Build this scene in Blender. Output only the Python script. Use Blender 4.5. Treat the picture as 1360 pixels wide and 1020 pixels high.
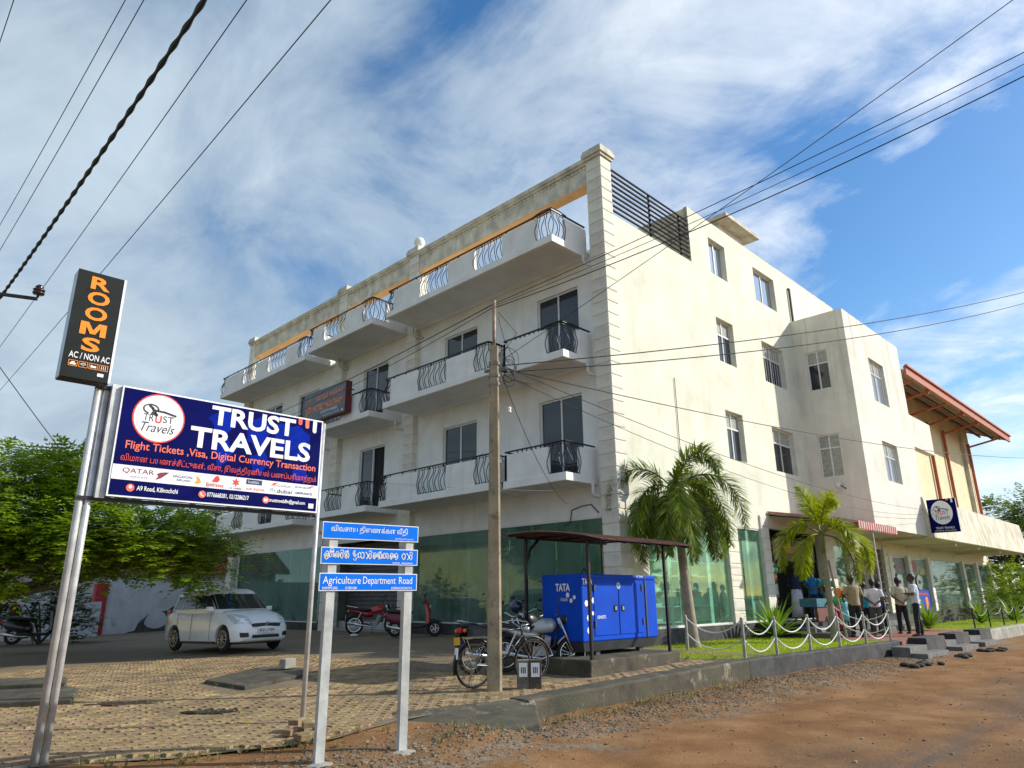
import bpy, bmesh, math, random
from mathutils import Vector, Matrix
R=math.radians
random.seed(7)
for o in list(bpy.data.objects): bpy.data.objects.remove(o)
SC=bpy.context.scene
COL=SC.collection
# ------------------------------------------------------------------ camera
CF=924.245; CP=R(16.994); CR=R(-0.527); CA=R(44.779); CAM=Vector((0,0,1.6))
fw=Vector((math.cos(CA)*math.cos(CP),math.sin(CA)*math.cos(CP),math.sin(CP)))
_r=Vector((math.sin(CA),-math.cos(CA),0)); _u=_r.cross(fw)
rt=_r*math.cos(CR)+_u*math.sin(CR); up=-_r*math.sin(CR)+_u*math.cos(CR)
cd=bpy.data.cameras.new('camera'); cam=bpy.data.objects.new('camera',cd); COL.objects.link(cam)
cd.sensor_width=36; cd.lens=CF*36/1360; cd.clip_start=.05; cd.clip_end=3000
cam.matrix_world=Matrix(((rt.x,up.x,-fw.x,0),(rt.y,up.y,-fw.y,0),(rt.z,up.z,-fw.z,1.6),(0,0,0,1)))
SC.camera=cam
# ------------------------------------------------------------------ sun, sky, exposure
SUN_EL=R(30.5); SUN_H=Vector((.735,-.678,0)).normalized()
sd=Vector((SUN_H.x*math.cos(SUN_EL),SUN_H.y*math.cos(SUN_EL),math.sin(SUN_EL)))
sl=bpy.data.lights.new('sun','SUN'); sun=bpy.data.objects.new('sun',sl); COL.objects.link(sun)
sl.energy=3.25; sl.angle=R(.55); sl.color=(1,.955,.86); sun.location=(40,-40,50)
sun.rotation_euler=sd.to_track_quat('Z','Y').to_euler()
SC.view_settings.view_transform='Standard'; SC.view_settings.look='None'
SC.view_settings.exposure=0.70; SC.view_settings.gamma=1
W=bpy.data.worlds.new('World'); SC.world=W; W.use_nodes=True
nt=W.node_tree; nt.nodes.clear()
def N(t,ty,**k):
    n=t.nodes.new(ty)
    for a,b in k.items(): setattr(n,a,b)
    return n
def wire(t,a,b): t.links.new(a,b)
def math_n(t,op,a,b=None,clamp=False):
    n=N(t,'ShaderNodeMath',operation=op,use_clamp=clamp)
    for i,v in enumerate((a,b)):
        if v is None: continue
        if isinstance(v,(int,float)): n.inputs[i].default_value=v
        else: wire(t,v,n.inputs[i])
    return n.outputs[0]
def ramp(t,fac,stops):
    n=N(t,'ShaderNodeValToRGB'); e=n.color_ramp.elements
    while len(e)<len(stops): e.new(.5)
    for q,(p,c) in zip(e,stops): q.position=p; q.color=c if len(c)==4 else (*c,1)
    wire(t,fac,n.inputs[0]); return n.outputs[0]
def mixc(t,fac,a,b,bl='MIX'):
    n=N(t,'ShaderNodeMix',data_type='RGBA',blend_type=bl)
    if isinstance(fac,(int,float)): n.inputs[0].default_value=fac
    else: wire(t,fac,n.inputs[0])
    for i,v in ((6,a),(7,b)):
        if isinstance(v,(tuple,list)): n.inputs[i].default_value=(*v[:3],1)
        else: wire(t,v,n.inputs[i])
    return n.outputs[2]
sky=N(nt,'ShaderNodeTexSky',sky_type='NISHITA'); sky.sun_disc=False; sky.sun_elevation=SUN_EL
sky.sun_rotation=math.atan2(SUN_H.x,SUN_H.y); sky.air_density=1.0; sky.dust_density=.6; sky.ozone_density=1.5
tc=N(nt,'ShaderNodeTexCoord'); sp=N(nt,'ShaderNodeSeparateXYZ'); wire(nt,tc.outputs['Generated'],sp.inputs[0])
zc=math_n(nt,'ADD',math_n(nt,'MAXIMUM',sp.outputs[2],0.0),.22)
cb=N(nt,'ShaderNodeCombineXYZ'); wire(nt,math_n(nt,'DIVIDE',sp.outputs[0],zc),cb.inputs[0]); wire(nt,math_n(nt,'DIVIDE',sp.outputs[1],zc),cb.inputs[1])
def cloud_noise(scale,detail,rough,dist,off,rot=0,sx=1,sy=1):
    mp=N(nt,'ShaderNodeMapping'); mp.inputs['Location'].default_value=off; mp.inputs['Rotation'].default_value=(0,0,rot); mp.inputs['Scale'].default_value=(sx,sy,1)
    wire(nt,cb.outputs[0],mp.inputs[0])
    n=N(nt,'ShaderNodeTexNoise'); n.inputs['Scale'].default_value=scale; n.inputs['Detail'].default_value=detail; n.inputs['Roughness'].default_value=rough; n.inputs['Distortion'].default_value=dist
    wire(nt,mp.outputs[0],n.inputs['Vector']); return n.outputs[0]
n1=cloud_noise(1.25,9,.55,.35,(3.1,1.7,0),R(25),1,.85)
n2=cloud_noise(3.2,9,.62,.5,(7.3,4.1,0),R(25),1,.7)
n3=cloud_noise(.55,4,.5,0,(1.3,9.2,0))
cov=math_n(nt,'ADD',math_n(nt,'MULTIPLY',n1,.55),math_n(nt,'ADD',math_n(nt,'MULTIPLY',n2,.28),math_n(nt,'MULTIPLY',n3,.22)))
# heavier cloud deck towards the west side (+Y, -X), broken towards the sun
west=math_n(nt,'SUBTRACT',math_n(nt,'MULTIPLY',sp.outputs[1],.075),math_n(nt,'MULTIPLY',sp.outputs[0],.06))
cov=math_n(nt,'ADD',cov,west)
low=math_n(nt,'MULTIPLY',math_n(nt,'SUBTRACT',.55,sp.outputs[2],clamp=True),.19)
cov=math_n(nt,'ADD',cov,low)
cmask=ramp(nt,cov,[(.475,(0,0,0)),(.555,(.62,.62,.62)),(.66,(.97,.97,.97))])
shade=math_n(nt,'ADD',math_n(nt,'MULTIPLY',n2,.75),math_n(nt,'MULTIPLY',n1,.25))
dark=ramp(nt,shade,[(.40,(4.0,4.7,5.5)),(.60,(7.0,7.2,7.4))])
grey=ramp(nt,shade,[(.38,(2.35,2.95,3.55)),(.64,(3.35,4.05,4.65))])
wfac=N(nt,'ShaderNodeMapRange'); wire(nt,west,wfac.inputs[0]); wfac.inputs[1].default_value=-.050; wfac.inputs[2].default_value=.035
wfac.interpolation_type='SMOOTHSTEP'
ccol=mixc(nt,wfac.outputs[0],dark,grey)
skb=N(nt,'ShaderNodeHueSaturation'); skb.inputs['Saturation'].default_value=1.32; skb.inputs['Value'].default_value=1.0; wire(nt,sky.outputs[0],skb.inputs['Color'])
bg=N(nt,'ShaderNodeBackground'); bg.inputs[1].default_value=.112
wire(nt,mixc(nt,cmask,skb.outputs[0],ccol),bg.inputs[0])
wo=N(nt,'ShaderNodeOutputWorld'); wire(nt,bg.outputs[0],wo.inputs[0])
# ------------------------------------------------------------------ pixel helpers (a pixel gives a direction only)
def ray(x,y): return (fw*CF+rt*(x-680)-up*(y-510)).normalized()
def onz(x,y,z): d=ray(x,y); return CAM+d*((z-1.6)/d.z)
def onX(x,y,X): d=ray(x,y); return CAM+d*(X/d.x)
def onY(x,y,Y): d=ray(x,y); return CAM+d*(Y/d.y)
def atD(x,y,D): d=ray(x,y); return CAM+d*(D/math.hypot(d.x,d.y))
def sstep(a,b,x):
    t=min(1,max(0,(x-a)/(b-a))); return t*t*(3-2*t)
def gz(X,Y):     # paved yard: rises gently towards the hotel
    return .15+(.018+.012*sstep(9,17,Y))*(min(max(X,-2),16)-3)-.008*max(0,min(Y,36)-15)+.12*sstep(22,30,Y)*sstep(9,4,X)
def gnd(x,y):
    z=.2
    for i in range(30): p=onz(x,y,z); z=gz(p.x,p.y)
    return p
# ------------------------------------------------------------------ materials
MATS={}
def M(name,col,rough=.6,var=.12,scale=6,bump=0,bscale=60,metal=0,spec=.5,streak=None,dirt=None,island=0,coat=0,tint=None):
    if name in MATS: return MATS[name]
    m=bpy.data.materials.new(name); m.use_nodes=True; t=m.node_tree; b=t.nodes['Principled BSDF']; MATS[name]=m
    b.inputs['Roughness'].default_value=rough; b.inputs['Metallic'].default_value=metal; b.inputs['Specular IOR Level'].default_value=spec
    if coat: b.inputs['Coat Weight'].default_value=coat; b.inputs['Coat Roughness'].default_value=.06
    tc=N(t,'ShaderNodeTexCoord'); c=None
    def noise(sc,det=5,vec=None,rg=.6):
        n=N(t,'ShaderNodeTexNoise'); n.inputs['Scale'].default_value=sc; n.inputs['Detail'].default_value=det; n.inputs['Roughness'].default_value=rg
        wire(t,vec or tc.outputs['Object'],n.inputs['Vector']); return n.outputs[0]
    base=tuple(col)
    if var:
        f=noise(scale)
        lo=tuple(max(0,v*(1-var*1.6)) for v in base); hi=tuple(min(1,v*(1+var*1.2)) for v in base)
        if tint: lo=tuple(l*(1-.5)+.5*q for l,q in zip(lo,tint))
        c=ramp(t,f,[(.32,lo),(.68,hi)])
    else:
        rgb=N(t,'ShaderNodeRGB'); rgb.outputs[0].default_value=(*base,1); c=rgb.outputs[0]
    if island:
        g=N(t,'ShaderNodeNewGeometry'); hs=N(t,'ShaderNodeHueSaturation')
        oi=N(t,'ShaderNodeObjectInfo')
        rnd=math_n(t,'FRACT',math_n(t,'ADD',g.outputs['Random Per Island'],oi.outputs['Random']))
        wire(t,math_n(t,'ADD',math_n(t,'MULTIPLY',rnd,2*island),1-island),hs.inputs['Value']); wire(t,c,hs.inputs['Color'])
        wire(t,math_n(t,'ADD',math_n(t,'MULTIPLY',rnd,.04),.48),hs.inputs['Hue']); c=hs.outputs[0]
    if streak:   # vertical rain streaks
        mp=N(t,'ShaderNodeMapping'); mp.inputs['Scale'].default_value=streak.get('s',(2.2,2.2,.16)); wire(t,tc.outputs['Object'],mp.inputs[0])
        f=noise(streak.get('n',1.6),7,mp.outputs[0],.65)
        f2=ramp(t,f,[(streak.get('a',.5),(0,0,0)),(streak.get('b',.75),(1,1,1))])
        k=math_n(t,'MULTIPLY',f2,math_n(t,'MULTIPLY',noise(.9,4),streak.get('k',1.0)*1.4),clamp=True)
        if 'top' in streak:
            s=N(t,'ShaderNodeSeparateXYZ'); wire(t,tc.outputs['Object'],s.inputs[0])
            mr=N(t,'ShaderNodeMapRange'); wire(t,s.outputs[2],mr.inputs[0]); mr.inputs[1].default_value=streak['top'][0]; mr.inputs[2].default_value=streak['top'][1]
            mr.inputs[3].default_value=.35; mr.inputs[4].default_value=1.6
            k=math_n(t,'MULTIPLY',k,mr.outputs[0],clamp=True)
        c=mixc(t,k,c,streak['c'])
    if dirt:
        f=noise(dirt.get('n',1.1),8,None,.7); k=ramp(t,f,[(dirt.get('a',.52),(0,0,0)),(dirt.get('b',.68),(1,1,1))])
        c=mixc(t,math_n(t,'MULTIPLY',k,dirt.get('k',.7)),c,dirt['c'])
    wire(t,c,b.inputs['Base Color'])
    if var and rough<.95:
        rr=N(t,'ShaderNodeMapRange'); wire(t,noise(scale*1.7),rr.inputs[0]); rr.inputs[3].default_value=max(.02,rough-.12); rr.inputs[4].default_value=min(1,rough+.12); wire(t,rr.outputs[0],b.inputs['Roughness'])
    if bump:
        bp=N(t,'ShaderNodeBump'); bp.inputs['Strength'].default_value=min(1,bump); bp.inputs['Distance'].default_value=.02
        wire(t,noise(bscale,6),bp.inputs['Height']); wire(t,bp.outputs[0],b.inputs['Normal'])
    return m
def leafmat(name,col,var=.35,trans=.35):
    if name in MATS: return MATS[name]
    m=bpy.data.materials.new(name); m.use_nodes=True; t=m.node_tree; b=t.nodes['Principled BSDF']; MATS[name]=m
    g=N(t,'ShaderNodeNewGeometry'); tc=N(t,'ShaderNodeTexCoord'); n=N(t,'ShaderNodeTexNoise'); n.inputs['Scale'].default_value=1.3; wire(t,tc.outputs['Object'],n.inputs['Vector'])
    f=math_n(t,'ADD',math_n(t,'MULTIPLY',g.outputs['Random Per Island'],.6),math_n(t,'MULTIPLY',n.outputs[0],.4))
    lo=tuple(v*(1-var) for v in col); hi=(min(1,col[0]*(1+var*1.5)),min(1,col[1]*(1+var)),col[2]*(1+var*.4))
    c=ramp(t,f,[(.2,lo),(.8,hi)]); wire(t,c,b.inputs['Base Color']); b.inputs['Roughness'].default_value=.45; b.inputs['Specular IOR Level'].default_value=.35
    tr=N(t,'ShaderNodeBsdfTranslucent'); wire(t,mixc(t,.35,c,(.35,.5,.03)),tr.inputs[0])
    mx=N(t,'ShaderNodeMixShader'); mx.inputs[0].default_value=trans; wire(t,b.outputs[0],mx.inputs[1]); wire(t,tr.outputs[0],mx.inputs[2])
    wire(t,mx.outputs[0],t.nodes['Material Output'].inputs[0]); return m
def glassmat(name,tint,refl=1.0,dirt=.1,dcol=(.6,.7,.65),rough=.02):  # dirt: pale diffuse film that paints brightness onto the glass
    if name in MATS: return MATS[name]
    m=bpy.data.materials.new(name); m.use_nodes=True; t=m.node_tree; MATS[name]=m
    t.nodes.remove(t.nodes['Principled BSDF'])
    tr=N(t,'ShaderNodeBsdfTransparent'); tr.inputs[0].default_value=(*tint,1)
    gl=N(t,'ShaderNodeBsdfGlossy'); gl.inputs['Roughness'].default_value=rough; gl.inputs[0].default_value=(.85,.95,.9,1)
    fr=N(t,'ShaderNodeFresnel'); fr.inputs[0].default_value=1.62
    tc=N(t,'ShaderNodeTexCoord'); n=N(t,'ShaderNodeTexNoise'); n.inputs['Scale'].default_value=.8; n.inputs['Detail'].default_value=7; wire(t,tc.outputs['Object'],n.inputs['Vector'])
    mx=N(t,'ShaderNodeMixShader'); wire(t,math_n(t,'MULTIPLY',fr.outputs[0],refl,clamp=True),mx.inputs[0]); wire(t,tr.outputs[0],mx.inputs[1]); wire(t,gl.outputs[0],mx.inputs[2])
    df=N(t,'ShaderNodeBsdfDiffuse'); df.inputs[0].default_value=(*dcol,1)
    mx2=N(t,'ShaderNodeMixShader'); wire(t,math_n(t,'MULTIPLY',ramp(t,n.outputs[0],[(.35,(.4,.4,.4)),(.7,(1,1,1))]),dirt),mx2.inputs[0]); wire(t,mx.outputs[0],mx2.inputs[1]); wire(t,df.outputs[0],mx2.inputs[2])
    wire(t,mx2.outputs[0],t.nodes['Material Output'].inputs[0]); return m
# ------------------------------------------------------------------ mesh helpers
ORG={}
def root_of(o):
    while o.parent: o=o.parent
    return o
class MB:
    def __init__(s): s.v=[]; s.f=[]; s.m=[]; s.mi=0
    def add(s,vs,fs):
        k=len(s.v); s.v+= [tuple(v) for v in vs]; s.f+=[tuple(i+k for i in f) for f in fs]; s.m+=[s.mi]*len(fs); return s
    def box(s,x0,x1,y0,y1,z0,z1,mtx=None):
        vs=[Vector((x,y,z)) for z in (z0,z1) for y in (y0,y1) for x in (x0,x1)]
        if mtx: vs=[mtx@v for v in vs]
        return s.add(vs,[(0,2,3,1),(4,5,7,6),(0,1,5,4),(2,6,7,3),(0,4,6,2),(1,3,7,5)])
    def bar(s,a,b,w,h=None,upv=(0,0,1)):
        a=Vector(a); b=Vector(b); h=h or w; d=(b-a).normalized(); u=Vector(upv)
        if abs(d.dot(u))>.98: u=Vector((1,0,0))
        r=d.cross(u).normalized()*w/2; q=r.cross(d).normalized()*h/2
        vs=[p+sx*r+sy*q for p in (a,b) for sx,sy in ((-1,-1),(1,-1),(1,1),(-1,1))]
        return s.add(vs,[(3,2,1,0),(4,5,6,7),(0,1,5,4),(1,2,6,5),(2,3,7,6),(3,0,4,7)])
    def tube(s,pts,r,n=8,cap=True,sq=None):
        pts=[Vector(p) for p in pts]; L=len(pts); rr=r if isinstance(r,(list,tuple)) else [r]*L
        vs=[]; pu=None
        for i,p in enumerate(pts):
            d=(pts[min(i+1,L-1)]-pts[max(i-1,0)])
            d=d.normalized() if d.length>1e-9 else Vector((0,0,1))
            if pu is None: u=Vector((0,0,1)) if abs(d.z)<.95 else Vector((1,0,0))
            else: u=pu
            u=(u-d*u.dot(d)); u=u.normalized() if u.length>1e-6 else d.orthogonal().normalized(); pu=u
            w=d.cross(u)
            ra,rb=(rr[i] if isinstance(rr[i],(tuple,list)) else (rr[i],rr[i]))
            for k in range(n):
                a=2*math.pi*k/n; vs.append(p+w*(math.cos(a)*ra)+u*(math.sin(a)*rb))
        fs=[(i*n+k,i*n+(k+1)%n,(i+1)*n+(k+1)%n,(i+1)*n+k) for i in range(L-1) for k in range(n)]
        if cap: fs+=[tuple(range(n-1,-1,-1)),tuple(range((L-1)*n,L*n))]
        return s.add(vs,fs)
    def loft(s,rings,cap=True,closed=True):
        n=len(rings[0]); vs=[v for r in rings for v in r]; q=n if closed else n-1
        fs=[(i*n+k,i*n+(k+1)%n,(i+1)*n+(k+1)%n,(i+1)*n+k) for i in range(len(rings)-1) for k in range(q)]
        if cap: fs+=[tuple(range(n-1,-1,-1)),tuple(range((len(rings)-1)*n,len(rings)*n))]
        return s.add(vs,fs)
    def lathe(s,prof,c=(0,0,0),n=16,axis='z'):
        rings=[]
        for r,h in prof:
            ring=[]
            for k in range(n):
                a=2*math.pi*k/n; x,y=r*math.cos(a),r*math.sin(a)
                p={'z':(x,y,h),'y':(x,h,-y),'x':(h,x,y)}[axis]
                ring.append((c[0]+p[0],c[1]+p[1],c[2]+p[2]))
            rings.append(ring)
        return s.loft(rings)
    def torus(s,c,R_,r,axis='y',n=28,m=8,a0=0,a1=2*math.pi):
        full=abs(a1-a0)>6.28; L=n if full else n+1; pts=[]
        for i in range(L):
            a=a0+(a1-a0)*i/n; ca,sa=math.cos(a),math.sin(a); ring=[]
            for k in range(m):
                b=2*math.pi*k/m; rr=R_+r*math.cos(b); h=r*math.sin(b)
                p={'y':(rr*ca,h,rr*sa),'z':(rr*ca,rr*sa,h),'x':(h,rr*ca,rr*sa)}[axis]
                ring.append((c[0]+p[0],c[1]+p[1],c[2]+p[2]))
            pts.append(ring)
        if full: pts.append(pts[0])
        return s.loft(pts,cap=not full)
    def sph(s,c,r,n=12,m=8,sc=(1,1,1)):
        c=Vector(c); rings=[]
        for i in range(m+1):
            t=math.pi*i/m; q=max(1e-4,math.sin(t)); rings.append([(c.x+r*sc[0]*q*math.cos(2*math.pi*k/n),c.y+r*sc[1]*q*math.sin(2*math.pi*k/n),c.z-r*sc[2]*math.cos(t)) for k in range(n)])
        return s.loft(rings)
    def prism(s,poly,fn,d0,d1):
        """poly: 2-D points; fn(u,v,d) -> 3-D"""
        n=len(poly); vs=[fn(u,v,d) for d in (d0,d1) for u,v in poly]
        return s.add(vs,[tuple(range(n-1,-1,-1)),tuple(range(n,2*n))]+[(k,(k+1)%n,n+(k+1)%n,n+k) for k in range(n)])
    def xf(s,mtx): s.v=[tuple(mtx@Vector(v)) for v in s.v]; return s
    def mesh(s,name,mats,smooth=False,org=None):
        me=bpy.data.meshes.new(name); o=org or (0,0,0)
        me.from_pydata([(a-o[0],b-o[1],c-o[2]) for a,b,c in s.v],[],s.f)
        for m in (mats if isinstance(mats,(list,tuple)) else [mats]): me.materials.append(m)
        if any(s.m): me.polygons.foreach_set('material_index',s.m)
        if smooth: me.polygons.foreach_set('use_smooth',[True]*len(me.polygons))
        me.update(); return me
    def build(s,name,mats,parent=None,smooth=False,fix=True,bevel=0,auto=None):
        org=ORG.get(root_of(parent).name) if parent else None
        me=s.mesh(name,mats,smooth,org)
        if fix:
            bm=bmesh.new(); bm.from_mesh(me); bmesh.ops.recalc_face_normals(bm,faces=bm.faces); bm.to_mesh(me); bm.free()
        if auto is not None and smooth: me.set_sharp_from_angle(angle=R(auto))
        o=bpy.data.objects.new(name,me); COL.objects.link(o)
        if parent: o.parent=parent
        if bevel:
            b=o.modifiers.new('bevel','BEVEL'); b.width=bevel; b.segments=2; b.limit_method='ANGLE'; b.angle_limit=R(40)
        return o
def tag(o,label=None,cat=None,group=None,kind=None):
    if label: o['label']=label
    if cat: o['category']=cat
    if group: o['group']=group
    if kind: o['kind']=kind
    return o
def thing(name,label,cat,loc=(0,0,0),rz=0,group=None,world=False):
    """an Empty at the thing's base; world=True: parts are given in world coordinates"""
    o=bpy.data.objects.new(name,None); COL.objects.link(o); o.empty_display_size=.2
    o.location=loc; o.rotation_euler=(0,0,rz)
    if world: ORG[o.name]=tuple(loc)
    return tag(o,label,cat,group)
def inst(name,me,parent,loc,rot=(0,0,0),scale=None):
    o=bpy.data.objects.new(name,me); COL.objects.link(o); o.parent=parent
    g=ORG.get(root_of(parent).name,(0,0,0)) if parent else (0,0,0)
    o.location=(loc[0]-g[0],loc[1]-g[1],loc[2]-g[2]); o.rotation_euler=rot
    if scale: o.scale=scale
    return o
def struct(o): o['kind']='structure'; return o
def copy_tree(o,parent=None):
    c=o.copy(); COL.objects.link(c); c.parent=parent
    for ch in o.children: copy_tree(ch,c)
    return c
# lettering: flat text turned into mesh; frame = (origin, U, V, normal)
def text_mb(s,x,y,w,h,frame,align='L',bold=0,shear=0,fit='wh',serif=0):
    cu=bpy.data.curves.new('t','FONT'); cu.body=s; cu.size=1; cu.offset=bold; cu.shear=shear; cu.resolution_u=3
    ob=bpy.data.objects.new('t',cu); COL.objects.link(ob); bpy.context.view_layer.update()
    dg=bpy.context.evaluated_depsgraph_get(); me=bpy.data.meshes.new_from_object(ob.evaluated_get(dg))
    vs=[v.co.copy() for v in me.vertices]; fs=[tuple(p.vertices) for p in me.polygons]
    bpy.data.objects.remove(ob); bpy.data.curves.remove(cu); bpy.data.meshes.remove(me)
    mb=MB()
    if not vs: return mb
    x0=min(v.x for v in vs); x1=max(v.x for v in vs); y0=min(v.y for v in vs); y1=max(v.y for v in vs)
    sx=w/(x1-x0); sy=h/(y1-y0) if fit=='wh' else sx
    O,U,V,Nn=frame
    mb.add([O+U*(x+(v.x-x0)*sx)+V*(y+(v.y-y0)*sy)+Nn*.0 for v in vs],fs); return mb
def frame(O,U,V): U=Vector(U).normalized(); V=Vector(V).normalized(); return (Vector(O),U,V,U.cross(V))
def fpt(fr,u,v,n=0): return fr[0]+fr[1]*u+fr[2]*v+fr[3]*n
def shift(fr,n): return (fr[0]+fr[3]*n,fr[1],fr[2],fr[3])
def plate(mb,fr,u0,u1,v0,v1,n0,n1): return mb.prism([(u0,v0),(u1,v0),(u1,v1),(u0,v1)],lambda u,v,d:fpt(fr,u,v,d),n0,n1)
def disc(mb,fr,cu,cv,ru,rv,n0,n1,k=32): return mb.prism([(cu+ru*math.cos(2*math.pi*i/k),cv+rv*math.sin(2*math.pi*i/k)) for i in range(k)],lambda u,v,d:fpt(fr,u,v,d),n0,n1)
def stroke(mb,fr,pts,w,n0=0,n1=.002):
    for (a,b),(c,d) in zip(pts,pts[1:]):
        L=math.hypot(c-a,d-b) or 1; px,py=-(d-b)/L*w/2,(c-a)/L*w/2; ex,ey=(c-a)/L*w*.3,(d-b)/L*w*.3
        mb.prism([(a-ex+px,b-ey+py),(a-ex-px,b-ey-py),(c+ex-px,d+ey-py),(c+ex+px,d+ey+py)],lambda u,v,q:fpt(fr,u,v,q),n0,n1)
def arc(cx,cy,r,a0,a1,n=8,ry=None): return [(cx+r*math.cos(R(a0+(a1-a0)*i/n)),cy+(ry or r)*math.sin(R(a0+(a1-a0)*i/n))) for i in range(n+1)]
# ================================================================== SETTING
def vnoise(x,y,s=1.0):
    return (math.sin(x*1.7*s+.3)*math.cos(y*2.3*s+1.1)+.5*math.sin(x*4.1*s+y*3.3*s+2)+.3*math.sin(x*9.7*s-y*7.9*s))/1.8
def ground_mat():
    m=bpy.data.materials.new('red_earth_road'); m.use_nodes=True; t=m.node_tree; b=t.nodes['Principled BSDF']
    tc=N(t,'ShaderNodeTexCoord')
    def nz(sc,det=6,rg=.6,mp=None):
        n=N(t,'ShaderNodeTexNoise'); n.inputs['Scale'].default_value=sc; n.inputs['Detail'].default_value=det; n.inputs['Roughness'].default_value=rg
        wire(t,mp or tc.outputs['Object'],n.inputs['Vector']); return n.outputs[0]
    mp=N(t,'ShaderNodeMapping'); mp.inputs['Scale'].default_value=(.22,1.1,1); wire(t,tc.outputs['Object'],mp.inputs[0])
    earth=ramp(t,nz(1.3,8),[(.3,(.165,.078,.03)),(.5,(.255,.128,.05)),(.7,(.35,.195,.088))])
    # packed gravel wheel tracks run along the road
    s=N(t,'ShaderNodeSeparateXYZ'); wire(t,tc.outputs['Object'],s.inputs[0])
    y=math_n(t,'ADD',s.outputs[1],math_n(t,'MULTIPLY',math_n(t,'SUBTRACT',nz(.35,4),.5),2.2))
    w1=ramp(t,math_n(t,'ABSOLUTE',math_n(t,'SUBTRACT',y,1.9)),[(.35,(1,1,1)),(1.15,(0,0,0))]) if False else None
    d=math_n(t,'SUBTRACT',1.0,math_n(t,'DIVIDE',math_n(t,'ABSOLUTE',math_n(t,'SUBTRACT',y,2.55)),1.35),clamp=True)
    k=math_n(t,'MULTIPLY',d,ramp(t,nz(1.0,7,.65,mp.outputs[0]),[(.38,(0,0,0)),(.58,(1,1,1))]),clamp=True)
    gravel=ramp(t,nz(38,3),[(.3,(.06,.046,.038)),(.7,(.17,.135,.11))])
    c=mixc(t,math_n(t,'MULTIPLY',k,.85),earth,gravel)
    # loose grey chippings beside the kerb
    vr=N(t,'ShaderNodeTexVoronoi'); vr.inputs['Scale'].default_value=34; wire(t,tc.outputs['Object'],vr.inputs['Vector'])
    e=math_n(t,'SUBTRACT',1.0,math_n(t,'ABSOLUTE',math_n(t,'SUBTRACT',y,5.9)),clamp=True)
    k2=math_n(t,'MULTIPLY',e,ramp(t,nz(1.4,6,.65),[(.45,(0,0,0)),(.6,(1,1,1))]))
    c=mixc(t,math_n(t,'MULTIPLY',k2,.75),c,ramp(t,vr.outputs['Color'],[(.1,(.10,.085,.06)),(.9,(.36,.33,.27))]))
    sp=ramp(t,nz(75,3,.7),[(.55,(0,0,0)),(.68,(1,1,1))]); c=mixc(t,math_n(t,'MULTIPLY',sp,.45),c,(.33,.23,.14))
    sp2=ramp(t,nz(52,3,.7),[(.30,(1,1,1)),(.40,(0,0,0))]); c=mixc(t,math_n(t,'MULTIPLY',sp2,.5),c,(.07,.04,.025))
    wire(t,c,b.inputs['Base Color']); b.inputs['Roughness'].default_value=.95; b.inputs['Specular IOR Level'].default_value=.15
    bp=N(t,'ShaderNodeBump'); bp.inputs['Strength'].default_value=.9; bp.inputs['Distance'].default_value=.05
    h=math_n(t,'ADD',math_n(t,'MULTIPLY',nz(9,8,.7),.6),math_n(t,'MULTIPLY',nz(60,3,.7),.4)); wire(t,h,bp.inputs['Height']); wire(t,bp.outputs[0],b.inputs['Normal'])
    return m
m_road=ground_mat()
EDGE=[(-30,9.6),(-4,9.6),(1.2,8.75),(2.29,8.19),(3.1,7.56),(3.67,7.48),(4.25,7.16),(5.21,7.46),(5.72,7.56),(7.4,7.42),(30,7.42)]
def edge_y(X):
    for (a,b),(c,d) in zip(EDGE,EDGE[1:]):
        if a<=X<=c: return b+(d-b)*(X-a)/(c-a)
    return 7.42
def road_z(X,Y):
    k=sstep(4.4,7.2,Y)*(1-sstep(5.6,7.2,X))
    z=k*(gz(X,7)-.03)+.0
    bank=math.exp(-((Y-6.55)/.42)**2)*sstep(7.4,8.5,X)*(1-sstep(19,21,X))
    z+=bank*(.035+.05*vnoise(X*1.3,Y*1.3))
    z+=.012*vnoise(X*2,Y*2)*(.4+sstep(3,6,Y))+.02*vnoise(X*.45,Y*.6)
    return z
mb=MB()
xs=[-30,-20,-14,-10]+[-8+.2*i for i in range(200)]+[32+1.2*i for i in range(30)]+[75,95,130]
ys=[-40,-25,-15,-10,-7,-5,-4]+[-3+.17*i for i in range(66)]+[8.4,8.8]
vs=[];nx=len(xs)
for y in ys:
    for x in xs:
        e=edge_y(x)+.25
        yy=min(y,e) if x<7.4 else min(y,7.3)
        vs.append((x,yy,road_z(x,yy) if -12<y else .0))
fs=[(j*nx+i,j*nx+i+1,(j+1)*nx+i+1,(j+1)*nx+i) for j in range(len(ys)-1) for i in range(nx-1)]
mb.add(vs,fs); struct(mb.build('road',m_road,smooth=True,fix=False))
# far ground
m_far=M('dry_green_ground',(.13,.13,.05),.95,.4,.6,.5,4,tint=(.2,.12,.06))
mb=MB(); mb.add([(-900,-900,-.35),(900,-900,-.35),(900,900,-.35),(-900,900,-.35)],[(0,1,2,3)]); struct(mb.build('ground',m_far,fix=False))
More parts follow.
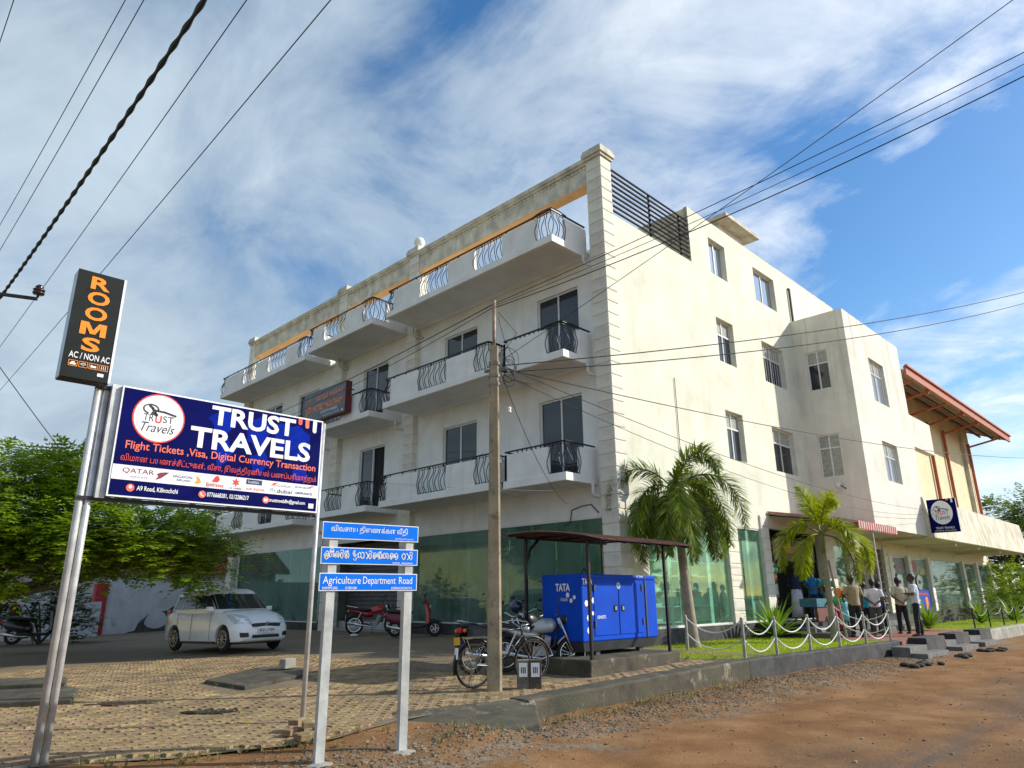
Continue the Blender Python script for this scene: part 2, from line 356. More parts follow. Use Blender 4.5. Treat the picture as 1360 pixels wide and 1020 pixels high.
# paved yard: sand bed with the pavers beyond the built ones in its material
def paver_bed():
    m=bpy.data.materials.new('paver_bed'); m.use_nodes=True; t=m.node_tree; b=t.nodes['Principled BSDF']; tc=N(t,'ShaderNodeTexCoord')
    br=N(t,'ShaderNodeTexBrick'); br.inputs['Scale'].default_value=1; br.inputs['Brick Width'].default_value=.225; br.inputs['Row Height'].default_value=.1125; br.inputs['Mortar Size'].default_value=.008; br.inputs['Mortar Smooth'].default_value=.3
    br.inputs['Color1'].default_value=(.27,.195,.11,1); br.inputs['Color2'].default_value=(.21,.155,.09,1); br.inputs['Mortar'].default_value=(.07,.055,.035,1)
    ns=N(t,'ShaderNodeTexNoise'); ns.inputs['Scale'].default_value=6; wire(t,tc.outputs['Object'],ns.inputs['Vector'])
    wob=mixc(t,.025,tc.outputs['Object'],ns.outputs['Color']); wire(t,wob,br.inputs['Vector'])
    n=N(t,'ShaderNodeTexNoise'); n.inputs['Scale'].default_value=.55; n.inputs['Detail'].default_value=8; n.inputs['Roughness'].default_value=.65; wire(t,tc.outputs['Object'],n.inputs['Vector'])
    c=mixc(t,math_n(t,'MULTIPLY',ramp(t,n.outputs[0],[(.42,(0,0,0)),(.62,(1,1,1))]),.5),br.outputs['Color'],(.12,.10,.065))
    wire(t,c,b.inputs['Base Color']); b.inputs['Roughness'].default_value=.85
    bp=N(t,'ShaderNodeBump'); bp.inputs['Strength'].default_value=.7; bp.inputs['Distance'].default_value=.012; wire(t,math_n(t,'SUBTRACT',1,br.outputs['Fac']),bp.inputs['Height']); wire(t,bp.outputs[0],b.inputs['Normal'])
    return m
m_bed=paver_bed()
mb=MB(); xs=[-40,-25]+[-14+.5*i for i in range(60)]; nx=len(xs); ks=[0,.02,.05,.1,.15,.2,.26,.33,.4,.5,.6,.7,.8,.9,1]; vs=[]
for k in ks:
    for x in xs:
        y0=edge_y(x)-.06; y=y0+(40-y0)*k; vs.append((x,y,gz(x,y)-.012))
mb.add(vs,[(j*nx+i,j*nx+i+1,(j+1)*nx+i+1,(j+1)*nx+i) for j in range(len(ks)-1) for i in range(nx-1)])
yard=struct(mb.build('paved_yard',m_bed,fix=False))
# interlocking pavers with zigzag edges, really laid
def proj(p):
    q=Vector(p)-CAM; d=q.dot(fw)
    return (680+CF*q.dot(rt)/d,510-CF*q.dot(up)/d) if d>.1 else (-9999,0)
PW,PH=.228,.116
def paver_poly(s=1.0):
    a,b,z=PW/2-.0034,PH/2-.0034,.015
    o=[]
    for i,t in enumerate((-1,-.5,0,.5)): o.append((a*t,-b+(z if i%2 else -z)*.9))
    o.append((a,-b-z*.9)); o.append((a+z*.12,0))
    top=[(x,y) for x,y in o[:5]]
    o2=[(x,y+2*b) for x,y in reversed(top)]
    o=o+o2+[(-a+z*.12,0)]
    return [(x*s,y*s) for x,y in o]
PP=paver_poly()
m_paver=M('buff_concrete_paver',(.31,.205,.10),.85,.30,3.0,.35,90,island=.13,dirt={'c':(.10,.085,.05),'n':.5,'a':.47,'b':.66,'k':.55},tint=(.16,.12,.06))
def paver_mesh():
    mb=MB(); c=.0045
    mb.loft([[(x*.99,y*.97,-.05) for x,y in PP],[(x,y,.0) for x,y in PP],[(x*(1-c/.11),y*(1-c/.055),.006) for x,y in PP]])
    return mb
me_pav=paver_mesh().mesh('paver',m_paver)
cells=[]
r=0
for j in range(-20,170):
    y=6.6+j*PH
    for i in range(-60,90):
        x=1+i*PW+(PW/2 if j%2 else 0)
        if y<edge_y(x)+.05+.06*vnoise(x*3,y*3): continue
        if not(-3<x<13.4) : continue
        z=gz(x,y); px=proj((x,y,z))
        if not(-25<px[0]<1385 and 700<px[1]<1050): continue
        D=math.hypot(x,y)
        if D>19.5: continue
        if 5.2<x<7.0 and 11.3<y<13: continue
        if x>9.0 and y>8.0: continue
        if y<7.75 and 5.3<x<7.6 and (y-7.9)<-.45*(x-5.8): continue
        cells.append((D,x,y,z))
cells.sort()
PUD=[(gnd(283,945),.36,.22,R(-40)),(gnd(165,935),.5,.18,R(-42))]
def in_pud(x,y):
    for c,rx,ry,a in PUD:
        dx,dy=x-c.x,y-c.y; u,v=dx*math.cos(a)+dy*math.sin(a),-dx*math.sin(a)+dy*math.cos(a)
        if (u/(rx*1.25))**2+(v/(ry*1.25))**2<1: return True
    return False
rest=MB(); pm=paver_mesh()
for n,(D,x,y,z) in enumerate(cells):
    h=random.uniform(-.004,.004)+.012*vnoise(x*.8,y*.8); tx,ty,rz=random.gauss(0,.012),random.gauss(0,.012),random.gauss(0,.012)
    if in_pud(x,y): h,tx,ty=-.012,0,0
    if n<300: inst('paver',me_pav,yard,(x,y,z+h),(tx,ty,rz))
    else:
        mt=Matrix.Translation((x,y,z+h))@Matrix.Rotation(rz,4,'Z')@Matrix.Rotation(tx,4,'X')@Matrix.Rotation(ty,4,'Y')
        rest.add([mt@Vector(v) for v in pm.v],pm.f)
o=rest.build('paver_field',m_paver,yard,fix=False); o['kind']='stuff'
# puddles: thin water films
m_wet=M('puddle_water',(.045,.04,.032),.03,.2,3,spec=.7)
for c,rx,ry,ang in PUD:
    mb=MB(); n=40; o=[]
    for i in range(n):
        a=2*math.pi*i/n; q=1+.16*math.sin(3*a+c.x)+.10*math.sin(7*a); u,v=rx*q*math.cos(a),ry*q*math.sin(a)
        X=c.x+u*math.cos(ang)-v*math.sin(ang); Y=c.y+u*math.sin(ang)+v*math.cos(ang); o.append((X,Y,gz(c.x,c.y)+.003))
    mb.add(o,[tuple(range(n))]); struct(mb.build('puddle',m_wet,fix=False))
# ------------------------------------------------------------------ kerbs, lawn, steps
m_oldcon=M('mossy_concrete',(.075,.062,.042),.9,.35,2.4,.6,30,dirt={'c':(.06,.06,.032),'n':1.7,'a':.45,'b':.62,'k':.8},streak={'c':(.34,.30,.21),'a':.58,'b':.68,'k':1.0,'s':(1,1,.8),'n':3.2})
m_darkk=M('dark_painted_concrete',(.04,.04,.041),.85,.3,3,.4,40,dirt={'c':(.13,.125,.115),'n':1.2,'a':.5,'b':.7,'k':.6})
m_conc=M('plain_concrete',(.34,.32,.27),.9,.2,3,.4,50,dirt={'c':(.14,.13,.09),'n':1.6,'a':.48,'b':.7,'k':.6})
m_stepc=M('worn_step_concrete',(.17,.165,.15),.9,.25,3,.4,50,dirt={'c':(.07,.068,.06),'n':1.6,'a':.46,'b':.68,'k':.7})
m_black=M('black_painted_concrete',(.022,.022,.022),.7,.2,4)
def wobbly_wall(name,x0,x1,y0,y1,zt,zb,mat,n=40):
    mb=MB(); rings=[]
    for i in range(n+1):
        x=x0+(x1-x0)*i/n; w=.015*vnoise(x*2,1); ya,yb=y0(x)+w,y1(x)+.5*w; t=zt(x)+.012*vnoise(x*3,4)
        rings.append([(x,ya,zb(x)),(x,ya-.004,t-.03),(x,ya+.025,t),(x,yb-.02,t+.003),(x,yb,t-.03),(x,yb,zb(x))])
    mb.loft(rings); return struct(mb.build(name,mat,smooth=True,auto=35))
wobbly_wall('kerb_wall',7.45,13.75,lambda x:7.12,lambda x:7.50,lambda x:gz(x,7.4)+.025,lambda x:-.3,m_oldcon)
wobbly_wall('painted_kerb',13.76,21.7,lambda x:7.12-.045*(x-13.7),lambda x:7.32-.045*(x-13.7),lambda x:.37,lambda x:-.3,m_darkk)
# ramp slab at the yard's edge
mb=MB(); q=[(5.35,7.25),(5.75,7.92),(7.50,7.42),(7.62,7.16),(6.85,6.35),(6.3,6.55)]
zz=[.12,.22,.25,.23,.13,.10]
n=len(q); bot=[(x,y,-.3) for x,y in q]; top=[(x,y,z) for (x,y),z in zip(q,zz)]
mb.loft([bot,top]); struct(mb.build('kerb_ramp',m_oldcon,bevel=.03))
# lawn bed soil + grass
m_lawn=M('lawn_turf',(.20,.27,.025),.95,.3,7,.6,50,tint=(.16,.14,.04))
mb=MB(); lawn=[(14.0,7.3),(21.55,6.97),(21.55,10.2),(20.6,11.0),(14.3,11.0),(13.6,9.7),(13.6,8.2)]
mb.prism(lawn,lambda u,v,d:(u,v,d),-.2,.335); struct(mb.build('lawn',m_lawn))
m_grass=leafmat('grass_blade',(.36,.47,.022),.35,.4)
def inpoly(x,y,P):
    c=False
    for i in range(len(P)):
        (a,b),(d,e)=P[i],P[i-1]
        if (b>y)!=(e>y) and x<(d-a)*(y-b)/(e-b)+a: c=not c
    return c
def grass(poly,z,n,h=.055):
    xs=[p[0] for p in poly]; ys=[p[1] for p in poly]; mb=MB(); k=0
    while k<n:
        x=random.uniform(min(xs),max(xs)); y=random.uniform(min(ys),max(ys))
        if not inpoly(x,y,poly): continue
        k+=1; a=random.uniform(0,6.28); w=.006; hh=h*random.uniform(.5,1.2); dx,dy=math.cos(a)*w,math.sin(a)*w; lx,ly=random.gauss(0,.025),random.gauss(0,.025)
        mb.add([(x-dx,y-dy,z),(x+dx,y+dy,z),(x+lx,y+ly,z+hh)],[(0,1,2)])
    o=mb.build('lawn_grass',m_grass,fix=False); tag(o,'short bright green grass growing on the lawn behind the chain fence' if z<.36 and min(xs)<20 else 'strip of bright green grass in the planting bed by the annex','grass',kind='stuff')
grass(lawn,.333,26000)
# yard strip between kerb wall and lawn is paved by the bed; right-hand planting bed
mb=MB(); bed2=[(29.6,6.5),(44,6.3),(44,9.6),(31.2,9.6)]
mb.prism(bed2,lambda u,v,d:(u,v,d),-.2,.30); struct(mb.build('planting_bed',m_lawn)); grass(bed2,.30,9000,.08)
wobbly_wall('bed_kerb',29.4,45,lambda x:6.25,lambda x:6.5,lambda x:.37,lambda x:-.3,m_conc,30)
# landing, entrance steps and cheek blocks
m_redtile=M('red_floor_tile',(.30,.11,.075),.6,.25,5,dirt={'c':(.36,.27,.2),'n':1.5,'a':.45,'b':.7,'k':.7})
mb=MB(); mb.box(21.72,29.6,6.72,9.0,-.2,.35); struct(mb.build('landing',m_redtile))
mb=MB(); mb.box(21.74,30.3,8.62,9.05,.0,.50); mb.box(21.76,30.3,9.05,9.5,.0,.63); struct(mb.build('entrance_steps',m_stepc,bevel=.012))
mb=MB(); mb.box(14.95,56,10.9,16,-.2,.74); mb.box(21.78,34,9.5,10.9,-.2,.745); struct(mb.build('shop_plinth',m_darkk))
k=0
for a,b,s0,s1 in ((22.2,23.95,20.7,22.6),(25.1,26.6,23.97,25.8),(28.0,29.5,26.62,28.4)):
    t=thing('step_block',('grey concrete cheek block beside the lawn kerb at the entrance steps','grey concrete cheek block in the middle of the entrance steps','grey concrete cheek block beside the annex planting bed')[k],'step block',((a+b)/2,6.6,0),group='cheek blocks of the entrance steps',world=True)
    mb=MB(); mb.box(a,b,6.25,6.72,-.25,.42); mb.build('block',m_darkk,t,bevel=.015)
    mb=MB(); mb.box(a-.006,a+.02,6.27,6.71,-.2,.405); mb.build('black_side',m_black,t)
    mb=MB(); mb.box(s0,s1,5.85,6.24,-.25,.12); mb.build('low_step',m_stepc,t,bevel=.012)
    mb=MB(); mb.box(s0+.02,a-.01,6.25,6.70,-.25,.26); mb.build('upper_step',m_stepc,t,bevel=.012)
    k+=1
# broken tarmac lumps at the foot of the steps
m_tar=M('tar_lump',(.03,.026,.024),.9,.3,9,.8,30)
for g,(px,py) in enumerate(((1225,882),(1282,872),(1320,864))):
    p=onz(px,py,.02); mb=MB()
    for i in range(12):
        x,y=p.x+random.gauss(0,.45),p.y+random.gauss(0,.12); s=random.uniform(.05,.13)
        mb.sph((x,y,.03),s,7,4,(1.3,1,.5))
    o=mb.build('tarmac_rubble',m_tar,smooth=True); tag(o,('black broken tarmac lumps on the road below the first entrance step','black broken tarmac lumps on the road below the middle entrance step','black broken tarmac lumps on the road below the step next to the bed')[g],'rubble',kind='stuff')
# stones and chippings on the verge
mb=MB(); m_stone=M('road_chippings',(.19,.145,.095),.9,.4,20,island=.35)
for i in range(15000):
    x=random.uniform(2.5,22); y=random.gauss(6.35,.42) if random.random()<.95 else random.uniform(1.2,5.5)
    if y>7 or (x<7 and y>edge_y(x)-.1): continue
    s=random.choice((.006,.006,.008,.008,.010,.010,.013,.016,.022))*random.uniform(.7,1.3)
    mb.sph((x,y,road_z(x,y)+s*.2),s,5,3,(random.uniform(.8,1.5),1,.6))
o=mb.build('roadside_chippings',m_stone,fix=False); tag(o,'loose stone chippings scattered along the edge of the earth road','gravel',kind='stuff')
# weeds and dry litter along the verge
mb=MB(); 
for i in range(240):
    x=random.uniform(2.2,13.5); y=(edge_y(x) if x<5.2 else 6.85 if x>7.2 else 6.6)+random.gauss(-.12,.16)
    z=road_z(x,min(y,7.1))
    for k in range(random.randint(4,10)):
        a=random.uniform(0,6.28); l=random.uniform(.03,.10); w=.006
        mb.add([(x-w*math.sin(a),y+w*math.cos(a),z),(x+w*math.sin(a),y-w*math.cos(a),z),(x+l*.7*math.cos(a),y+l*.7*math.sin(a),z+l)],[(0,1,2)])
o=mb.build('verge_weeds',leafmat('dry_weed',(.17,.16,.05),.5,.3),fix=False); tag(o,'small sparse weeds growing along the dirt verge and kerb','weeds',kind='stuff')
mb=MB()
for i in range(420):
    p=gnd(random.uniform(-10,330),random.uniform(893,1000)) if random.random()<.75 else gnd(random.uniform(330,900),random.uniform(870,940))
    if p.x>9.3 or p.y<7.7: continue
    a=random.uniform(0,6.28); l=random.uniform(.015,.035); z=gz(p.x,p.y)+.025
    c,s=math.cos(a),math.sin(a); mb.add([(p.x-l*c,p.y-l*s,z),(p.x-.4*l*s,p.y+.4*l*c,z+.012),(p.x+l*c,p.y+l*s,z+.004),(p.x+.4*l*s,p.y-.4*l*c,z+.01)],[(0,1,2,3)])
o=mb.build('fallen_leaves',leafmat('fallen_leaf',(.38,.24,.04),.4,.2),fix=False); tag(o,'small yellow fallen leaves scattered over the pavers','leaves',kind='stuff')
# ================================================================== HOTEL
XF,XW,YF,YS=14.92,15.15,10.94,11.04
STREAK={'c':(.36,.32,.22),'a':.50,'b':.78,'k':.75}
m_front=M('white_render',(.80,.79,.74),.8,.06,1.5,.15,60,streak={'c':(.42,.39,.31),'a':.56,'b':.80,'k':.5})
m_side=M('weathered_cream_render',(.70,.695,.56),.85,.09,.9,.25,40,streak={'c':(.36,.35,.21),'a':.50,'b':.84,'k':.5})
m_quoin=M('cream_quoin',(.70,.67,.56),.8,.10,2.5,.2,50,island=.05,streak={'c':(.34,.29,.18),'a':.54,'b':.78,'k':.6})
m_top=M('grimy_cornice',(.60,.56,.44),.85,.2,2,.3,40,streak={'c':(.12,.11,.075),'a':.52,'b':.78,'k':.45,'s':(1.6,1.6,.3)})
m_peach=M('peach_paint',(.86,.46,.17),.7,.08,2)
m_soff=M('soffit_white',(.70,.69,.65),.85,.06,1.2,.1,40,dirt={'c':(.5,.47,.4),'n':.9,'a':.55,'b':.75,'k':.5})
m_iron=M('black_iron',(.015,.014,.016),.45,.1,20,metal=.3)
m_alum=M('white_aluminium',(.70,.70,.68),.4,.05,10)
m_dglass=M('dark_tinted_glass',(.03,.036,.043),.05,0,spec=.8,metal=.3)
m_cglass=M('grey_tinted_glass',(.40,.46,.52),.05,0,spec=.8,metal=.85)
m_frost=M('obscure_glass',(.33,.35,.30),.25,.15,8,spec=.5)
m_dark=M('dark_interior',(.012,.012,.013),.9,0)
m_pvc=M('pvc_pipe',(.62,.60,.54),.5,.12,8)
HOTEL=thing('hotel','three storey white hotel with balconies, quoined pillars and glass shopfronts','building',(XF,YF,.45),world=True)
def P(plane,pos,a,z,d=0): return Vector((pos+d,a,z)) if plane=='X' else Vector((a,pos+d,z))
def wall_open(mb,plane,pos,a0,a1,z0,z1,ops,rev=.16):
    As=sorted({a0,a1,*[o[0] for o in ops],*[o[1] for o in ops]}); Zs=sorted({z0,z1,*[o[2] for o in ops],*[o[3] for o in ops]})
    As=[a for a in As if a0<=a<=a1]; Zs=[z for z in Zs if z0<=z<=z1]
    for a,b in zip(As,As[1:]):
        for c,d in zip(Zs,Zs[1:]):
            ma,mz=(a+b)/2,(c+d)/2
            if any(o[0]<ma<o[1] and o[2]<mz<o[3] for o in ops): continue
            mb.add([P(plane,pos,a,c),P(plane,pos,b,c),P(plane,pos,b,d),P(plane,pos,a,d)],[(0,1,2,3)])
    for a,b,c,d in ops:
        for (p,q),(r,s) in (((a,c),(b,c)),((b,c),(b,d)),((b,d),(a,d)),((a,d),(a,c))):
            mb.add([P(plane,pos,p,q),P(plane,pos,r,s),P(plane,pos,r,s,rev),P(plane,pos,p,q,rev)],[(0,1,2,3)])
def pbox(mb,plane,pos,a0,a1,z0,z1,d0,d1):
    if plane=='X': return mb.box(pos+d0,pos+d1,a0,a1,z0,z1)
    return mb.box(a0,a1,pos+d0,pos+d1,z0,z1)
def window(parent,plane,pos,a0,a1,z0,z1,cols=2,transom=0,fm=m_alum,gm=m_dglass,tm=None,dep=.10,fw_=.055,grille=False,name='window',openings=()):
    mb=MB(); n=[]
    pbox(mb,plane,pos,a0+.002,a0+fw_,z0+.002,z1-.002,dep,dep+.055); pbox(mb,plane,pos,a1-fw_,a1-.002,z0+.002,z1-.002,dep,dep+.055)
    pbox(mb,plane,pos,a0+fw_,a1-fw_,z0+.002,z0+fw_,dep,dep+.055); pbox(mb,plane,pos,a0+fw_,a1-fw_,z1-fw_,z1-.002,dep,dep+.055)
    zt=z1-fw_-transom if transom else None
    if zt: pbox(mb,plane,pos,a0+fw_,a1-fw_,zt-fw_,zt,dep-.002,dep+.053)
    for i in range(1,cols):
        a=a0+(a1-a0)*i/cols; pbox(mb,plane,pos,a-fw_/2,a+fw_/2,z0+fw_,(zt-fw_) if zt else z1-fw_,dep-.001,dep+.054)
        if zt: pbox(mb,plane,pos,a-fw_/2,a+fw_/2,zt,z1-fw_,dep-.001,dep+.054)
    w=mb.build(name,fm,parent)
    rows=[(z0+fw_,(zt-fw_) if zt else z1-fw_,gm)]
    if zt: rows.append((zt,z1-fw_,tm or gm))
    for za,zb,g in rows:
        for i in range(cols):
            a=a0+fw_+(a1-a0-2*fw_)*i/cols; b=a0+fw_+(a1-a0-2*fw_)*(i+1)/cols; gg=m_dark if (i in openings and g is gm) else g
            m2=MB(); pbox(m2,plane,pos,a+.003,b-.003,za+.003,zb-.003,dep+.026+(.05 if gg is m_dark else 0)+.006*i,dep+.032+(.05 if gg is m_dark else 0)+.006*i); m2.build('pane',gg,w)
    if grille:
        m2=MB(); 
        for i in range(1,9):
            a=a0+(a1-a0)*i/9; m2.tube([P(plane,pos,a,z0+.02,dep-.02),P(plane,pos,a,z1-.02,dep-.02)],.009,5)
        m2.build('grille',m_alum,w)
    return w
# ---- front wall with openings
Z1,Z2,Z3=4.5,7.92,11.35            # undersides of the three balcony levels
fops=[]
wins=[]
for (a,b,kind) in ((12.2,13.88,'door'),(16.7,18.45,'win'),(21.93,23.65,'door'),(27.2,29.0,'win'),(30.6,32.3,'door')):
    for zs,zt in ((Z1+.24,7.25),(Z2+.24,10.62)):
        z0=zs+.02 if kind=='door' else zs+.95
        fops.append((a,b,z0,zt)); wins.append((a,b,z0,zt,zs))
mb=MB(); wall_open(mb,'X',XW,YS+.3,34.4,3.66,Z3+.02,fops,.18); mb.build('front_wall',m_front,HOTEL)
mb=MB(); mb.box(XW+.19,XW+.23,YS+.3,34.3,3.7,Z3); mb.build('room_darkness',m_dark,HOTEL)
for i,(a,b,z0,zt,zs) in enumerate(wins):
    window(HOTEL,'X',XW,a,b,z0,zt,2,0,m_alum,m_dglass,dep=.07,openings=(0,) if i==4 else ())
# ---- side wall
WS3,WS2,WS1=(12.8,14.25),(9.42,11.08),(5.95,7.65)
sops=[(a,b,*w) for a,b in ((21.44,22.66),(24.93,26.8)) for w in (WS3,WS2,WS1)]
sh=[(16.32,20.62,.76,3.72),(21.36,23.0,.76,3.72),(23.62,28.05,.75,3.8)]
mb=MB(); wall_open(mb,'Y',YS,XF+.5,33.4,4.0,12.75,[o for o in sops if o[2]<12],.22); wall_open(mb,'Y',YS,XF+.5,28.34,.3,4.0,sh,.22)
wall_open(mb,'Y',YS,20.1,33.4,12.75,14.92,[(o[0],o[1],o[2],o[3]) for o in sops if o[2]>12],.22)
mb.build('side_wall',m_side,HOTEL)
for a,b in ((21.44,22.66),(24.93,26.8)):
    window(HOTEL,'Y',YS,a,b,*WS3,2,0,m_alum,m_cglass,dep=.15)
    window(HOTEL,'Y',YS,a,b,*WS2,2,.48,m_alum,m_dglass,m_frost,dep=.15,grille=a>24)
    window(HOTEL,'Y',YS,a,b,*WS1,2,.48,m_alum,m_dglass,m_frost,dep=.15)
# roof block, terrace slab, parapet tops, back of building
mb=MB(); mb.box(XW+.02,20.1,YS+.02,34.3,Z3+.02,Z3+.2); mb.build('terrace_slab',m_soff,HOTEL)
mb=MB(); mb.box(XF+.5,20.098,YS+.004,YS+.16,12.6,12.752); mb.build('terrace_parapet',m_side,HOTEL)
m_stain=M('stained_cream_render',(.58,.52,.38),.85,.2,1.2,.25,40,streak={'c':(.20,.15,.09),'a':.44,'b':.66,'k':.95})
mb=MB(); mb.box(20.1,33.4,YS+.28,33.5,Z3+.2,14.915); mb.box(20.1,20.25,YS+.006,YS+.28,12.6,14.915); mb.box(20.102,33.4,YS+.005,YS+.15,14.915,14.955); mb.build('roof_rooms',m_stain,HOTEL)
mb=MB(); mb.box(33.0,33.39,YS+.02,34.3,.3,Z3+.2); mb.box(XW+.25,33.0,34.1,34.35,.3,Z3+.2); mb.box(XW+.3,33,YS+.35,34.0,3.95,4.1); mb.build('rear_walls',m_side,HOTEL)
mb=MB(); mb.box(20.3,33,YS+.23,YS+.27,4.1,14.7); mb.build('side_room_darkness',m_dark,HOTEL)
# stair head with overhanging slab on the roof
mb=MB(); mb.box(23.9,25.8,11.75,14.2,14.9,16.05); mb.build('stair_head',m_soff,HOTEL)
mb=MB(); mb.box(23.45,26.35,11.2,14.7,16.05,16.2); mb.build('stair_head_slab',m_top,HOTEL)
# ---- pillars with separate quoin blocks
def chamf(sx,sy,sz,c):
    bm=bmesh.new(); bmesh.ops.create_cube(bm,size=1); bmesh.ops.scale(bm,vec=(sx,sy,sz),verts=bm.verts); bmesh.ops.bevel(bm,geom=bm.edges[:]+bm.verts[:],offset=c,segments=1,profile=.5,affect='EDGES')
    me=bpy.data.meshes.new('quoin_block'); bm.to_mesh(me); bm.free(); return me
def pillar(x0,x1,y0,y1,z0,z1,bh=.366,cap=True,ball=False,name='pillar',parent=HOTEL):
    mb=MB(); g=.02; mb.box(x0+g,x1-.001,y0+g,y1-g,z0,z1); 
    p=mb.build(name,m_quoin,parent)
    n=round((z1-z0)/bh); h=(z1-z0)/n; me=chamf(x1-x0,y1-y0,h-.022,.014); me.materials.append(m_quoin)
    for i in range(n): inst('quoin_block',me,p,((x0+x1)/2,(y0+y1)/2,z0+h*(i+.5)))
    if cap:
        m2=MB(); m2.box(x0-.05,x1+.05,y0-.05,y1+.05,z1+.002,z1+.10); m2.box(x0-.10,x1+.10,y0-.10,y1+.10,z1+.10,z1+.24); m2.box(x0-.07,x1+.07,y0-.07,y1+.07,z1+.24,z1+.34); m2.build('capital',m_top,p)
    if ball:
        m3=MB(); m3.lathe([(.001,.0),(.12,0),(.08,.07),(.07,.12),(.17,.2),(.23,.34),(.17,.5),(.08,.56),(.001,.57)],((x0+x1)/2,(y0+y1)/2,z1+.34),16); m3.build('ball_finial',m_front,p,smooth=True)
pillar(XF,XF+.53,YF,YF+.56,.45,14.5)
pillar(XF,XF+.5,19.92,20.48,.4,14.5,ball=True)
pillar(XF,XF+.5,25.02,25.58,.35,14.5)
pillar(XF,XF+.5,33.85,34.41,.35,14.5)
# ---- cornice beams between pillars
for i,(a,b) in enumerate(((YF+.565,19.915),(20.485,25.015),(25.585,33.845))):
    mb=MB(); mb.box(XF+.06,XF+.46,a,b,13.76,14.42); mb.box(XF+.0,XF+.5,a,b,14.42,14.5); mb.box(XF-.07,XF+.55,a,b,14.5,14.62)
    c=mb.build('cornice_beam',m_top,HOTEL,bevel=.012)
    mb=MB(); mb.box(XF+.058,XF+.462,a,b,13.735,13.762); mb.build('peach_soffit',m_peach,c)
    mb=MB(); k=int((b-a)/.16)
    for j in range(k): y=a+(j+.25)*(b-a)/k; mb.box(XF+.03,XF+.062,y,y+.08,14.30,14.38)
    mb.build('dentils',m_top,c)['kind']='stuff'
# ---- balconies
def belly(mb,base,out,side,z0,z1,ph):
    """one wrought iron baluster with a belly, base point at parapet line"""
    pts=[]
    for t in (0,.12,.25,.4,.55,.7,.85,1):
        b=.10*math.sin(math.pi*min(1,t/.75))**1.3 if t<.75 else -.025*math.sin(math.pi*(t-.75)/.25)
        s=.045*math.sin(2*math.pi*t)*ph
        pts.append(base+out*(b)+side*s+Vector((0,0,z0+(z1-z0)*t)))
    mb.tube(pts,.0125,4,cap=False)
def balcony(x0,y0,y1,zb,ops,cornerR=True,cornerL=True,cl=.62,xb=XW,chip=False,mat=m_front):
    """x0 front, y0..y1, zb underside; ops: front openings (ya,yb)"""
    zs=zb+.22; zp=zb+.98; zr=zb+1.06; th=.11
    mb=MB(); mb.box(x0-.03,xb-.002,y0-.03,y1+.03,zb,zs)
    segs=[]; cur=y0+(cl if cornerR else 0); end=y1-(cl*.55 if cornerL else 0)
    for a,b in sorted(ops): segs.append((cur,a)); cur=b
    segs.append((cur,end))
    for a,b in segs:
        if b-a>.02: mb.box(x0,x0+th,a,b,zs,zp)
    sx=x0+(cl if cornerR else .0)
    mb.box(sx,xb-.003,y0,y0+th,zs,zp); mb.box(x0+(cl*.6 if cornerL else 0),xb-.003,y1-th,y1,zs,zp)
    b_=mb.build('balcony',mat,HOTEL,bevel=.012)
    mb=MB(); mb.box(x0+.08,xb-.25,y0+.1,y1-.1,zb-.004,zb-.001); mb.build('soffit_paint',m_soff,b_)
    r=MB(); o=.02
    path=[Vector((xb-.05,y0+o,zr)),Vector((x0+o,y0+o,zr)),Vector((x0+o,y1-o,zr)),Vector((xb-.05,y1-o,zr))]
    for a,b in zip(path,path[1:]): r.bar(a,b,.05,.035)
    if cornerR:   # bowed rail wrapping round the open corner
        c=Vector((x0+.1,y0+.1,zr)); r.tube([Vector((x0-.05,y0+cl,zr-.02)),Vector((x0-.09,y0+.25,zr-.02)),Vector((x0-.06,y0-.06,zr-.02)),Vector((x0+.25,y0-.09,zr-.02)),Vector((x0+cl,y0-.05,zr-.02))],.018,5)
    for y in [y0+cl*1.2+ (y1-y0-2*cl)*i/6 for i in range(7)]: r.box(x0+.03,x0+.06,y-.012,y+.012,zp-.01,zr)
    r.build('hand_rail',m_iron,b_)
    X=Vector((-1,0,0)); Yd=Vector((0,1,0))
    def run(a,b,out,n):
        g=MB()
        for i in range(n+1):
            p=a.lerp(b,i/n); belly(g,p,out,(b-a).normalized(),zs,zr,1 if i%2 else -.4)
        g.bar(a+Vector((0,0,zs+.04)),b+Vector((0,0,zs+.04)),.02,.012); g.bar(a+Vector((0,0,zr-.06)),b+Vector((0,0,zr-.06)),.02,.012)
        g.build('baluster_panel',m_iron,b_)
    for a,b in ops: run(Vector((x0+.05,a+.03,0)),Vector((x0+.05,b-.03,0)),X,max(5,int((b-a)/.14)))
    if cornerR: run(Vector((x0+.04,y0+cl-.03,0)),Vector((x0+.04,y0+.05,0)),X,4); run(Vector((x0+.05,y0+.04,0)),Vector((x0+cl-.03,y0+.04,0)),-Yd,4)
    if cornerL: run(Vector((x0+.04,y1-cl*.55+.03,0)),Vector((x0+.04,y1-.05,0)),X,3); run(Vector((x0+.05,y1-.04,0)),Vector((x0+cl*.6-.03,y1-.04,0)),Yd,3)
    return b_
def yo(px,py,X=13.55): return onX(px,py,X).y
# bay 1
balcony(13.54,11.78,19.82,Z3,[(yo(667,320),yo(630,340)),(yo(595,360),yo(558,375))])
balcony(13.52,14.40,19.75,Z2,[(yo(593,500),yo(556,510))]); balcony(13.86,11.76,14.12,Z2,[],cornerL=False)
balcony(13.60,14.45,19.85,Z1,[(yo(590,640),yo(552,645))]); balcony(13.82,11.76,14.05,Z1,[],cornerL=False)
# bay 2
balcony(13.42,20.62,25.3,Z3,[(yo(461,450),yo(433,460))]); balcony(13.72,20.95,25.0,Z2,[(22.9,24.0)]); balcony(13.8,20.98,24.7,Z1,[(22.6,23.7)])
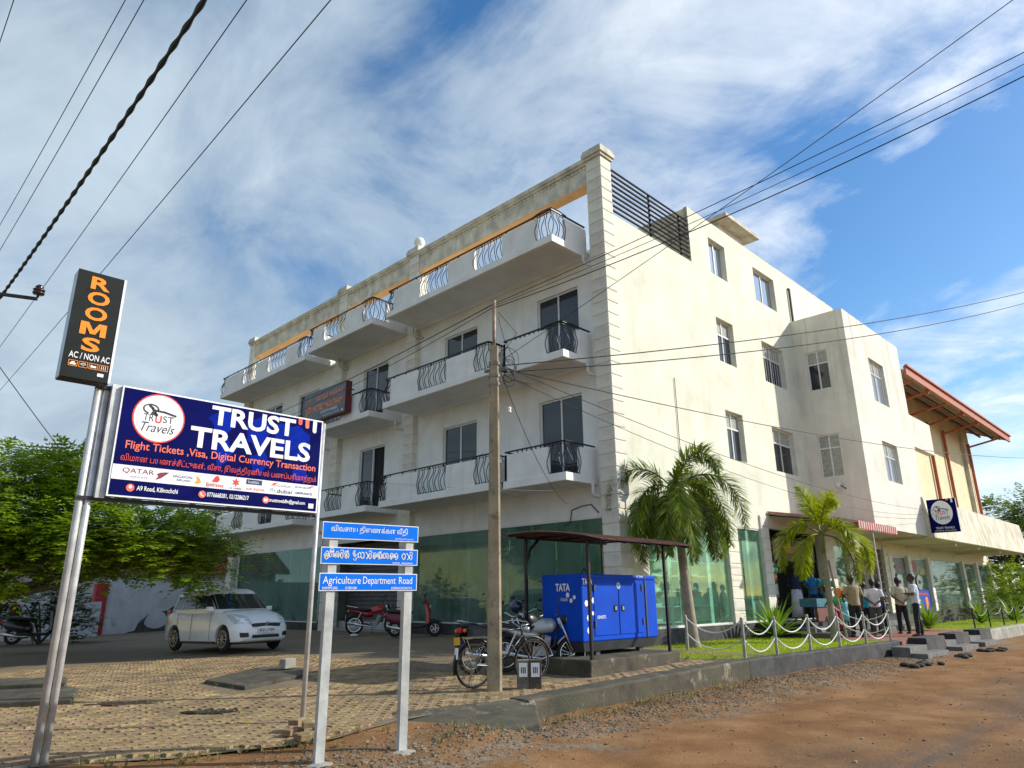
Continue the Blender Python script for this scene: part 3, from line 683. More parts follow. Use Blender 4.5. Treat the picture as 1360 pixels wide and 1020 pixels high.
# bay 3
balcony(13.72,26.05,34.5,Z3,[(yo(377,490,13.7),yo(354,500,13.7)),(yo(338,505,13.7),yo(321,515,13.7))])
balcony(13.9,26.4,34.5,Z2,[(28.4,29.6),(31.2,32.3)]); balcony(14.1,26.7,34.6,Z1,[(28.6,29.8),(31.4,32.4)])
# waste pipes under the balconies, rain pipe on the side wall, conduit
for (y,z) in ((11.62,Z3),(11.62,Z2),(11.62,Z1),(19.85,Z3),(20.75,Z2),(25.0,Z3),(25.8,Z2),(25.8,Z1),(33.6,Z1)):
    mb=MB(); mb.tube([(14.75,y,z+.02),(14.75,y,z-.28),(14.78,y-.02,z-.34),(15.0,y-.1,z-.36),(XW+.02,y-.1,z-.36)],.045,8); mb.build('waste_pipe',m_pvc,HOTEL,smooth=True)
mb=MB(); mb.tube([(XW-.06,25.9,4.2),(XW-.06,25.9,.5)],.05,8); mb.tube([(XW-.06,33.5,4.2),(XW-.06,33.5,.4)],.05,8); mb.build('down_pipe',m_pvc,HOTEL,smooth=True)
m_dpipe=M('dark_pipe',(.05,.045,.04),.6,.2,6)
mb=MB(); mb.tube([(28.2,YS-.02,14.3),(28.18,YS-.07,14.25),(28.1,YS-.07,5.0)],.05,8); mb.build('rain_pipe',m_dpipe,HOTEL,smooth=True)
mb=MB(); mb.tube([(18.3,YS-.03,8.1),(18.3,YS-.03,4.4)],.012,6); mb.build('conduit',m_dpipe,HOTEL)
mb=MB()
pts=[(XW-.03,11.75,3.75),(XW-.03,12.0,4.0),(XW-.03,12.35,3.98),(XW-.03,12.7,3.9),(XW-.03,12.75,3.6),(XW-.03,13.0,3.5)]
mb.tube(pts,.015,5); mb.build('loose_cable',m_dpipe,HOTEL)
# terrace guard of horizontal bars
m_bar=M('brown_steel',(.018,.013,.011),.8,.2,8,spec=.2)
mb=MB(); mb.box(17.75,17.81,YS+.09,YS+.13,12.75,14.42); g=mb.build('terrace_guard',m_bar,HOTEL); mb=MB(); mb.box(19.6,19.66,YS+.09,YS+.13,12.75,14.42); mb.build('guard_post',m_bar,g)
for i in range(9):
    z=12.95+i*.18; mb=MB(); mb.bar((XF+.53,YS+.06,z),(20.1,YS+.06,z),.05,.045); mb.build('guard_bar',m_bar,g)
# air conditioners in the gap of bay 1
def ac(y,z,lab):
    t=thing('air_conditioner',lab,'air conditioner',(14.25,y,z),group='air conditioners behind the balconies',world=True)
    m_ac=M('ac_housing',(.42,.41,.38),.5,.12,6)
    mb=MB(); mb.box(13.95,14.3,y-.4,y+.4,z,z+.58); mb.build('housing',m_ac,t,bevel=.02)
    mb=MB(); mb.lathe([(.001,0),(.23,0),(.23,-.012),(.001,-.012)],(13.948,y-.1,z+.29),20,'x'); f=mb.build('fan_guard',m_dark,t)
    mb=MB()
    for i in range(5): mb.torus((13.934,y-.1,z+.29),.045+.043*i,.005,'x',20,4)
    mb.build('guard_ring',m_alum,f)
    mb=MB(); mb.box(14.0,XW+.05,y-.35,y-.31,z-.05,z-.004); mb.box(14.0,XW+.05,y+.31,y+.35,z-.05,z-.004); mb.build('bracket',m_iron,t)
ac(14.0,Z2+.25,'grey outdoor air conditioner on the upper balcony beside the utility pole'); ac(14.0,Z1+.25,'grey outdoor air conditioner on the lower balcony beside the utility pole')
# ---- ground floor shopfront, front side
m_sglass=glassmat('green_shop_glass',(.60,.78,.70),.9,.20,(.44,.60,.53))  # pale film painted on, standing in for reflected sky brightness
m_gedge=M('glass_edge_green',(.10,.26,.21),.2,.1,5)
for q in ((YF+.56,19.92,.8),(25.58,33.85,.68)): mb=MB(); mb.box(XF+.05,XW+.35,q[0],q[1],.2,q[2]); mb.build('shop_base',m_darkk,HOTEL)
def glazing(plane,pos,a0,a1,z0,z1,n,name='shop_window',dep=.1,mat=None,parent=HOTEL):
    mb=MB(); pbox(mb,plane,pos,a0+.003,a1-.003,z1-.05,z1-.003,dep-.02,dep+.04); pbox(mb,plane,pos,a0+.003,a1-.003,z0+.003,z0+.04,dep-.02,dep+.04)
    for i in range(1,n):
        a=a0+(a1-a0)*i/n; pbox(mb,plane,pos,a-.09,a+.09,z0+.04,z1-.05,dep+.03,dep+.045) if i%2 else None
    w=mb.build(name,m_alum,parent)
    for i in range(n):
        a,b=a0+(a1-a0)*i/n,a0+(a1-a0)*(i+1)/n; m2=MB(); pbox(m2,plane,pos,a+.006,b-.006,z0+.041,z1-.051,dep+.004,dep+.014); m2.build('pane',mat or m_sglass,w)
    return w
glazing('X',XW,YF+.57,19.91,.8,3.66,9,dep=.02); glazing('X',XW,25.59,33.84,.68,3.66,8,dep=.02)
m_sunwash=glassmat('sunwash_shop_glass',(.78,.95,.88),.25,.10,(.34,.52,.44)); glazing('Y',YS,16.33,20.61,.76,3.72,4,dep=.04,mat=m_sunwash); glazing('Y',YS,21.37,22.99,.76,3.72,2,dep=.04,mat=m_sunwash)  # sunlit wash on the side glass painted in as a pale film
# entrance bay: steps and a ribbed shutter
mb=MB(); mb.box(XF+.3,XW+1.0,20.5,25.0,.2,.52); mb.box(XF+.7,XW+1.0,20.5,25.0,.52,.7); mb.build('entrance_step',m_conc,HOTEL)
m_shut=M('grey_shutter',(.08,.085,.085),.5,.15,4,metal=.2)
mb=MB(); mb.box(XW+.62,XW+.68,20.5,25,.7,3.66); sh_=mb.build('shutter',m_shut,HOTEL)
for i in range(19):
    z=.72+i*.155; mb=MB(); mb.box(XW+.585,XW+.62,20.52,24.98,z,z+.12); mb.build('shutter_slat',m_shut,sh_,bevel=.015)
# quoined piers on the side shopfront
pillar(20.64,21.34,YS-.06,YS+.3,.75,3.95,cap=False,name='pier'); pillar(23.02,23.60,YS-.06,YS+.3,.75,4.2,cap=False,name='pier')
# shop interior
m_floor=M('shop_floor',(.42,.42,.40),.35,.08,2)
m_shopwall=M('shop_wall',(.55,.60,.55),.8,.05,1)
mb=MB(); mb.box(XW+.36,23.5,YS+.25,34,.3,.76); mb.build('shop_floor',m_floor,HOTEL)
mb=MB(); mb.box(21.0,21.1,14.4,34,.77,3.9); mb.box(23.40,23.48,YS+.3,18,.77,3.9); mb.box(XW+1.05,21,20.3,20.4,.77,3.9); mb.box(XW+1.05,21,25.1,25.2,.77,3.9); mb.build('shop_partition',m_shopwall,HOTEL)
mb=MB(); mb.box(XW+.24,23.5,YS+.25,34,3.80,3.9); mb.build('shop_ceiling',m_soff,HOTEL)
m_shelf=M('white_shelf',(.66,.68,.64),.5,.05,3)
def shelf(x,y,rz,w,lab,n=6,h=2.3):
    t=thing('display_shelf',lab,'shelf',(x,y,.76),rz,group='white display shelves inside the shop')
    mb=MB(); mb.box(-w/2,w/2,.18,.21,0,h); mb.build('back_panel',m_shelf,t)
    for s in (-w/2,w/2-.03): mb=MB(); mb.box(s,s+.03,-.2,.18,0,h); mb.build('side_panel',m_shelf,t)
    for i in range(n): z=.06+i*(h-.1)/(n-1); mb=MB(); mb.box(-w/2+.03,w/2-.03,-.2,.18,z,z+.03); mb.build('shelf_board',m_shelf,t)
shelf(18.35,12.15,0,1.7,'white display shelf behind the side shop glass beside the palm'); shelf(20.75,12.3,0,1.8,'white display shelf behind the side shop glass near the white pier')
shelf(16.8,13.6,-R(90),2.2,'white display shelf behind the front glass beside the corner pillar'); shelf(17.0,16.2,-R(90),1.8,'white display shelf in the middle of the front shop window')
shelf(17.0,28.6,-R(90),2.6,'white display shelf behind the front glass next to the parked car')
# ================================================================== projecting bay of the hotel, entrance, annex
BX0,BX1,BY=27.95,34.75,8.91
lo=[(9.70,10.58,5.93,7.63),(9.70,10.58,9.48,11.13)]; fo=[(30.3,32.13,5.92,7.56),(30.3,32.13,9.25,11.14)]
m_bay=M('rain_stained_render',(.70,.68,.59),.85,.09,.9,.25,40,streak={'c':(.22,.17,.10),'a':.50,'b':.76,'k':.6,'top':(7,12.5)})
mb=MB(); wall_open(mb,'X',BX0,BY,YS,4.15,12.67,lo,.2); wall_open(mb,'Y',BY,BX0,BX1,4.15,12.67,fo,.2)
mb.box(BX0+.21,BX1,BY+.21,YS-.001,12.4,12.66); mb.box(BX0+.001,BX1,BY+.001,BY+.2,12.55,12.672); mb.box(BX0+.001,BX0+.2,BY+.2,YS-.001,12.55,12.671); mb.box(BX1-.15,BX1-.001,BY+.001,YS-.001,4.15,12.6)
mb.box(BX0+.002,BX1-.002,BY+.002,YS+1.5,3.95,4.152); mb.box(BX1-.001,37.9,BY+.001,BY+.3,7.94,9.43); mb.build('projecting_bay',m_bay,HOTEL)
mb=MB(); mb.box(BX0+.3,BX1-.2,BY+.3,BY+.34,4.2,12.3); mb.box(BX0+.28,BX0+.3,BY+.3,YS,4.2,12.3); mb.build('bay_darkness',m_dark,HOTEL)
for i,o in enumerate(lo): window(HOTEL,'X',BX0,*o,2,.45,m_alum,m_dglass if i else m_frost,m_frost,dep=.05,openings=())
for i,o in enumerate(fo): window(HOTEL,'Y',BY,*o,2,.5,m_alum,m_cglass,m_frost,dep=.12,grille=True)
# flood lamp on the bay
t=thing('flood_lamp','small white flood lamp on the shaded bay wall above the awning','lamp',(BX0-.3,9.9,5.6),world=True)
mb=MB(); mb.tube([(BX0-.001,9.75,5.45),(BX0-.2,9.78,5.5),(BX0-.3,9.9,5.62)],.02,6); mb.build('arm',m_iron,t)
mb=MB(); mb.lathe([(.02,.0),(.1,.03),(.14,.12),(.13,.14),(.001,.14)],(BX0-.33,9.95,5.6),14,'x'); mb.build('lamp_head',m_shelf,t,smooth=True)
# entrance shop under the bay
m_orange=M('orange_letter',(.85,.25,.02),.5,.05,9); m_white=M('white_vinyl',(.8,.8,.8),.45,.04,9)
m_brown=M('dark_brown_board',(.05,.03,.022),.6,.2,5); m_wood=M('brown_wood',(.16,.065,.03),.6,.25,6)
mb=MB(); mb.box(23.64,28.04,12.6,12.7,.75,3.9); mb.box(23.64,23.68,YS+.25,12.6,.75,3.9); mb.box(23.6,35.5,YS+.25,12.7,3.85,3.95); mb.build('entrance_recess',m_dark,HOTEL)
E_=thing('entrance_signboard','dark signboard with orange lettering above the shop entrance behind the small palm','sign',(25.6,YS-.1,3.0),world=True)
fr=frame((23.7,YS-.02,2.72),(1,0,0),(0,0,1)); mb=MB(); plate(mb,fr,0,3.4,0,.75,0,.06); mb.build('board',m_brown,E_)
text_mb('அன்னபூரணி',.25,.2,2.9,.42,shift(fr,.065),bold=.01).build('lettering',m_orange,E_,fix=False)
for i in range(3):   # cartons and a rack inside the doorway
    pass
RK=thing('wooden_rack','brown wooden rack with horizontal slats inside the shop entrance','rack',(24.15,11.5,.75),world=True)
for z in (.82,.98,1.14,1.3): mb=MB(); mb.box(23.75,24.7,11.42,11.48,z,z+.09); mb.build('slat',m_wood,RK)
for x in (23.78,24.2,24.62): mb=MB(); mb.box(x,x+.06,11.48,11.54,.75,1.5); mb.build('post',m_wood,RK)
m_poster=M('notice_paper',(.62,.66,.60),.6,.2,6)
PO=thing('notice_panel','panel of pale paper notices beside the shop doorway','poster',(24.2,11.4,1.55),world=True)
mb=MB(); mb.box(23.8,24.65,11.36,11.40,1.5,2.75); mb.build('panel',M('green_black_panel',(.03,.06,.045),.5,.2,4),PO)
for x,z,w,h in ((23.86,2.45,.28,.2),(24.2,2.45,.3,.2),(24.05,2.15,.35,.22),(23.9,1.56,.3,.3),(24.3,1.6,.28,.35)): mb=MB(); mb.box(x,x+w,11.35,11.358,z,z+h); mb.build('notice',m_poster,PO)
# piers, lattice and dark glazing further along the same frontage
for (a,b) in ((28.35,29.15),(30.55,31.3),(34.95,35.45)): pillar(a,b,YS-.06,YS+.3,.75,4.0,cap=False,name='pier')
glazing('Y',YS,29.16,30.54,.76,3.5,1,'shop_window',.04)
mb=MB(); mb.box(28.1,35,YS,YS+.2,3.5,4.0); mb.build('lintel',m_side,HOTEL)
m_lat=M('lattice_block',(.30,.24,.17),.85,.2,4); LT=None
mb=MB(); mb.box(31.32,34.94,YS+.1,YS+.14,.76,3.5); LT=mb.build('lattice_screen',m_brown,HOTEL)
mb=MB(); mb.box(32.3,33.1,YS+.02,YS+.1,.76,3.0); mb.build('lattice_door',m_lat,LT)
for i in range(12):
    for j in range(9):
        x=31.36+i*.3; z=.85+j*.3
        if 32.1<x<33.1 and z<2.9: continue
        mb=MB(); mb.box(x,x+.2,YS+.04,YS+.1,z,z+.05); mb.box(x,x+.05,YS+.04,YS+.1,z+.05,z+.2); mb.build('lattice_block',m_lat,LT)
# red corrugated awning
AW=thing('awning','red and white corrugated awning sloping out over the shop entrance','awning',(26.5,YS,4.3),world=True)
m_red=M('red_sheet',(.42,.06,.05),.5,.15,4); m_pale=M('pale_sheet',(.72,.62,.58),.5,.15,4)
def corr(x0,x1,yb,yf,zb,zf,pitch,amp):
    n=int((x1-x0)/pitch*4); top=[];bot=[]
    for i in range(n+1):
        x=x0+(x1-x0)*i/n; d=amp*math.sin(i*math.pi/2)
        top.append(((x,yb,zb+d),(x,yf,zf+d))); 
    return top
mb=MB(); c=corr(23.7,29.0,YS-.02,8.55,4.36,3.93,.12,.025); n=len(c); vs=[p for q in c for p in q]; vs+= [(x,y,z-.006) for x,y,z in vs]; 
for i in range(n-1):
    mb.mi=1 if (i//2)%2 else 0
    a=[2*i,2*i+1,2*i+3,2*i+2]; mb.add([vs[k] for k in a],[(0,1,2,3)]); mb.add([vs[k+2*n] for k in a],[(3,2,1,0)])
mb.build('sheet',[m_red,m_pale],AW,fix=False)
mb=MB()
for i in range(36):
    x=25.0+i*.11; mb.mi=i%2; mb.box(x,x+.108,8.50+.012*(i%2),8.52+.012*(i%2),3.66+.05*(i%2),3.96)
mb.build('valance',[m_red,m_pale],AW)
mb=MB()
for x in (23.9,26.4,28.8): mb.bar((x,YS,4.25),(x,8.6,3.86),.05)
mb.bar((23.7,8.62,3.86),(29,8.62,3.86),.05); mb.build('frame',m_iron,AW)
for x,y in ((26.55,8.6),): mb=MB(); mb.tube([(x,y,.35),(x,y,3.85)],.03,8); mb.build('post',m_pvc,AW)
# ---- annex: low shops with deep canopy, hall with red roof behind
ANX=thing('annex_building','cream annex with deep canopy, slim white piers and red steel hall roof','building',(45,YS,.3),world=True)
m_hall=M('pale_yellow_render',(.72,.63,.40),.85,.08,.8,.2,40,streak={'c':(.45,.36,.2),'a':.55,'b':.8,'k':.5})
m_fas=M('stained_canopy',(.66,.62,.48),.85,.15,1.2,.2,40,streak={'c':(.25,.20,.12),'a':.45,'b':.68,'k':.9})
mb=MB(); ring=lambda x:[(x,8.62,3.86),(x,8.84,5.62),(x,9.05,5.66),(x,9.05,4.1),(x,YS+.5,4.1),(x,YS+.5,3.86)]
mb.loft([ring(34.3),ring(44),ring(54.2)]); mb.build('canopy',m_fas,ANX)
for x in (38.5,42.8,47.5): mb=MB(); mb.box(x,x+.3,8.9,YS,3.7,3.834); mb.build('canopy_beam',M('cream_soffit',(.74,.68,.52),.85,.05,1),ANX)
mb=MB(); mb.box(35.46,55.2,YS+.02,YS+.25,3.28,3.86); mb.box(55.0,55.3,YS+.02,16,.2,13); mb.build('shop_wall',m_fas,ANX)
px_=[(35.46,'p'),(38.2,'p'),(41.4,'p'),(48.1,'p'),(51.3,'p'),(54.6,'p')]
m_wpier=M('white_pier',(.76,.75,.70),.75,.06,2,.1,40,streak={'c':(.45,.42,.34),'a':.55,'b':.8,'k':.4})
mb=MB(); mb.box(34.4,54.1,8.66,YS+.015,3.835,3.858); mb.build('canopy_soffit',M('cream_soffit',(.74,.68,.52),.85,.05,1),ANX)  # separate lighter sheet; light bounced off the ground is put into its colour
mb=MB(); mb.box(35.46,55.2,YS+.012,YS+.019,3.285,3.83); mb.build('cream_band',M('cream_soffit',(.74,.68,.52)),ANX)
def pier2(x): 
    mb=MB(); mb.box(x+.02,x+.36,YS-.08,YS+.24,.3,3.28); p=mb.build('pier',m_wpier,ANX)
    me=chamf(.42,.36,.345,.014); me.materials.append(m_wpier)
    for i in range(8): inst('quoin_block',me,p,(x+.19,YS+.07,.42+i*.37+.17))
for x,_ in px_: pier2(x)
for i,(a,b) in enumerate(((35.85,38.18),(38.6,41.38),(41.8,48.08),(48.5,51.28),(51.7,54.58))):
    glazing('Y',YS,a,b,.7,3.28,2 if i!=2 else 3,dep=.08,parent=ANX)
mb=MB(); mb.box(35.5,54.6,YS+.0,YS+.25,.25,.7); mb.build('shop_base',m_conc,ANX)
mb=MB(); mb.box(35.5,55,14.4,14.5,.3,3.9); mb.box(35.5,55,YS+.3,14.5,.3,.69); mb.build('shop_back',m_shopwall,ANX)
# hall wall, steel columns, roof
HY=11.3
mb=MB(); mb.box(37.0,57.6,HY,24,3.9,12.7); mb.build('hall_wall',m_hall,ANX)
mb=MB(); mb.box(47.6,48.5,HY-.01,HY+.1,6.2,6.7); mb.build('hall_vent',m_dark,ANX)
m_steel=M('red_oxide_steel',(.42,.10,.035),.5,.15,5); m_under=M('roof_underside',(.33,.27,.20),.7,.15,2)
for x in (40.2,47.0,50.4,56.6):
    mb=MB(); mb.bar((x,HY-.14,4.2),(x,HY-.14,11.55),.17,.14); mb.build('steel_column',m_steel,ANX)
    mb=MB(); mb.bar((x,HY-.14,11.32),(x,9.22,11.68),.13,.10); mb.bar((x,9.24,11.55),(x,9.24,11.95),.12); mb.build('roof_bracket',m_steel,ANX)
for x in (37.5,43.6): mb=MB(); mb.bar((x,HY-.1,11.32),(x,9.22,11.68),.13,.10); mb.build('roof_bracket',m_steel,ANX)
for y,z in ((9.9,11.95),(10.7,12.28)): mb=MB(); mb.bar((36.3,y,z),(58.5,y,z),.09,.12); mb.build('purlin',M('dark_red_purlin',(.12,.04,.03),.6,.1,4),ANX)
mb=MB(); mb.loft([[(x,9.15,12.0),(x,24.5,18.3),(x,24.5,18.22),(x,9.15,11.92)] for x in (36.3,59.0)]); mb.build('roof_sheet',m_under,ANX)
mb=MB(); mb.box(36.2,59.05,9.05,9.15,11.72,12.16); mb.bar((36.2,9.02,12.16),(59.1,9.02,12.16),.14,.1); mb.build('fascia',m_steel,ANX)
mb=MB(); mb.loft([[(59.0,9.1,11.8),(59.0,9.1,12.15),(59.0,24.5,18.45),(59.0,24.5,18.1)],[(59.12,9.1,11.8),(59.12,9.1,12.15),(59.12,24.5,18.45),(59.12,24.5,18.1)]]); mb.build('barge_board',m_steel,ANX)
# window posters of the annex shops
m_pblue=M('poster_blue',(.02,.07,.42),.4,.2,5); m_pdark=M('poster_dark',(.03,.05,.07),.4,.5,3); m_pteal=M('poster_teal',(.08,.22,.2),.4,.5,3)
def poster(x0,x1,z0,z1,mat,lab,extra=()):
    t=thing('window_poster',lab,'poster',((x0+x1)/2,YS+.05,z0),world=True)
    mb=MB(); mb.box(x0,x1,YS+.055,YS+.062,z0,z1); mb.build('sheet',mat,t)
    for a,b,c,d,m in extra: mb=MB(); mb.box(a,b,YS+.048,YS+.053,c,d); mb.build('print_block',m,t)
poster(35.95,38.1,2.45,3.2,m_pdark,'dark airline poster across the top of the first annex window',((36.3,37.6,2.7,2.85,M('poster_mauve',(.25,.1,.15),.5,.3,5)),(36.1,36.5,2.5,3.0,m_white)))
poster(38.7,41.3,2.45,3.2,m_pteal,'teal and red travel poster across the top of the second annex window',((38.9,39.8,2.6,3.1,M('poster_red',(.4,.05,.04),.5,.3,5)),(40.2,41.2,2.5,2.8,M('poster_yellow',(.4,.33,.06),.5,.3,5))))
poster(38.7,41.3,.75,1.75,m_pblue,'blue poster with orange figures low on the annex window',((40.4,40.8,.8,1.4,m_orange),(38.8,39.6,1.2,1.3,m_white),(38.8,39.9,.9,1.0,m_white),(39.2,41.0,1.5,1.6,M('poster_red',(.4,.05,.04),.5))))
poster(36.0,36.6,.75,1.75,m_pblue,'blue poster with orange figures beside the first annex pier',((36.2,36.45,.8,1.3,m_orange),))
for x,l in ((36.9,'round white emblem sticker on the first annex window'),(39.9,'round white emblem sticker on the second annex window')):
    t=thing('window_sticker',l,'sticker',(x,YS+.05,1.9),world=True); fr=frame((x,YS+.05,2.1),(1,0,0),(0,0,1))
    mb=MB(); disc(mb,fr,0,0,.42,.36,0,.006,24); mb.build('disc',m_white,t); mb=MB(); disc(mb,fr,0,.02,.2,.1,.007,.010,16); mb.build('emblem',M('navy_print',(.01,.02,.12),.5),t)
# ================================================================== SIGNS
m_navy=M('navy_print',(.006,.01,.10),.5,.06,3); m_navy2=M('navy_panel',(.003,.005,.085),.8,.10,2.5,spec=.06); m_map=M('map_blue',(.003,.02,.30),.8,.15,3,spec=.06)
m_salmon=M('salmon_print',(.80,.14,.07),.45,.05,5); m_redp=M('red_print',(.72,.045,.025),.45,.05,5); m_wine=M('wine_print',(.20,.01,.05),.5); m_gold=M('gold_print',(.75,.33,.03),.5); m_ink=M('black_print',(.012,.012,.02),.5); m_grey=M('grey_print',(.3,.31,.33),.5)
m_galv=M('galvanised_steel',(.55,.55,.54),.45,.15,5,metal=.3); m_blackm=M('sign_box_black',(.010,.014,.013),.6,.15,3,spec=.2); m_silver=M('silver_edge',(.38,.42,.47),.35,.1,3,metal=.7)
def logo(fr,cu,cv,r,parent,bg=True,s=1.0):
    if bg:
        mb=MB(); disc(mb,fr,cu,cv,r*1.06,r*1.06*s,.001,.0025); mb.build('logo_ring',m_redp,parent)
        mb=MB(); disc(mb,fr,cu,cv,r,r*s,.003,.0045); mb.build('logo_disc',m_white,parent)
    g=shift(fr,.006)
    mb=MB(); pl=[(-.62,.34),(-.55,.48),(-.40,.56),(-.22,.52),(-.14,.42),(-.10,.36),(.2,.34),(.62,.26),(.70,.17),(.2,.22),(-.12,.2),(-.2,.12),(-.28,.22),(-.45,.16),(-.6,.22)]
    stroke(mb,g,[(cu+r*x,cv+r*s*y) for x,y in arc(-.36,.36,.30,-20,250,10,.2)],r*.05); stroke(mb,g,[(cu+r*x,cv+r*s*y) for x,y in ((-.42,.5),(-.3,.4),(-.18,.22),(-.1,.12),(-.3,.2))],r*.1); stroke(mb,g,[(cu+r*x,cv+r*s*y) for x,y in ((-.2,.32),(.2,.3),(.66,.2))],r*.08); mb.build('logo_plane',m_ink,parent)
    text_mb('TR',cu-.62*r,cv-.16*r*s,.42*r,.30*r*s,g).build('logo_text',m_ink,parent,fix=False); text_mb('U',cu-.15*r,cv-.22*r*s,.26*r,.36*r*s,g,bold=.03).build('logo_text',m_redp,parent,fix=False); text_mb('ST',cu+.16*r,cv-.16*r*s,.44*r,.30*r*s,g).build('logo_text',m_ink,parent,fix=False)
    text_mb('Travels',cu-.66*r,cv-.62*r*s,1.34*r,.40*r*s,g,shear=.35).build('logo_text',m_ink,parent,fix=False)
# ---- big board TRUST TRAVELS
TB=thing('travel_signboard','large navy TRUST TRAVELS signboard on steel pipes over the paved yard','sign',(2.06,8.29,.08),world=True)
BW,BH=2.46,1.215; FR=frame((2.19,8.215,2.655),(1,-.012,0),(0,0,1))
mb=MB(); plate(mb,FR,0,BW,0,BH,-.10,-.004); mb.build('box',m_silver,TB,bevel=.006)
mb=MB(); plate(mb,FR,.0,BW,.0,BH,-.003,0); mb.build('white_border',m_white,TB)
F0=shift(FR,.001); mb=MB(); plate(mb,F0,.018,BW-.018,.018,BH-.018,0,.002); pan=mb.build('navy_panel',m_navy2,TB)
F1=shift(FR,.004)
mb=MB()
for P_ in ([(.95,1.0),(1.1,1.12),(1.28,1.1),(1.3,.95),(1.18,.84),(1.05,.88)],[(1.05,.72),(1.2,.8),(1.3,.66),(1.22,.5),(1.12,.42)],[(1.42,1.05),(1.6,1.13),(1.75,1.02),(1.7,.85),(1.55,.72),(1.45,.82)],[(1.5,.62),(1.68,.7),(1.75,.55),(1.66,.4),(1.55,.45)],[(1.8,1.05),(2.1,1.1),(2.3,.98),(2.28,.8),(2.1,.66),(1.95,.72),(1.82,.85)],[(2.05,.5),(2.25,.56),(2.3,.42),(2.12,.36)]):
    n=len(P_); cu=sum(p[0] for p in P_)/n; cv=sum(p[1] for p in P_)/n; o=[]
    for i in range(n):
        a,b=P_[i],P_[(i+1)%n]
        for k in range(4):
            t=k/4; u=a[0]+(b[0]-a[0])*t; v=a[1]+(b[1]-a[1])*t; q=1+random.uniform(-.12,.14); o.append((cu+(u-cu)*q,cv+(v-cv)*q))
    mb.prism(o,lambda u,v,d:fpt(F1,u,v,d),0,.001)
mb.build('world_map',m_map,pan)
logo(F1,.41,.905,.265,pan)
F2=shift(FR,.008)
text_mb('TRUST',.985,.935,1.08,.235,F2,bold=.03).build('headline',m_white,pan,fix=False)
text_mb('TRAVELS',.77,.635,1.53,.25,F2,bold=.03).build('headline',m_white,pan,fix=False)
text_mb('Flight Tickets ,Visa, Digital Currency Transaction',.11,.50,2.28,.115,F2,bold=.012).build('service_line',m_salmon,pan,fix=False)
text_mb('விமான பயணச்சீட்டுகள், வீசா, இலத்திரனியல் பணப்பரிமாற்றம்',.08,.365,2.33,.105,F2,bold=0).build('tamil_line',m_redp,pan,fix=False)
mb=MB(); plate(mb,F1,.018,BW-.018,.185,.345,0,.002); band=mb.build('white_band',m_white,pan)
F3=F2
for s,u,v,w,h,m,b in (('QATAR',.12,.255,.32,.062,m_wine,.0),('AIRWAYS',.2,.215,.18,.022,m_grey,0),('SINGAPORE',.64,.265,.22,.028,m_navy,0),('AIRLINES',.68,.228,.16,.024,m_navy,0),('Emirates',1.02,.205,.2,.042,m_redp,.01),('AIR CANADA',1.29,.20,.15,.018,m_ink,0),('IndiGo',1.515,.29,.13,.03,m_white,0),('AIR INDIA',1.49,.205,.24,.03,m_redp,0),('SriLankan',1.84,.282,.23,.04,m_grey,0),('fly',1.80,.20,.08,.062,m_grey,0),('dubai',1.89,.205,.2,.05,m_navy,.01),('BRITISH AIRWAYS',2.13,.292,.22,.022,m_navy,0),('AIRFRANCE',2.13,.215,.24,.03,m_navy,.02)):
    if s=='IndiGo': mb=MB(); plate(mb,shift(FR,.0072),1.49,1.69,.275,.335,0,.0004); mb.build('logo_block',m_navy,pan)
    text_mb(s,u,v,w,h,F3,bold=b).build('airline_name',m,pan,fix=False)
def polyp(pts,mat,name,par,fr): mb=MB(); mb.prism(pts,lambda u,v,d:fpt(fr,u,v,d),0,.001); mb.build(name,mat,par)
polyp([(.46,.215),(.52,.24),(.60,.31),(.56,.31),(.50,.30),(.47,.28),(.49,.26)],m_wine,'airline_emblem',pan,F3)
polyp([(.885,.225),(.91,.26),(.90,.31),(.94,.28),(.96,.235),(.92,.22)],m_gold,'airline_emblem',pan,F3)
polyp([(1.08,.262),(1.12,.33),(1.15,.335),(1.17,.29),(1.15,.262)],m_redp,'airline_emblem',pan,F3)
mb=MB(); st=[]
for i in range(12): a=R(90+i*30); r_=.052 if i%2==0 else .024; st.append((1.365+r_*math.cos(a),.28+r_*math.sin(a)))
mb.prism(st,lambda u,v,d:fpt(F3,u,v,d),0,.001); mb.build('airline_emblem',m_redp,pan)
polyp([(1.80,.285),(1.84,.325),(1.90,.335),(1.85,.30)],m_redp,'airline_emblem',pan,F3); polyp([(2.30,.315),(2.36,.335),(2.40,.33),(2.36,.318)],m_redp,'airline_emblem',pan,F3)
for u,c in ((.22,0),(.985,1),(1.755,2)):
    mb=MB(); disc(mb,F2,u,.105,.042,.042,0,.002,20); ic=mb.build('contact_icon',m_salmon,pan)
    mb=MB(); 
    if c==0: disc(mb,F2,u,.115,.018,.02,.0022,.003,10); 
    elif c==1: stroke(mb,F2,[(u-.018,.122),(u-.01,.095),(u+.018,.085)],.012,.0022,.003)
    else: plate(mb,F2,u-.024,u+.024,.088,.122,.0022,.003)
    mb.build('icon_mark',m_white,ic)
for s,u,w in (('A9 Road, Kilinochchi',.285,.43),('0776668281, 0212286217',1.04,.50),('trusttravelsffm@gmail.com',1.80,.48)): text_mb(s,u,.075,w,.06,F2,bold=.015).build('contact_line',m_white,pan,fix=False)
for u,h,m in ((2.10,.055,m_redp),(2.20,.085,m_salmon),(2.31,.13,m_white)): mb=MB(); plate(mb,F2,u,u+.055,1.19-h,1.197,0,.001); disc(mb,F2,u+.0275,1.19-h,.0275,.0275,.0001,.0011,14); mb.build('drip_mark',m,pan)
mb=MB(); plate(mb,F2,2.33,2.40,.05,.11,0,.001); mb.build('maker_mark',m_white,pan)
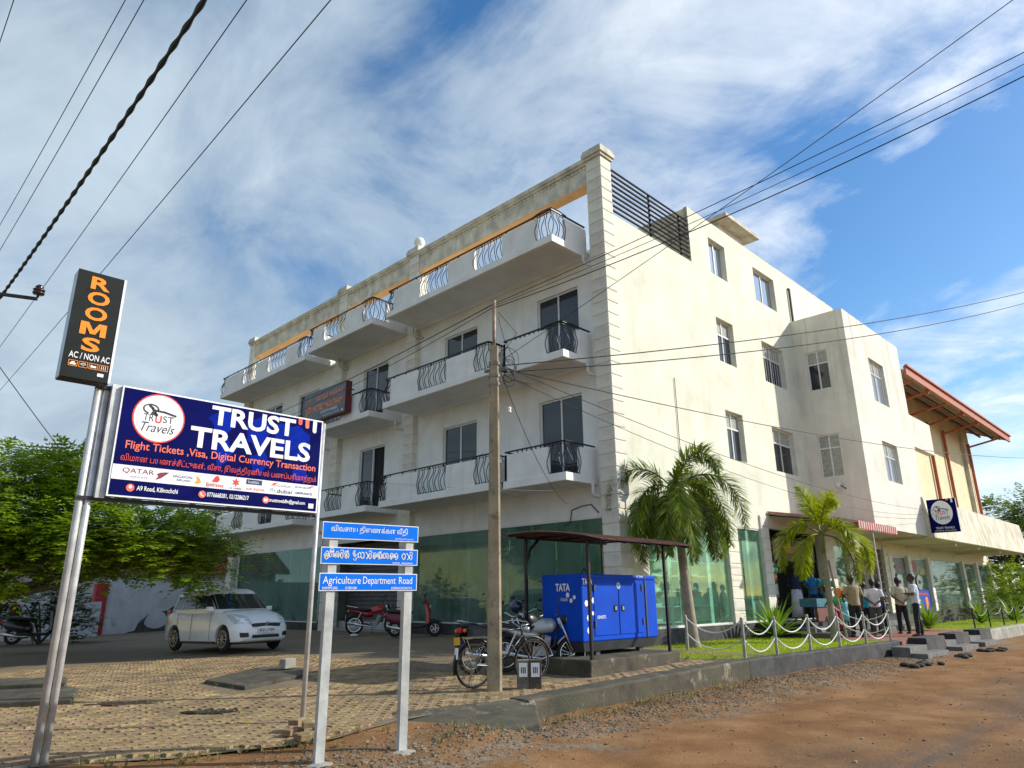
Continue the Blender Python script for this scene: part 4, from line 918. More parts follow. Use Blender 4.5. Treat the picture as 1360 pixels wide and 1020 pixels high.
mb=MB(); plate(mb,FR,-.09,.0,-.02,BH+.01,-.16,-.05); mb.build('side_channel',m_galv,TB)
zg=gz(2.06,8.29)
for x,y in ((1.99,8.37),(2.066,8.365)): mb=MB(); mb.tube([(x,y,zg-.1),(x,y,3.86 if x>2 else 4.9)],.037,12); mb.build('pipe',m_galv,TB,smooth=True)
mb=MB(); mb.tube([(4.70,8.26,gz(4.7,8.26)-.1),(4.70,8.26,3.86)],.03,12); mb.build('pipe',m_galv,TB,smooth=True)
mb=MB(); mb.bar((1.95,8.34,2.63),(4.72,8.3,2.63),.05,.04); mb.bar((1.95,8.34,3.84),(4.72,8.3,3.84),.05,.04); mb.build('cross_bar',m_iron,TB)
# ---- ROOMS box
RB=thing('rooms_sign','tall black box sign with orange ROOMS letters fixed to the steel pipe','sign',(1.8,8.3,3.82),world=True)
RF=frame((1.555,8.13,3.83),(1,-.03,0),(0,0,1)); RW,RH=.47,1.215
mb=MB(); plate(mb,RF,0,RW,0,RH,-.2,-.012); mb.build('box',m_silver,RB,bevel=.008)
mb=MB(); plate(mb,RF,.0,RW,.0,RH,-.011,0); face=mb.build('face',m_blackm,RB)
mb=MB(); plate(mb,RF,RW-.02,RW+.004,.0,RH,-.01,.006); mb.build('edge_strip',m_white,RB)
mb=MB(); plate(mb,RF,0.01,RW-.01,-.006,-.001,-.19,-.02); mb.build('underside',m_black,RB)
g=shift(RF,.004); m_or2=M('orange_acrylic',(.95,.28,.008),.35,.04,6)
for ch,u,v,w,h in (('R',.135,1.02,.19,.145),('O',.125,.845,.215,.15),('O',.125,.665,.215,.15),('M',.105,.49,.25,.145),('S',.145,.31,.175,.155)):
    if ch=='M':
        mb=MB(); mb.prism([(u+w*a,v+h*b) for a,b in ((0,0),(0,1),(.30,1),(.5,.42),(.70,1),(1,1),(1,0),(.77,0),(.77,.66),(.60,.12),(.40,.12),(.23,.66),(.23,0))],lambda a,b,d:fpt(g,a,b,d),0,.002); mb.build('letter',m_or2,face)
    else: text_mb(ch,u,v,w,h,g,bold=.03).build('letter',m_or2,face,fix=False)
text_mb('AC / NON AC',.05,.215,.385,.07,g,bold=.012).build('lettering',m_white,face,fix=False)
for i in range(4):
    u=.06+i*.096; mb=MB(); stroke(mb,g,[(u,.125),(u+.08,.125),(u+.08,.185),(u,.185),(u,.125)],.006); ic=mb.build('facility_icon',m_or2,face)
    mb=MB(); 
    if i==0: plate(mb,g,u+.012,u+.068,.138,.158,0,.002); plate(mb,g,u+.025,u+.055,.158,.172,0,.002)
    elif i==1: stroke(mb,g,[(x,y) for x,y in arc(u+.04,.14,.03,30,150)],.006); stroke(mb,g,[(x,y) for x,y in arc(u+.04,.14,.018,30,150)],.006); disc(mb,g,u+.04,.142,.005,.005,0,.002,8)
    elif i==2: plate(mb,g,u+.012,u+.068,.14,.152,0,.002); plate(mb,g,u+.014,u+.03,.152,.168,0,.002); plate(mb,g,u+.032,u+.066,.152,.162,0,.002)
    else: plate(mb,g,u+.018,u+.024,.135,.175,0,.002); plate(mb,g,u+.036,u+.042,.135,.175,0,.002); plate(mb,g,u+.055,u+.061,.135,.175,0,.002)
    mb.build('icon_mark',m_white,ic)
mb=MB(); plate(mb,g,.34,.40,.055,.09,0,.001); mb.build('maker_mark',m_white,face)
# ---- blue street name boards
m_sblue=M('road_sign_blue',(.0,.16,.74),.7,.06,3,spec=.12); m_postw=M('weathered_white_post',(.47,.48,.46),.6,.18,4,.15,30,metal=.15,streak={'c':(.25,.25,.23),'a':.5,'b':.75,'k':.6})
SN=thing('street_name_sign','three blue Agriculture Department Road name boards on two grey posts','sign',(4.3,6.35,.1),world=True)
PLs=Vector((3.735,6.43,0)); PRs=Vector((4.83,6.275,0)); Us=(PRs-PLs).normalized(); LW=(PRs-PLs).length
SF=frame((PLs.x,PLs.y,1.672),Us,(0,0,1)); TH=.68
def sin_text(fr,u,v,w,h,words,par,wd):
    """rounded Sinhala letterforms drawn with strokes"""
    G={'k':[arc(.22,.28,.2,0,360,10),arc(.62,.38,.36,200,-60,12,.36),arc(.62,.3,.16,90,-180,8)],
       'ru':[arc(.5,.1,.4,180,360,8,.25)],
       's':[arc(.3,.35,.28,-40,250,10),arc(.72,.35,.26,220,-60,10),[(.05,.75),(.95,.75)]],
       'i':[arc(.5,.85,.35,20,190,8,.22)],
       'r':[arc(.45,.3,.3,150,-190,12),arc(.5,.75,.3,-20,160,8,.18)],
       'm':[arc(.28,.5,.25,60,330,10,.3),arc(.62,.32,.3,180,-60,10),[(.55,.62),(.7,.9)],arc(.3,.14,.22,150,380,8,.14)],
       'd':[arc(.45,.55,.36,80,330,12,.32),arc(.35,.48,.15,0,360,8),arc(.55,-.02,.3,200,380,8,.2)],
       'e':[arc(.4,.4,.3,100,-160,10),[(.1,.1),(.1,.6)]],
       'p':[arc(.45,.38,.4,60,-220,12,.36),[(.65,.68),(.35,.72)]],
       'a':[arc(.3,.3,.28,90,-90,8),[(.3,.6),(.1,.75)]],
       't':[arc(.4,.35,.36,-20,260,12),arc(.42,.28,.16,0,360,8),arc(.82,.4,.2,180,-20,6)],
       'n':[arc(.4,.35,.34,200,-60,12),arc(.25,.3,.12,0,360,8)],'v':[arc(.4,.36,.36,-120,200,14),[(.1,.2),(.4,.36)]],' ':[]}
    tot=sum(0 if c in ('ru','i') else .55 if c in(' ','a','e') else .95 for c in words); k=w/tot; x=u
    mb=MB()
    for c in words:
        if c==' ': mb.build('sinhala_word',m_white,par); mb=MB()
        if c in ('ru','i'): off=x-.95*k; 
        else: off=x
        for pl in G[c]: stroke(mb,fr,[(off+p[0]*.85*k,v+p[1]*h) for p in pl],wd)
        x+= 0 if c in ('ru','i') else .55*k if c in(' ','a','e') else .95*k
    mb.build('sinhala_word',m_white,par)
for r,(a,b) in enumerate(((0,.25),(.37,.615),(.745,1.0))):
    v1=TH*(1-a); v0=TH*(1-b); f=SF; uo=0.0
    mb=MB(); plate(mb,f,0,LW,v0,v1,-.012,0); bd=mb.build('name_board',m_white,SN)
    mb=MB(); plate(mb,f,.008,LW-.008,v0+.008,v1-.008,.001,.002); mb.build('blue_face',m_sblue,bd)
    g=shift(f,.004); H=v1-v0
    if r==0:
        text_mb('விவசாய திைணக்கள வீதி',.09,v0+.055,.88,.085,g,bold=0).build('lettering',m_white,bd,fix=False); text_mb('கிளிெநாச்சி நகரம்',.82,v0+.013,.22,.024,g).build('small_lettering',m_white,bd,fix=False)
    elif r==1:
        sin_text(g,.03,v0+.06,1.02,.085,['k','ru','s','i','k','r','m',' ','d','e','p','a','r','t','m','e','n','t','v',' ','p','a','r'],bd,.011); text_mb('කිළිෙනොච්චි'[:0] or '---- ------',.8,v0+.018,.24,.008,g).build('small_lettering',m_white,bd,fix=False)
    else:
        text_mb('Agriculture',.035,v0+.045,.41,.095,g).build('lettering',m_white,bd,fix=False); text_mb('Department',.47,v0+.045,.375,.095,g).build('lettering',m_white,bd,fix=False); text_mb('Road',.885,v0+.068,.16,.072,g).build('lettering',m_white,bd,fix=False)
        text_mb('NWPPC002',.035,v0+.014,.16,.026,g,bold=.01).build('small_lettering',m_white,bd,fix=False); text_mb('0.720 KM',.28,v0+.014,.12,.026,g,bold=.01).build('small_lettering',m_white,bd,fix=False); text_mb('KARACHCHI P.S.',.80,v0+.014,.25,.024,g,bold=.01).build('small_lettering',m_white,bd,fix=False)
for px,u in ((425,.12),(513,.915)):
    q=fpt(SF,u*LW,0); zb=road_z(q.x,q.y)
    mb=MB(); w=.04; 
    mb.prism([(-.045,0),(.045,0),(.045,-.07),(.035,-.07),(.035,-.012),(-.035,-.012),(-.035,-.07),(-.045,-.07)],lambda a,b,d:Vector((q.x,q.y,d))+Us*a+SF[3]*(b-.015),zb-.2,2.31); mb.build('post',m_postw,SN)
    mb=MB(); n=14; mb.loft([[(q.x+rr*(1+.25*math.sin(3*i))*math.cos(2*math.pi*i/n),q.y+rr*(1+.2*math.cos(2*i))*math.sin(2*math.pi*i/n),z) for i in range(n)] for rr,z in ((.15,zb-.1),(.12,zb+.0),(.075,zb+.012))]); mb.build('concrete_footing',m_conc,SN,smooth=True,auto=40)
# ---- hotel sign on the upper balcony
HS=thing('hotel_sign','dark grey HOTEL MAGUTHAM box sign with dark red end on the balcony','sign',(13.5,23.7,8.2),world=True)
HF=frame((13.40,25.2,8.27),(0,-1,0),(0,0,1)); HW,HH=3.1,1.22
m_slate=M('slate_sign',(.085,.095,.10),.35,.15,1.5); m_dred=M('dark_red_side',(.11,.012,.014),.5,.1,3); m_hor=M('orange_sign_print',(.95,.25,.06),.5,.08,4)
mb=MB(); plate(mb,HF,0,HW,0,HH,-.26,-.004); mb.build('box',m_dred,HS); mb=MB(); plate(mb,HF,.03,HW-.03,.03,HH-.03,-.003,0); hp=mb.build('face',m_slate,HS)
g=shift(HF,.004)
text_mb('மகுதம் தங்ககம்',.95,.72,1.95,.33,g,bold=.012).build('tamil_line',m_hor,hp,fix=False); text_mb('HOTEL MAGUTHAM',.75,.40,2.15,.25,g,bold=.02).build('lettering',m_hor,hp,fix=False)
text_mb('AC ROOM AVAILABLE',1.35,.23,1.2,.11,g,bold=.01).build('lettering',m_white,hp,fix=False); text_mb('A9 Road, Kilinochchi  021-2280',1.5,.08,1.2,.07,g).build('lettering',m_white,hp,fix=False)
mb=MB(); stroke(mb,g,arc(.38,.78,.16,-60,240,10),.05); stroke(mb,g,[(.25,.3),(.38,.55),(.5,.35),(.6,.6)],.06); stroke(mb,g,[(.2,.55),(.55,.62)],.05); mb.build('emblem',m_hor,hp)
mb=MB(); disc(mb,g,2.92,.1,.05,.05,0,.002,14); mb.build('maker_mark',m_white,hp)
mb=MB()
for z in (8.4,9.3): mb.bar((13.66,22.5,z),(14.0,22.5,z),.04); mb.bar((13.66,24.7,z),(14.0,24.7,z),.04)
mb.build('bracket',m_iron,HS)
# ---- small projecting TRUST TRAVELS sign on the annex
tl=onX(1229,664,34.25); br=onX(1281,699,34.25); bl=onX(1238,701,34.25)
W2=abs(tl.y-br.y)+.1; H2=1.35
PS=thing('projecting_sign','small square TRUST TRAVELS sign projecting from the annex canopy corner','sign',(34.25,8.6,4.2),world=True)
PF=frame((34.25,8.72,4.05),(0,-1,0),(0,0,1)); W2,H2=1.1,1.4
mb=MB(); plate(mb,PF,0,W2,0,H2,-.12,-.003); mb.build('box',m_silver,PS); mb=MB(); plate(mb,PF,0,W2,0,H2,-.002,0); sp_=mb.build('face',m_navy2,PS)
g=shift(PF,.002); mb=MB(); disc(mb,g,.52,.83,.41,.5,0,.002); mb.build('logo_disc',m_white,sp_); logo(shift(PF,.002),.52,.83,.41,sp_,bg=False,s=1.2)
text_mb('TRUST TRAVELS',.2,.14,.7,.09,g,bold=.01).build('lettering',m_white,sp_,fix=False); text_mb('A9 Road, Kilinochchi',.15,.04,.8,.06,g).build('lettering',m_white,sp_,fix=False)
mb=MB(); plate(mb,g,.93,1.0,1.22,1.39,0,.002); mb.build('drip_mark',m_white,sp_); mb=MB(); plate(mb,g,.75,.85,1.32,1.39,0,.002); mb.build('drip_mark',m_salmon,sp_)
# ================================================================== STREET FURNITURE
m_pole=M('concrete_pole',(.36,.29,.18),.85,.25,3,.5,40,dirt={'c':(.10,.085,.05),'n':6,'a':.52,'b':.64,'k':.7})
m_band=M('pole_band',(.20,.19,.17),.6,.2,8); m_rust=M('rusty_tube',(.30,.21,.14),.6,.3,6,metal=.4)
UP=gnd(657,918); UP.z-=.02
t=thing('utility_pole','weathered concrete utility pole with a steel tube top beside the bicycle','utility pole',UP,world=True)
mb=MB(); d=Vector((.71,-.70,0)); e=Vector((.70,.71,0))
def polering(z,w,h): return [UP+d*a*w+e*b*h+Vector((0,0,z-UP.z)) for a,b in ((-.5,-.35),(-.35,-.5),(.35,-.5),(.5,-.35),(.5,.35),(.35,.5),(-.35,.5),(-.5,.35))]
mb.loft([polering(z,.235-.015*z,.20-.012*z) for z in (-.1,.6,1.5,2.6,3.7,4.7,5.76)]); mb.build('shaft',m_pole,t)
mb=MB(); mb.tube([UP+Vector((.0,0,5.15)),UP+Vector((.0,0,6.42))],.034,10); mb.build('steel_tube',m_rust,t,smooth=True)
for z in (5.05,5.2,5.42):
    mb=MB(); mb.loft([polering(zz,.19,.165) for zz in (z,z+.05)]); mb.build('clamp_band',m_band,t)
mb=MB(); mb.bar(UP+Vector((-.12,.12,5.1)),UP+Vector((.16,-.16,5.13)),.05,.05); mb.build('bracket',m_band,t)
mb=MB(); mb.lathe([(.001,0),(.03,0),(.035,.03),(.02,.05),(.035,.07),(.03,.1),(.001,.1)],UP+Vector((.16,-.2,4.35)),10); mb.build('insulator',m_white,t,smooth=True)
mb=MB()   # coils of slack cable
m_cable=M('black_cable',(.012,.012,.013),.6,.1,6)
random.seed(3)
for i in range(6):
    c=UP+Vector((.12,-.12,4.95+.07*i)); r0=random.uniform(.07,.19); a0=random.uniform(0,6); k=[]
    for j in range(18):
        a=a0+j*.42; k.append(c+d*(r0*math.cos(a)*random.uniform(.85,1.1)+.08)+Vector((0,0,r0*1.3*math.sin(a)))+e*random.uniform(-.05,.05))
    mb.tube(k,.005,4,cap=False)
mb.tube([UP+Vector((.05,-.05,6.2)),UP+Vector((.28,-.28,5.8)),UP+Vector((.1,-.1,5.4)),UP+Vector((.2,-.2,5.2))],.006,4); mb.tube([UP+Vector((.05,-.05,6.1)),UP+Vector((.12,-.12,5.7)),UP+Vector((.25,-.25,5.3))],.006,4)
mb.build('slack_cable',m_cable,t)
def wire_obj(a,b,sag,r,lab,name='wire',group='overhead wires',n=24,twist=0):
    a=Vector(a); b=Vector(b); pts=[]
    for i in range(n+1):
        s=i/n; p=a.lerp(b,s); p.z-=sag*4*s*(1-s); pts.append(p)
    mb=MB()
    if twist:
        L=(b-a).length; m_=int(L/.05); side=(b-a).cross(Vector((0,0,1))).normalized(); rad=[]
        P2=[]
        for i in range(m_+1):
            s=i/m_; p=a.lerp(b,s); p.z-=sag*4*s*(1-s); P2.append(p); rad.append(r*(1+.28*math.sin(i*.9)))
        mb.tube(P2,rad,6,cap=False)
    else: mb.tube(pts,r,5,cap=False)
    o=mb.build(name,m_cable,fix=False); tag(o,lab,'wire',group); return o
top=UP+Vector((0,0,6.36)); mid=UP+Vector((.1,-.1,5.2))
ends=[(1500,-2),(1500,14),(1500,30)]; wl=('thinner upper wire','finest middle wire','thickest lower wire')
for i,(x,y) in enumerate(ends): wire_obj(top+Vector((0,0,-.04*i)),atD(x,y,9.5),.10+.05*i,(.0065,.005,.008)[i],wl[i]+' of the bundle running from the pole top over the road','overhead_wire')
wire_obj(top,onX(366,538,14.0)+Vector((-.8,6,-.9)),.25,.010,'black wire running from the pole top across the hotel balconies','overhead_wire')
wire_obj(top+Vector((0,0,-.06)),onX(366,538,14.0)+Vector((-.8,6,-1.0)),.45,.007,'slack second wire running from the pole top across the hotel balconies','overhead_wire')
wire_obj(mid,atD(1420,372,30),.35,.011,'upper of two service wires crossing the side wall towards the annex','service_wire')
wire_obj(mid+Vector((0,0,-.12)),atD(1420,385,30),.45,.011,'lower of two service wires crossing the side wall towards the annex','service_wire')
wire_obj(mid+Vector((0,0,-.05)),atD(1420,608,38),.5,.009,'thin service wire sloping down past the projecting bay','service_wire')
wire_obj(mid+Vector((0,0,.1)),atD(1400,-40,8),.05,.005,'thin single wire rising steeply from the pole clamp over the road','overhead_wire')
wire_obj(mid,(34.3,8.5,5.0),.5,.007,'service wire running from the pole to the small projecting sign','service_wire')
wire_obj(mid+Vector((0,0,-.15)),(34.3,8.5,4.85),.75,.006,'slack service wire running from the pole to the small projecting sign','service_wire')
wire_obj(mid+Vector((0,0,-.2)),(XW+.02,12.9,4.1),.35,.006,'thin cable running from the pole to the wall above the shop glass','service_wire')
wire_obj(onX(735,652,13.75),onX(512,631,13.55)+Vector((-.08,0,-.25)),.05,.008,'string of pale cable along the lowest balcony','cable')
bpy.data.objects['cable'].data.materials[0]=m_pvc
for (x0,y0,z0),(x1,y1,z1),r,l,tw in (((460,-25,7.2),(-60,585,7.4),.010,'thin overhead wire passing above the ROOMS sign',0),((345,-25,7.2),(-60,540,7.4),.009,'thin overhead wire passing behind the insulator',0),((290,-28,7.3),(-30,436,7.4),.026,'thick twisted black cable running overhead to the insulator arm',1),((205,-25,7.2),(-60,430,7.4),.008,'fine overhead wire left of the thick cable',0),((180,-25,7.6),(-60,400,7.8),.008,'fine overhead wire furthest from the thick cable',0),((28,-30,7.6),(-30,140,7.8),.008,'fine overhead wire high over the left corner of the yard',0)):
    wire_obj(onz(x0,y0,z0),onz(x1,y1,z1),.12,r*(1 if tw else .62),l,'overhead_wire',twist=tw)
wire_obj(atD(-20,460,16),atD(125,655,16.5),.03,.009,'wire hanging from the insulator pole down towards the green tree','overhead_wire')
# insulator on the arm of a pole just outside the picture
ip=atD(50,395,14.5)
t=thing('insulator_pole','pole arm carrying a dark ribbed insulator at the end of the thick cable','utility pole',(ip.x-1.5,ip.y+.6,.1),world=True)
mb=MB(); q=Vector((ip.x-1.5,ip.y+.6,0)); mb.tube([q,q+Vector((0,0,8.2))],[.14,.09],10); mb.build('shaft',m_pole,t,smooth=True)
mb=MB(); mb.bar(q+Vector((-.5,.2,ip.z-.03)),Vector((ip.x,ip.y,ip.z-.03)),.06,.05); mb.build('arm',m_iron,t)
mb=MB(); mb.lathe([(.02,0),(.02,.05),(.09,.06),(.1,.09),(.05,.1),(.09,.12),(.1,.15),(.05,.17),(.07,.2),(.04,.24),(.001,.25)],(ip.x,ip.y,ip.z),14); mb.build('insulator',M('brown_glaze',(.03,.015,.012),.2),t,smooth=True)
# ---- generator on its plinth under the shelter
m_gblue=M('generator_blue',(.0,.062,.50),.6,.10,1.5,.05,30,spec=.15,dirt={'c':(.004,.03,.25),'n':2,'a':.55,'b':.75,'k':.35}); m_gdk=M('generator_base_grey',(.05,.055,.06),.5,.15,4)
t=thing('generator_plinth','low mossy concrete plinth carrying the blue generator','plinth',(11.4,9,.35),world=True)
mb=MB(); mb.box(10.02,12.85,8.1,10.3,.2,.54); mb.build('slab',m_oldcon,t,bevel=.03)
GN=thing('generator','blue TATA diesel generator cabinet standing on the concrete plinth','generator',(11.65,9.1,.54),world=True)
gx0,gx1,gy0,gy1=10.45,12.88,8.6,9.6
mb=MB(); mb.box(gx0,gx1,gy0,gy1,.79,2.0); mb.build('cabinet',m_gblue,GN,bevel=.025)
mb=MB(); mb.loft([[(gx0+.12,gy0+.08,.62),(gx1-.12,gy0+.08,.62),(gx1-.12,gy1-.08,.62),(gx0+.12,gy1-.08,.62)],[(gx0+.01,gy0+.01,.788),(gx1-.01,gy0+.01,.788),(gx1-.01,gy1-.01,.788),(gx0+.01,gy1-.01,.788)]]); mb.build('base_frame',m_gdk,GN)
for x in (10.95,12.35):
    for y in (8.72,9.4): mb=MB(); mb.box(x,x+.13,y,y+.1,.541,.63); mb.build('foot',m_gdk,GN)
GF=frame((gx0,gy0-.002,.79),(1,0,0),(0,0,1)); GL=frame((gx0-.002,gy1,.79),(0,-1,0),(0,0,1))
for a,b in ((.34,1.10),(1.125,1.90)):
    mb=MB(); plate(mb,GF,a,b,.10,1.06,.0,.012); dr=mb.build('door',m_gblue,GN,bevel=.006)
    u=b-.16 if a<1 else a+.05; mb=MB(); plate(mb,GF,u,u+.1,.52,.64,.013,.02); mb.build('latch_plate',m_blackm,dr); mb=MB(); plate(mb,GF,u+.025,u+.075,.545,.615,.0205,.032); mb.build('latch',m_silver,dr)
    for v in (.25,.9): uh=a-.005 if a<1 else b-.02; mb=MB(); plate(mb,GF,uh,uh+.04,v,v+.12,.013,.03); mb.build('hinge',m_gdk,dr)
mb=MB(); plate(mb,GF,2.02,2.06,.02,1.2,.0,.015); mb.build('corner_seam',m_gdk,GN)
mb=MB(); plate(mb,GF,.05,2.40,1.13,1.15,.0,.02); mb.build('drip_rail',m_gblue,GN)
mb=MB(); disc(mb,GF,1.12,1.00,.055,.06,.013,.016,24); bdg=mb.build('badge',m_white,GN); mb=MB(); disc(mb,GF,1.12,1.00,.04,.045,.0165,.018,24); mb.build('badge_core',M('badge_green',(.02,.2,.12),.5),bdg)
text_mb('TATA',.02,1.01,.3,.12,shift(GF,.003),bold=.03).build('lettering',m_white,GN,fix=False); text_mb('GENSETS',.42,.40,.26,.055,shift(GF,.014),bold=.01).build('lettering',m_white,GN,fix=False); text_mb('TATA Genset',1.63,1.165,.42,.045,shift(GF,.003)).build('lettering',m_white,GN,fix=False)
text_mb('TATA',.36,.90,.36,.14,shift(GL,.003),bold=.03).build('lettering',m_white,GN,fix=False); text_mb('Kirloskar',.42,.72,.25,.07,shift(GL,.003),shear=.3).build('lettering',m_white,GN,fix=False)
for fr_,L in ((GF,((.12,.68,.06),(.33,.73,.06),(.22,.60,.045),(.17,.42,.06),(.26,.32,.025),(.17,.20,.065),(.3,.5,.04))),(GL,((.66,.83,.05),(.74,.73,.045),(.82,.79,.04)))):
    for u,v,r_ in L: mb=MB(); disc(mb,fr_,u,v,r_*.9,r_,.002,.004,6); mb.build('dot_mark',m_white,GN)
mb=MB(); mb.torus((11.15,9.1,2.06),.055,.013,'y',14,6); mb.build('lifting_eye',m_iron,GN,smooth=True)
SHL=thing('generator_shelter','open shelter of black steel posts with a rusty curved sheet roof over the generator','shelter',(11.3,9,.5),world=True)
for x,y,z0,z1 in ((10.13,8.16,.54,2.66),(12.58,8.16,.54,2.64),(10.2,9.78,.54,2.74),(12.80,9.9,.54,2.74)): mb=MB(); mb.bar((x,y,z0),(x,y,z1),.05); mb.build('post',m_iron,SHL)
mb=MB(); mb.bar((10.0,8.16,2.60),(12.9,8.16,2.60),.045); mb.bar((10.0,9.85,2.72),(12.9,9.85,2.72),.045); mb.build('beam',m_iron,SHL)
for x in (10.0,10.75,11.5,12.2,12.9): mb=MB(); mb.tube([(x,7.75,2.53),(x,8.5,2.68),(x,9.2,2.75),(x,10.05,2.75)],.018,6); mb.build('rafter',m_iron,SHL)
mb=MB(); mb.tube([(10.2,9.78,2.2),(10.35,9.8,2.5),(10.6,9.82,2.68)],.03,6); mb.build('brace',m_iron,SHL)
m_rsheet=M('rusty_sheet',(.20,.085,.05),.7,.3,3,dirt={'c':(.10,.05,.035),'n':2,'a':.45,'b':.65,'k':.8})
mb=MB(); cs=[(7.7,2.56),(8.1,2.65),(8.6,2.73),(9.1,2.78),(9.6,2.80),(10.1,2.78)]; n=160; vs=[]
for i in range(n+1):
    x=9.95+3.0*i/n
    for y,z in cs: vs.append((x,y,z+.016*math.sin(i*math.pi/2)))
k=len(cs); mb.add(vs,[(i*k+j,i*k+j+1,(i+1)*k+j+1,(i+1)*k+j) for i in range(n) for j in range(k-1)]); sh=mb.build('roof_sheet',m_rsheet,SHL,fix=False); s_=sh.modifiers.new('thick','SOLIDIFY'); s_.thickness=.006
# ---- concrete marker blocks with paper notices
for i,(px,s) in enumerate(((695,0),(711,1))):
    p=gnd(px,915); t=thing('marker_block',('grey concrete marker block with a paper notice next to the utility pole','mossy concrete marker block with a paper notice next to the bicycle wheel')[i],'marker',(p.x,p.y,p.z-.02),R(-44),group='concrete marker blocks')
    mb=MB(); mb.box(-.095,.095,-.09,.09,-.05,.44); mb.build('block',m_oldcon if i else M('grey_marker',(.16,.155,.13),.9,.3,5,.4,40),t,bevel=.012)
    mb=MB(); mb.box(-.065,.065,-.094,-.091,.2,.4); n_=mb.build('notice',m_white,t)
    for k in range(3): mb=MB(); mb.box(-.035+k*.028,-.02+k*.028,-.097,-.0945,.25,.34); mb.build('print_mark',m_ink,n_)
# ---- broken slabs lying on the yard
def slab(pts,z0,h,lab,extra=None):
    c=sum((Vector((p.x,p.y,0)) for p in pts),Vector())/len(pts); t=thing('concrete_slab',lab,'slab',(c.x,c.y,gz(c.x,c.y)),world=True)
    mb=MB(); g=[gz(p.x,p.y)+z0 for p in pts]; mb.loft([[(p.x,p.y,a-.04) for p,a in zip(pts,g)],[(p.x,p.y,a+h) for p,a in zip(pts,g)]]); mb.build('slab',m_oldcon,t,bevel=.02); return t
slab([gnd(272,907),gnd(325,916),gnd(402,899),gnd(405,891),gnd(345,889)],.0,.05,'broken mossy concrete slab lying on the pavers near the white car')
slab([gnd(-30,925),gnd(-20,942),gnd(95,936),gnd(104,921),gnd(60,912)],.0,.08,'long mossy concrete slab lying on the pavers by the leaning pipes')
slab([gnd(-30,914),gnd(-20,924),gnd(85,919),gnd(88,911)],.02,.13,'thick mossy concrete slab lying on top of another slab by the pipes')
p=gnd(381,893); t=thing('concrete_block','small pale concrete block standing on the broken slab','block',(p.x,p.y,p.z+.1),R(20)); mb=MB(); mb.box(-.15,.15,-.08,.08,-.03,.15); mb.build('block',m_conc,t,bevel=.02)
# spare pavers heaped round the foot of the sign pipe
for i,(px,py,rz,st) in enumerate(((388,978,20,0),(400,985,80,0),(416,982,10,0),(424,975,70,0),(392,972,40,1),(408,976,60,1))):
    p=gnd(px,py); t=thing('loose_paver','buff concrete paver heaped round the foot of the sign pipe','paver',(p.x,p.y,gz(p.x,p.y)+.02+.06*st),R(rz),group='loose pavers at the sign pipe')
    mb=MB(); mb.v,mb.f,mb.m=[],[],[]; q=paver_mesh(); mb.add([(x*1.0,y*1.0,z+.05) for x,y,z in q.v],q.f); mb.build('paver_body',m_paver,t)
# ---- chain fence
m_post=M('grey_fence_post',(.36,.35,.31),.6,.2,8); m_chain=M('white_plastic_chain',(.78,.78,.74),.5,.06,9)
CFN=thing('chain_fence','low fence of grey posts hung with double white chains round the lawn','fence',(18,7,.35),world=True)
fp=[(15.25,9.4),(14.12,7.38),(15.2,7.2),(16.75,7.13),(18.3,7.06),(19.85,6.99),(21.5,6.92)]
for x,y in fp:
    mb=MB(); mb.tube([(x,y,.25),(x,y,1.12)],.032,10); mb.lathe([(.034,0),(.03,.02),(.001,.035)],(x,y,1.12),10); mb.build('post',m_post,CFN,smooth=True,auto=40)
def chain(a,b,sag):
    mb=MB(); L=(Vector(b)-Vector(a)).length*1.1; n=int(L/.035); pts=[];rr=[]
    for i in range(n+1):
        s=i/n; p=Vector(a).lerp(Vector(b),s); p.z-=sag*4*s*(1-s); pts.append(p); rr.append((.017,.008) if i%2 else (.008,.017))
    mb.tube(pts,rr,6); mb.build('chain',m_chain,CFN)
for (x,y),(u,v) in zip(fp,fp[1:]): chain((x,y,1.10),(u,v,1.10),.30); chain((x,y,.74),(u,v,.74),.28)
chain((21.5,6.92,1.1),(21.9,8.5,1.25),.28); chain((21.5,6.92,.74),(21.9,8.5,.9),.28)
mb=MB(); mb.tube([(21.9,8.5,.35),(21.9,8.5,1.27)],.032,10); mb.build('post',m_post,CFN,smooth=True)
CF2=thing('bed_fence','row of thin dark posts with a slack chain along the annex planting bed','fence',(34,7,.3),world=True)
for i in range(6):
    x=30.4+2.3*i; mb=MB(); mb.tube([(x,6.9,.25),(x,6.9,1.05)],.025,8); mb.build('post',m_iron,CF2)
    if i<5: mb=MB(); mb.tube([(x+2.3*s,6.9,1.02-.25*4*s*(1-s)) for s in (0,.15,.3,.5,.7,.85,1)],.008,4); mb.build('chain',m_post,CF2)
# ---- compound wall, red gate pillar, striped wall, tiled house behind
m_cwall=M('old_whitewash',(.62,.61,.59),.9,.12,1.2,.4,25,dirt={'c':(.22,.2,.17),'n':1.3,'a':.6,'b':.7,'k':.7},streak={'c':(.3,.28,.22),'a':.55,'b':.75,'k':.6})
wy=34.75
t=thing('compound_wall','old whitewashed compound wall with a big patch of fallen plaster','wall',(12.4,wy,.2),world=True)
mb=MB(); mb.box(9.95,15.0,wy,wy+.2,.0,2.42); mb.build('wall',m_cwall,t,bevel=.02)
mb=MB(); a=[]; w0,w1,hh=11.25,13.6,1.15
for i in range(21):
    s=i/20; a.append((w0+(w1-w0)*s,.32+hh*max(0,math.sin(math.pi*s))**.8*(.82+.18*math.sin(9*s+1))+.05*math.sin(31*s)))
mb.prism([(w0-.5,.2)]+a+[(w1+.3,.2)],lambda u,v,d:(u,wy-d,v),-.01,.012); pt=mb.build('bare_plaster_patch',M('bare_plaster',(.085,.08,.07),.95,.4,4,.8,20),t)
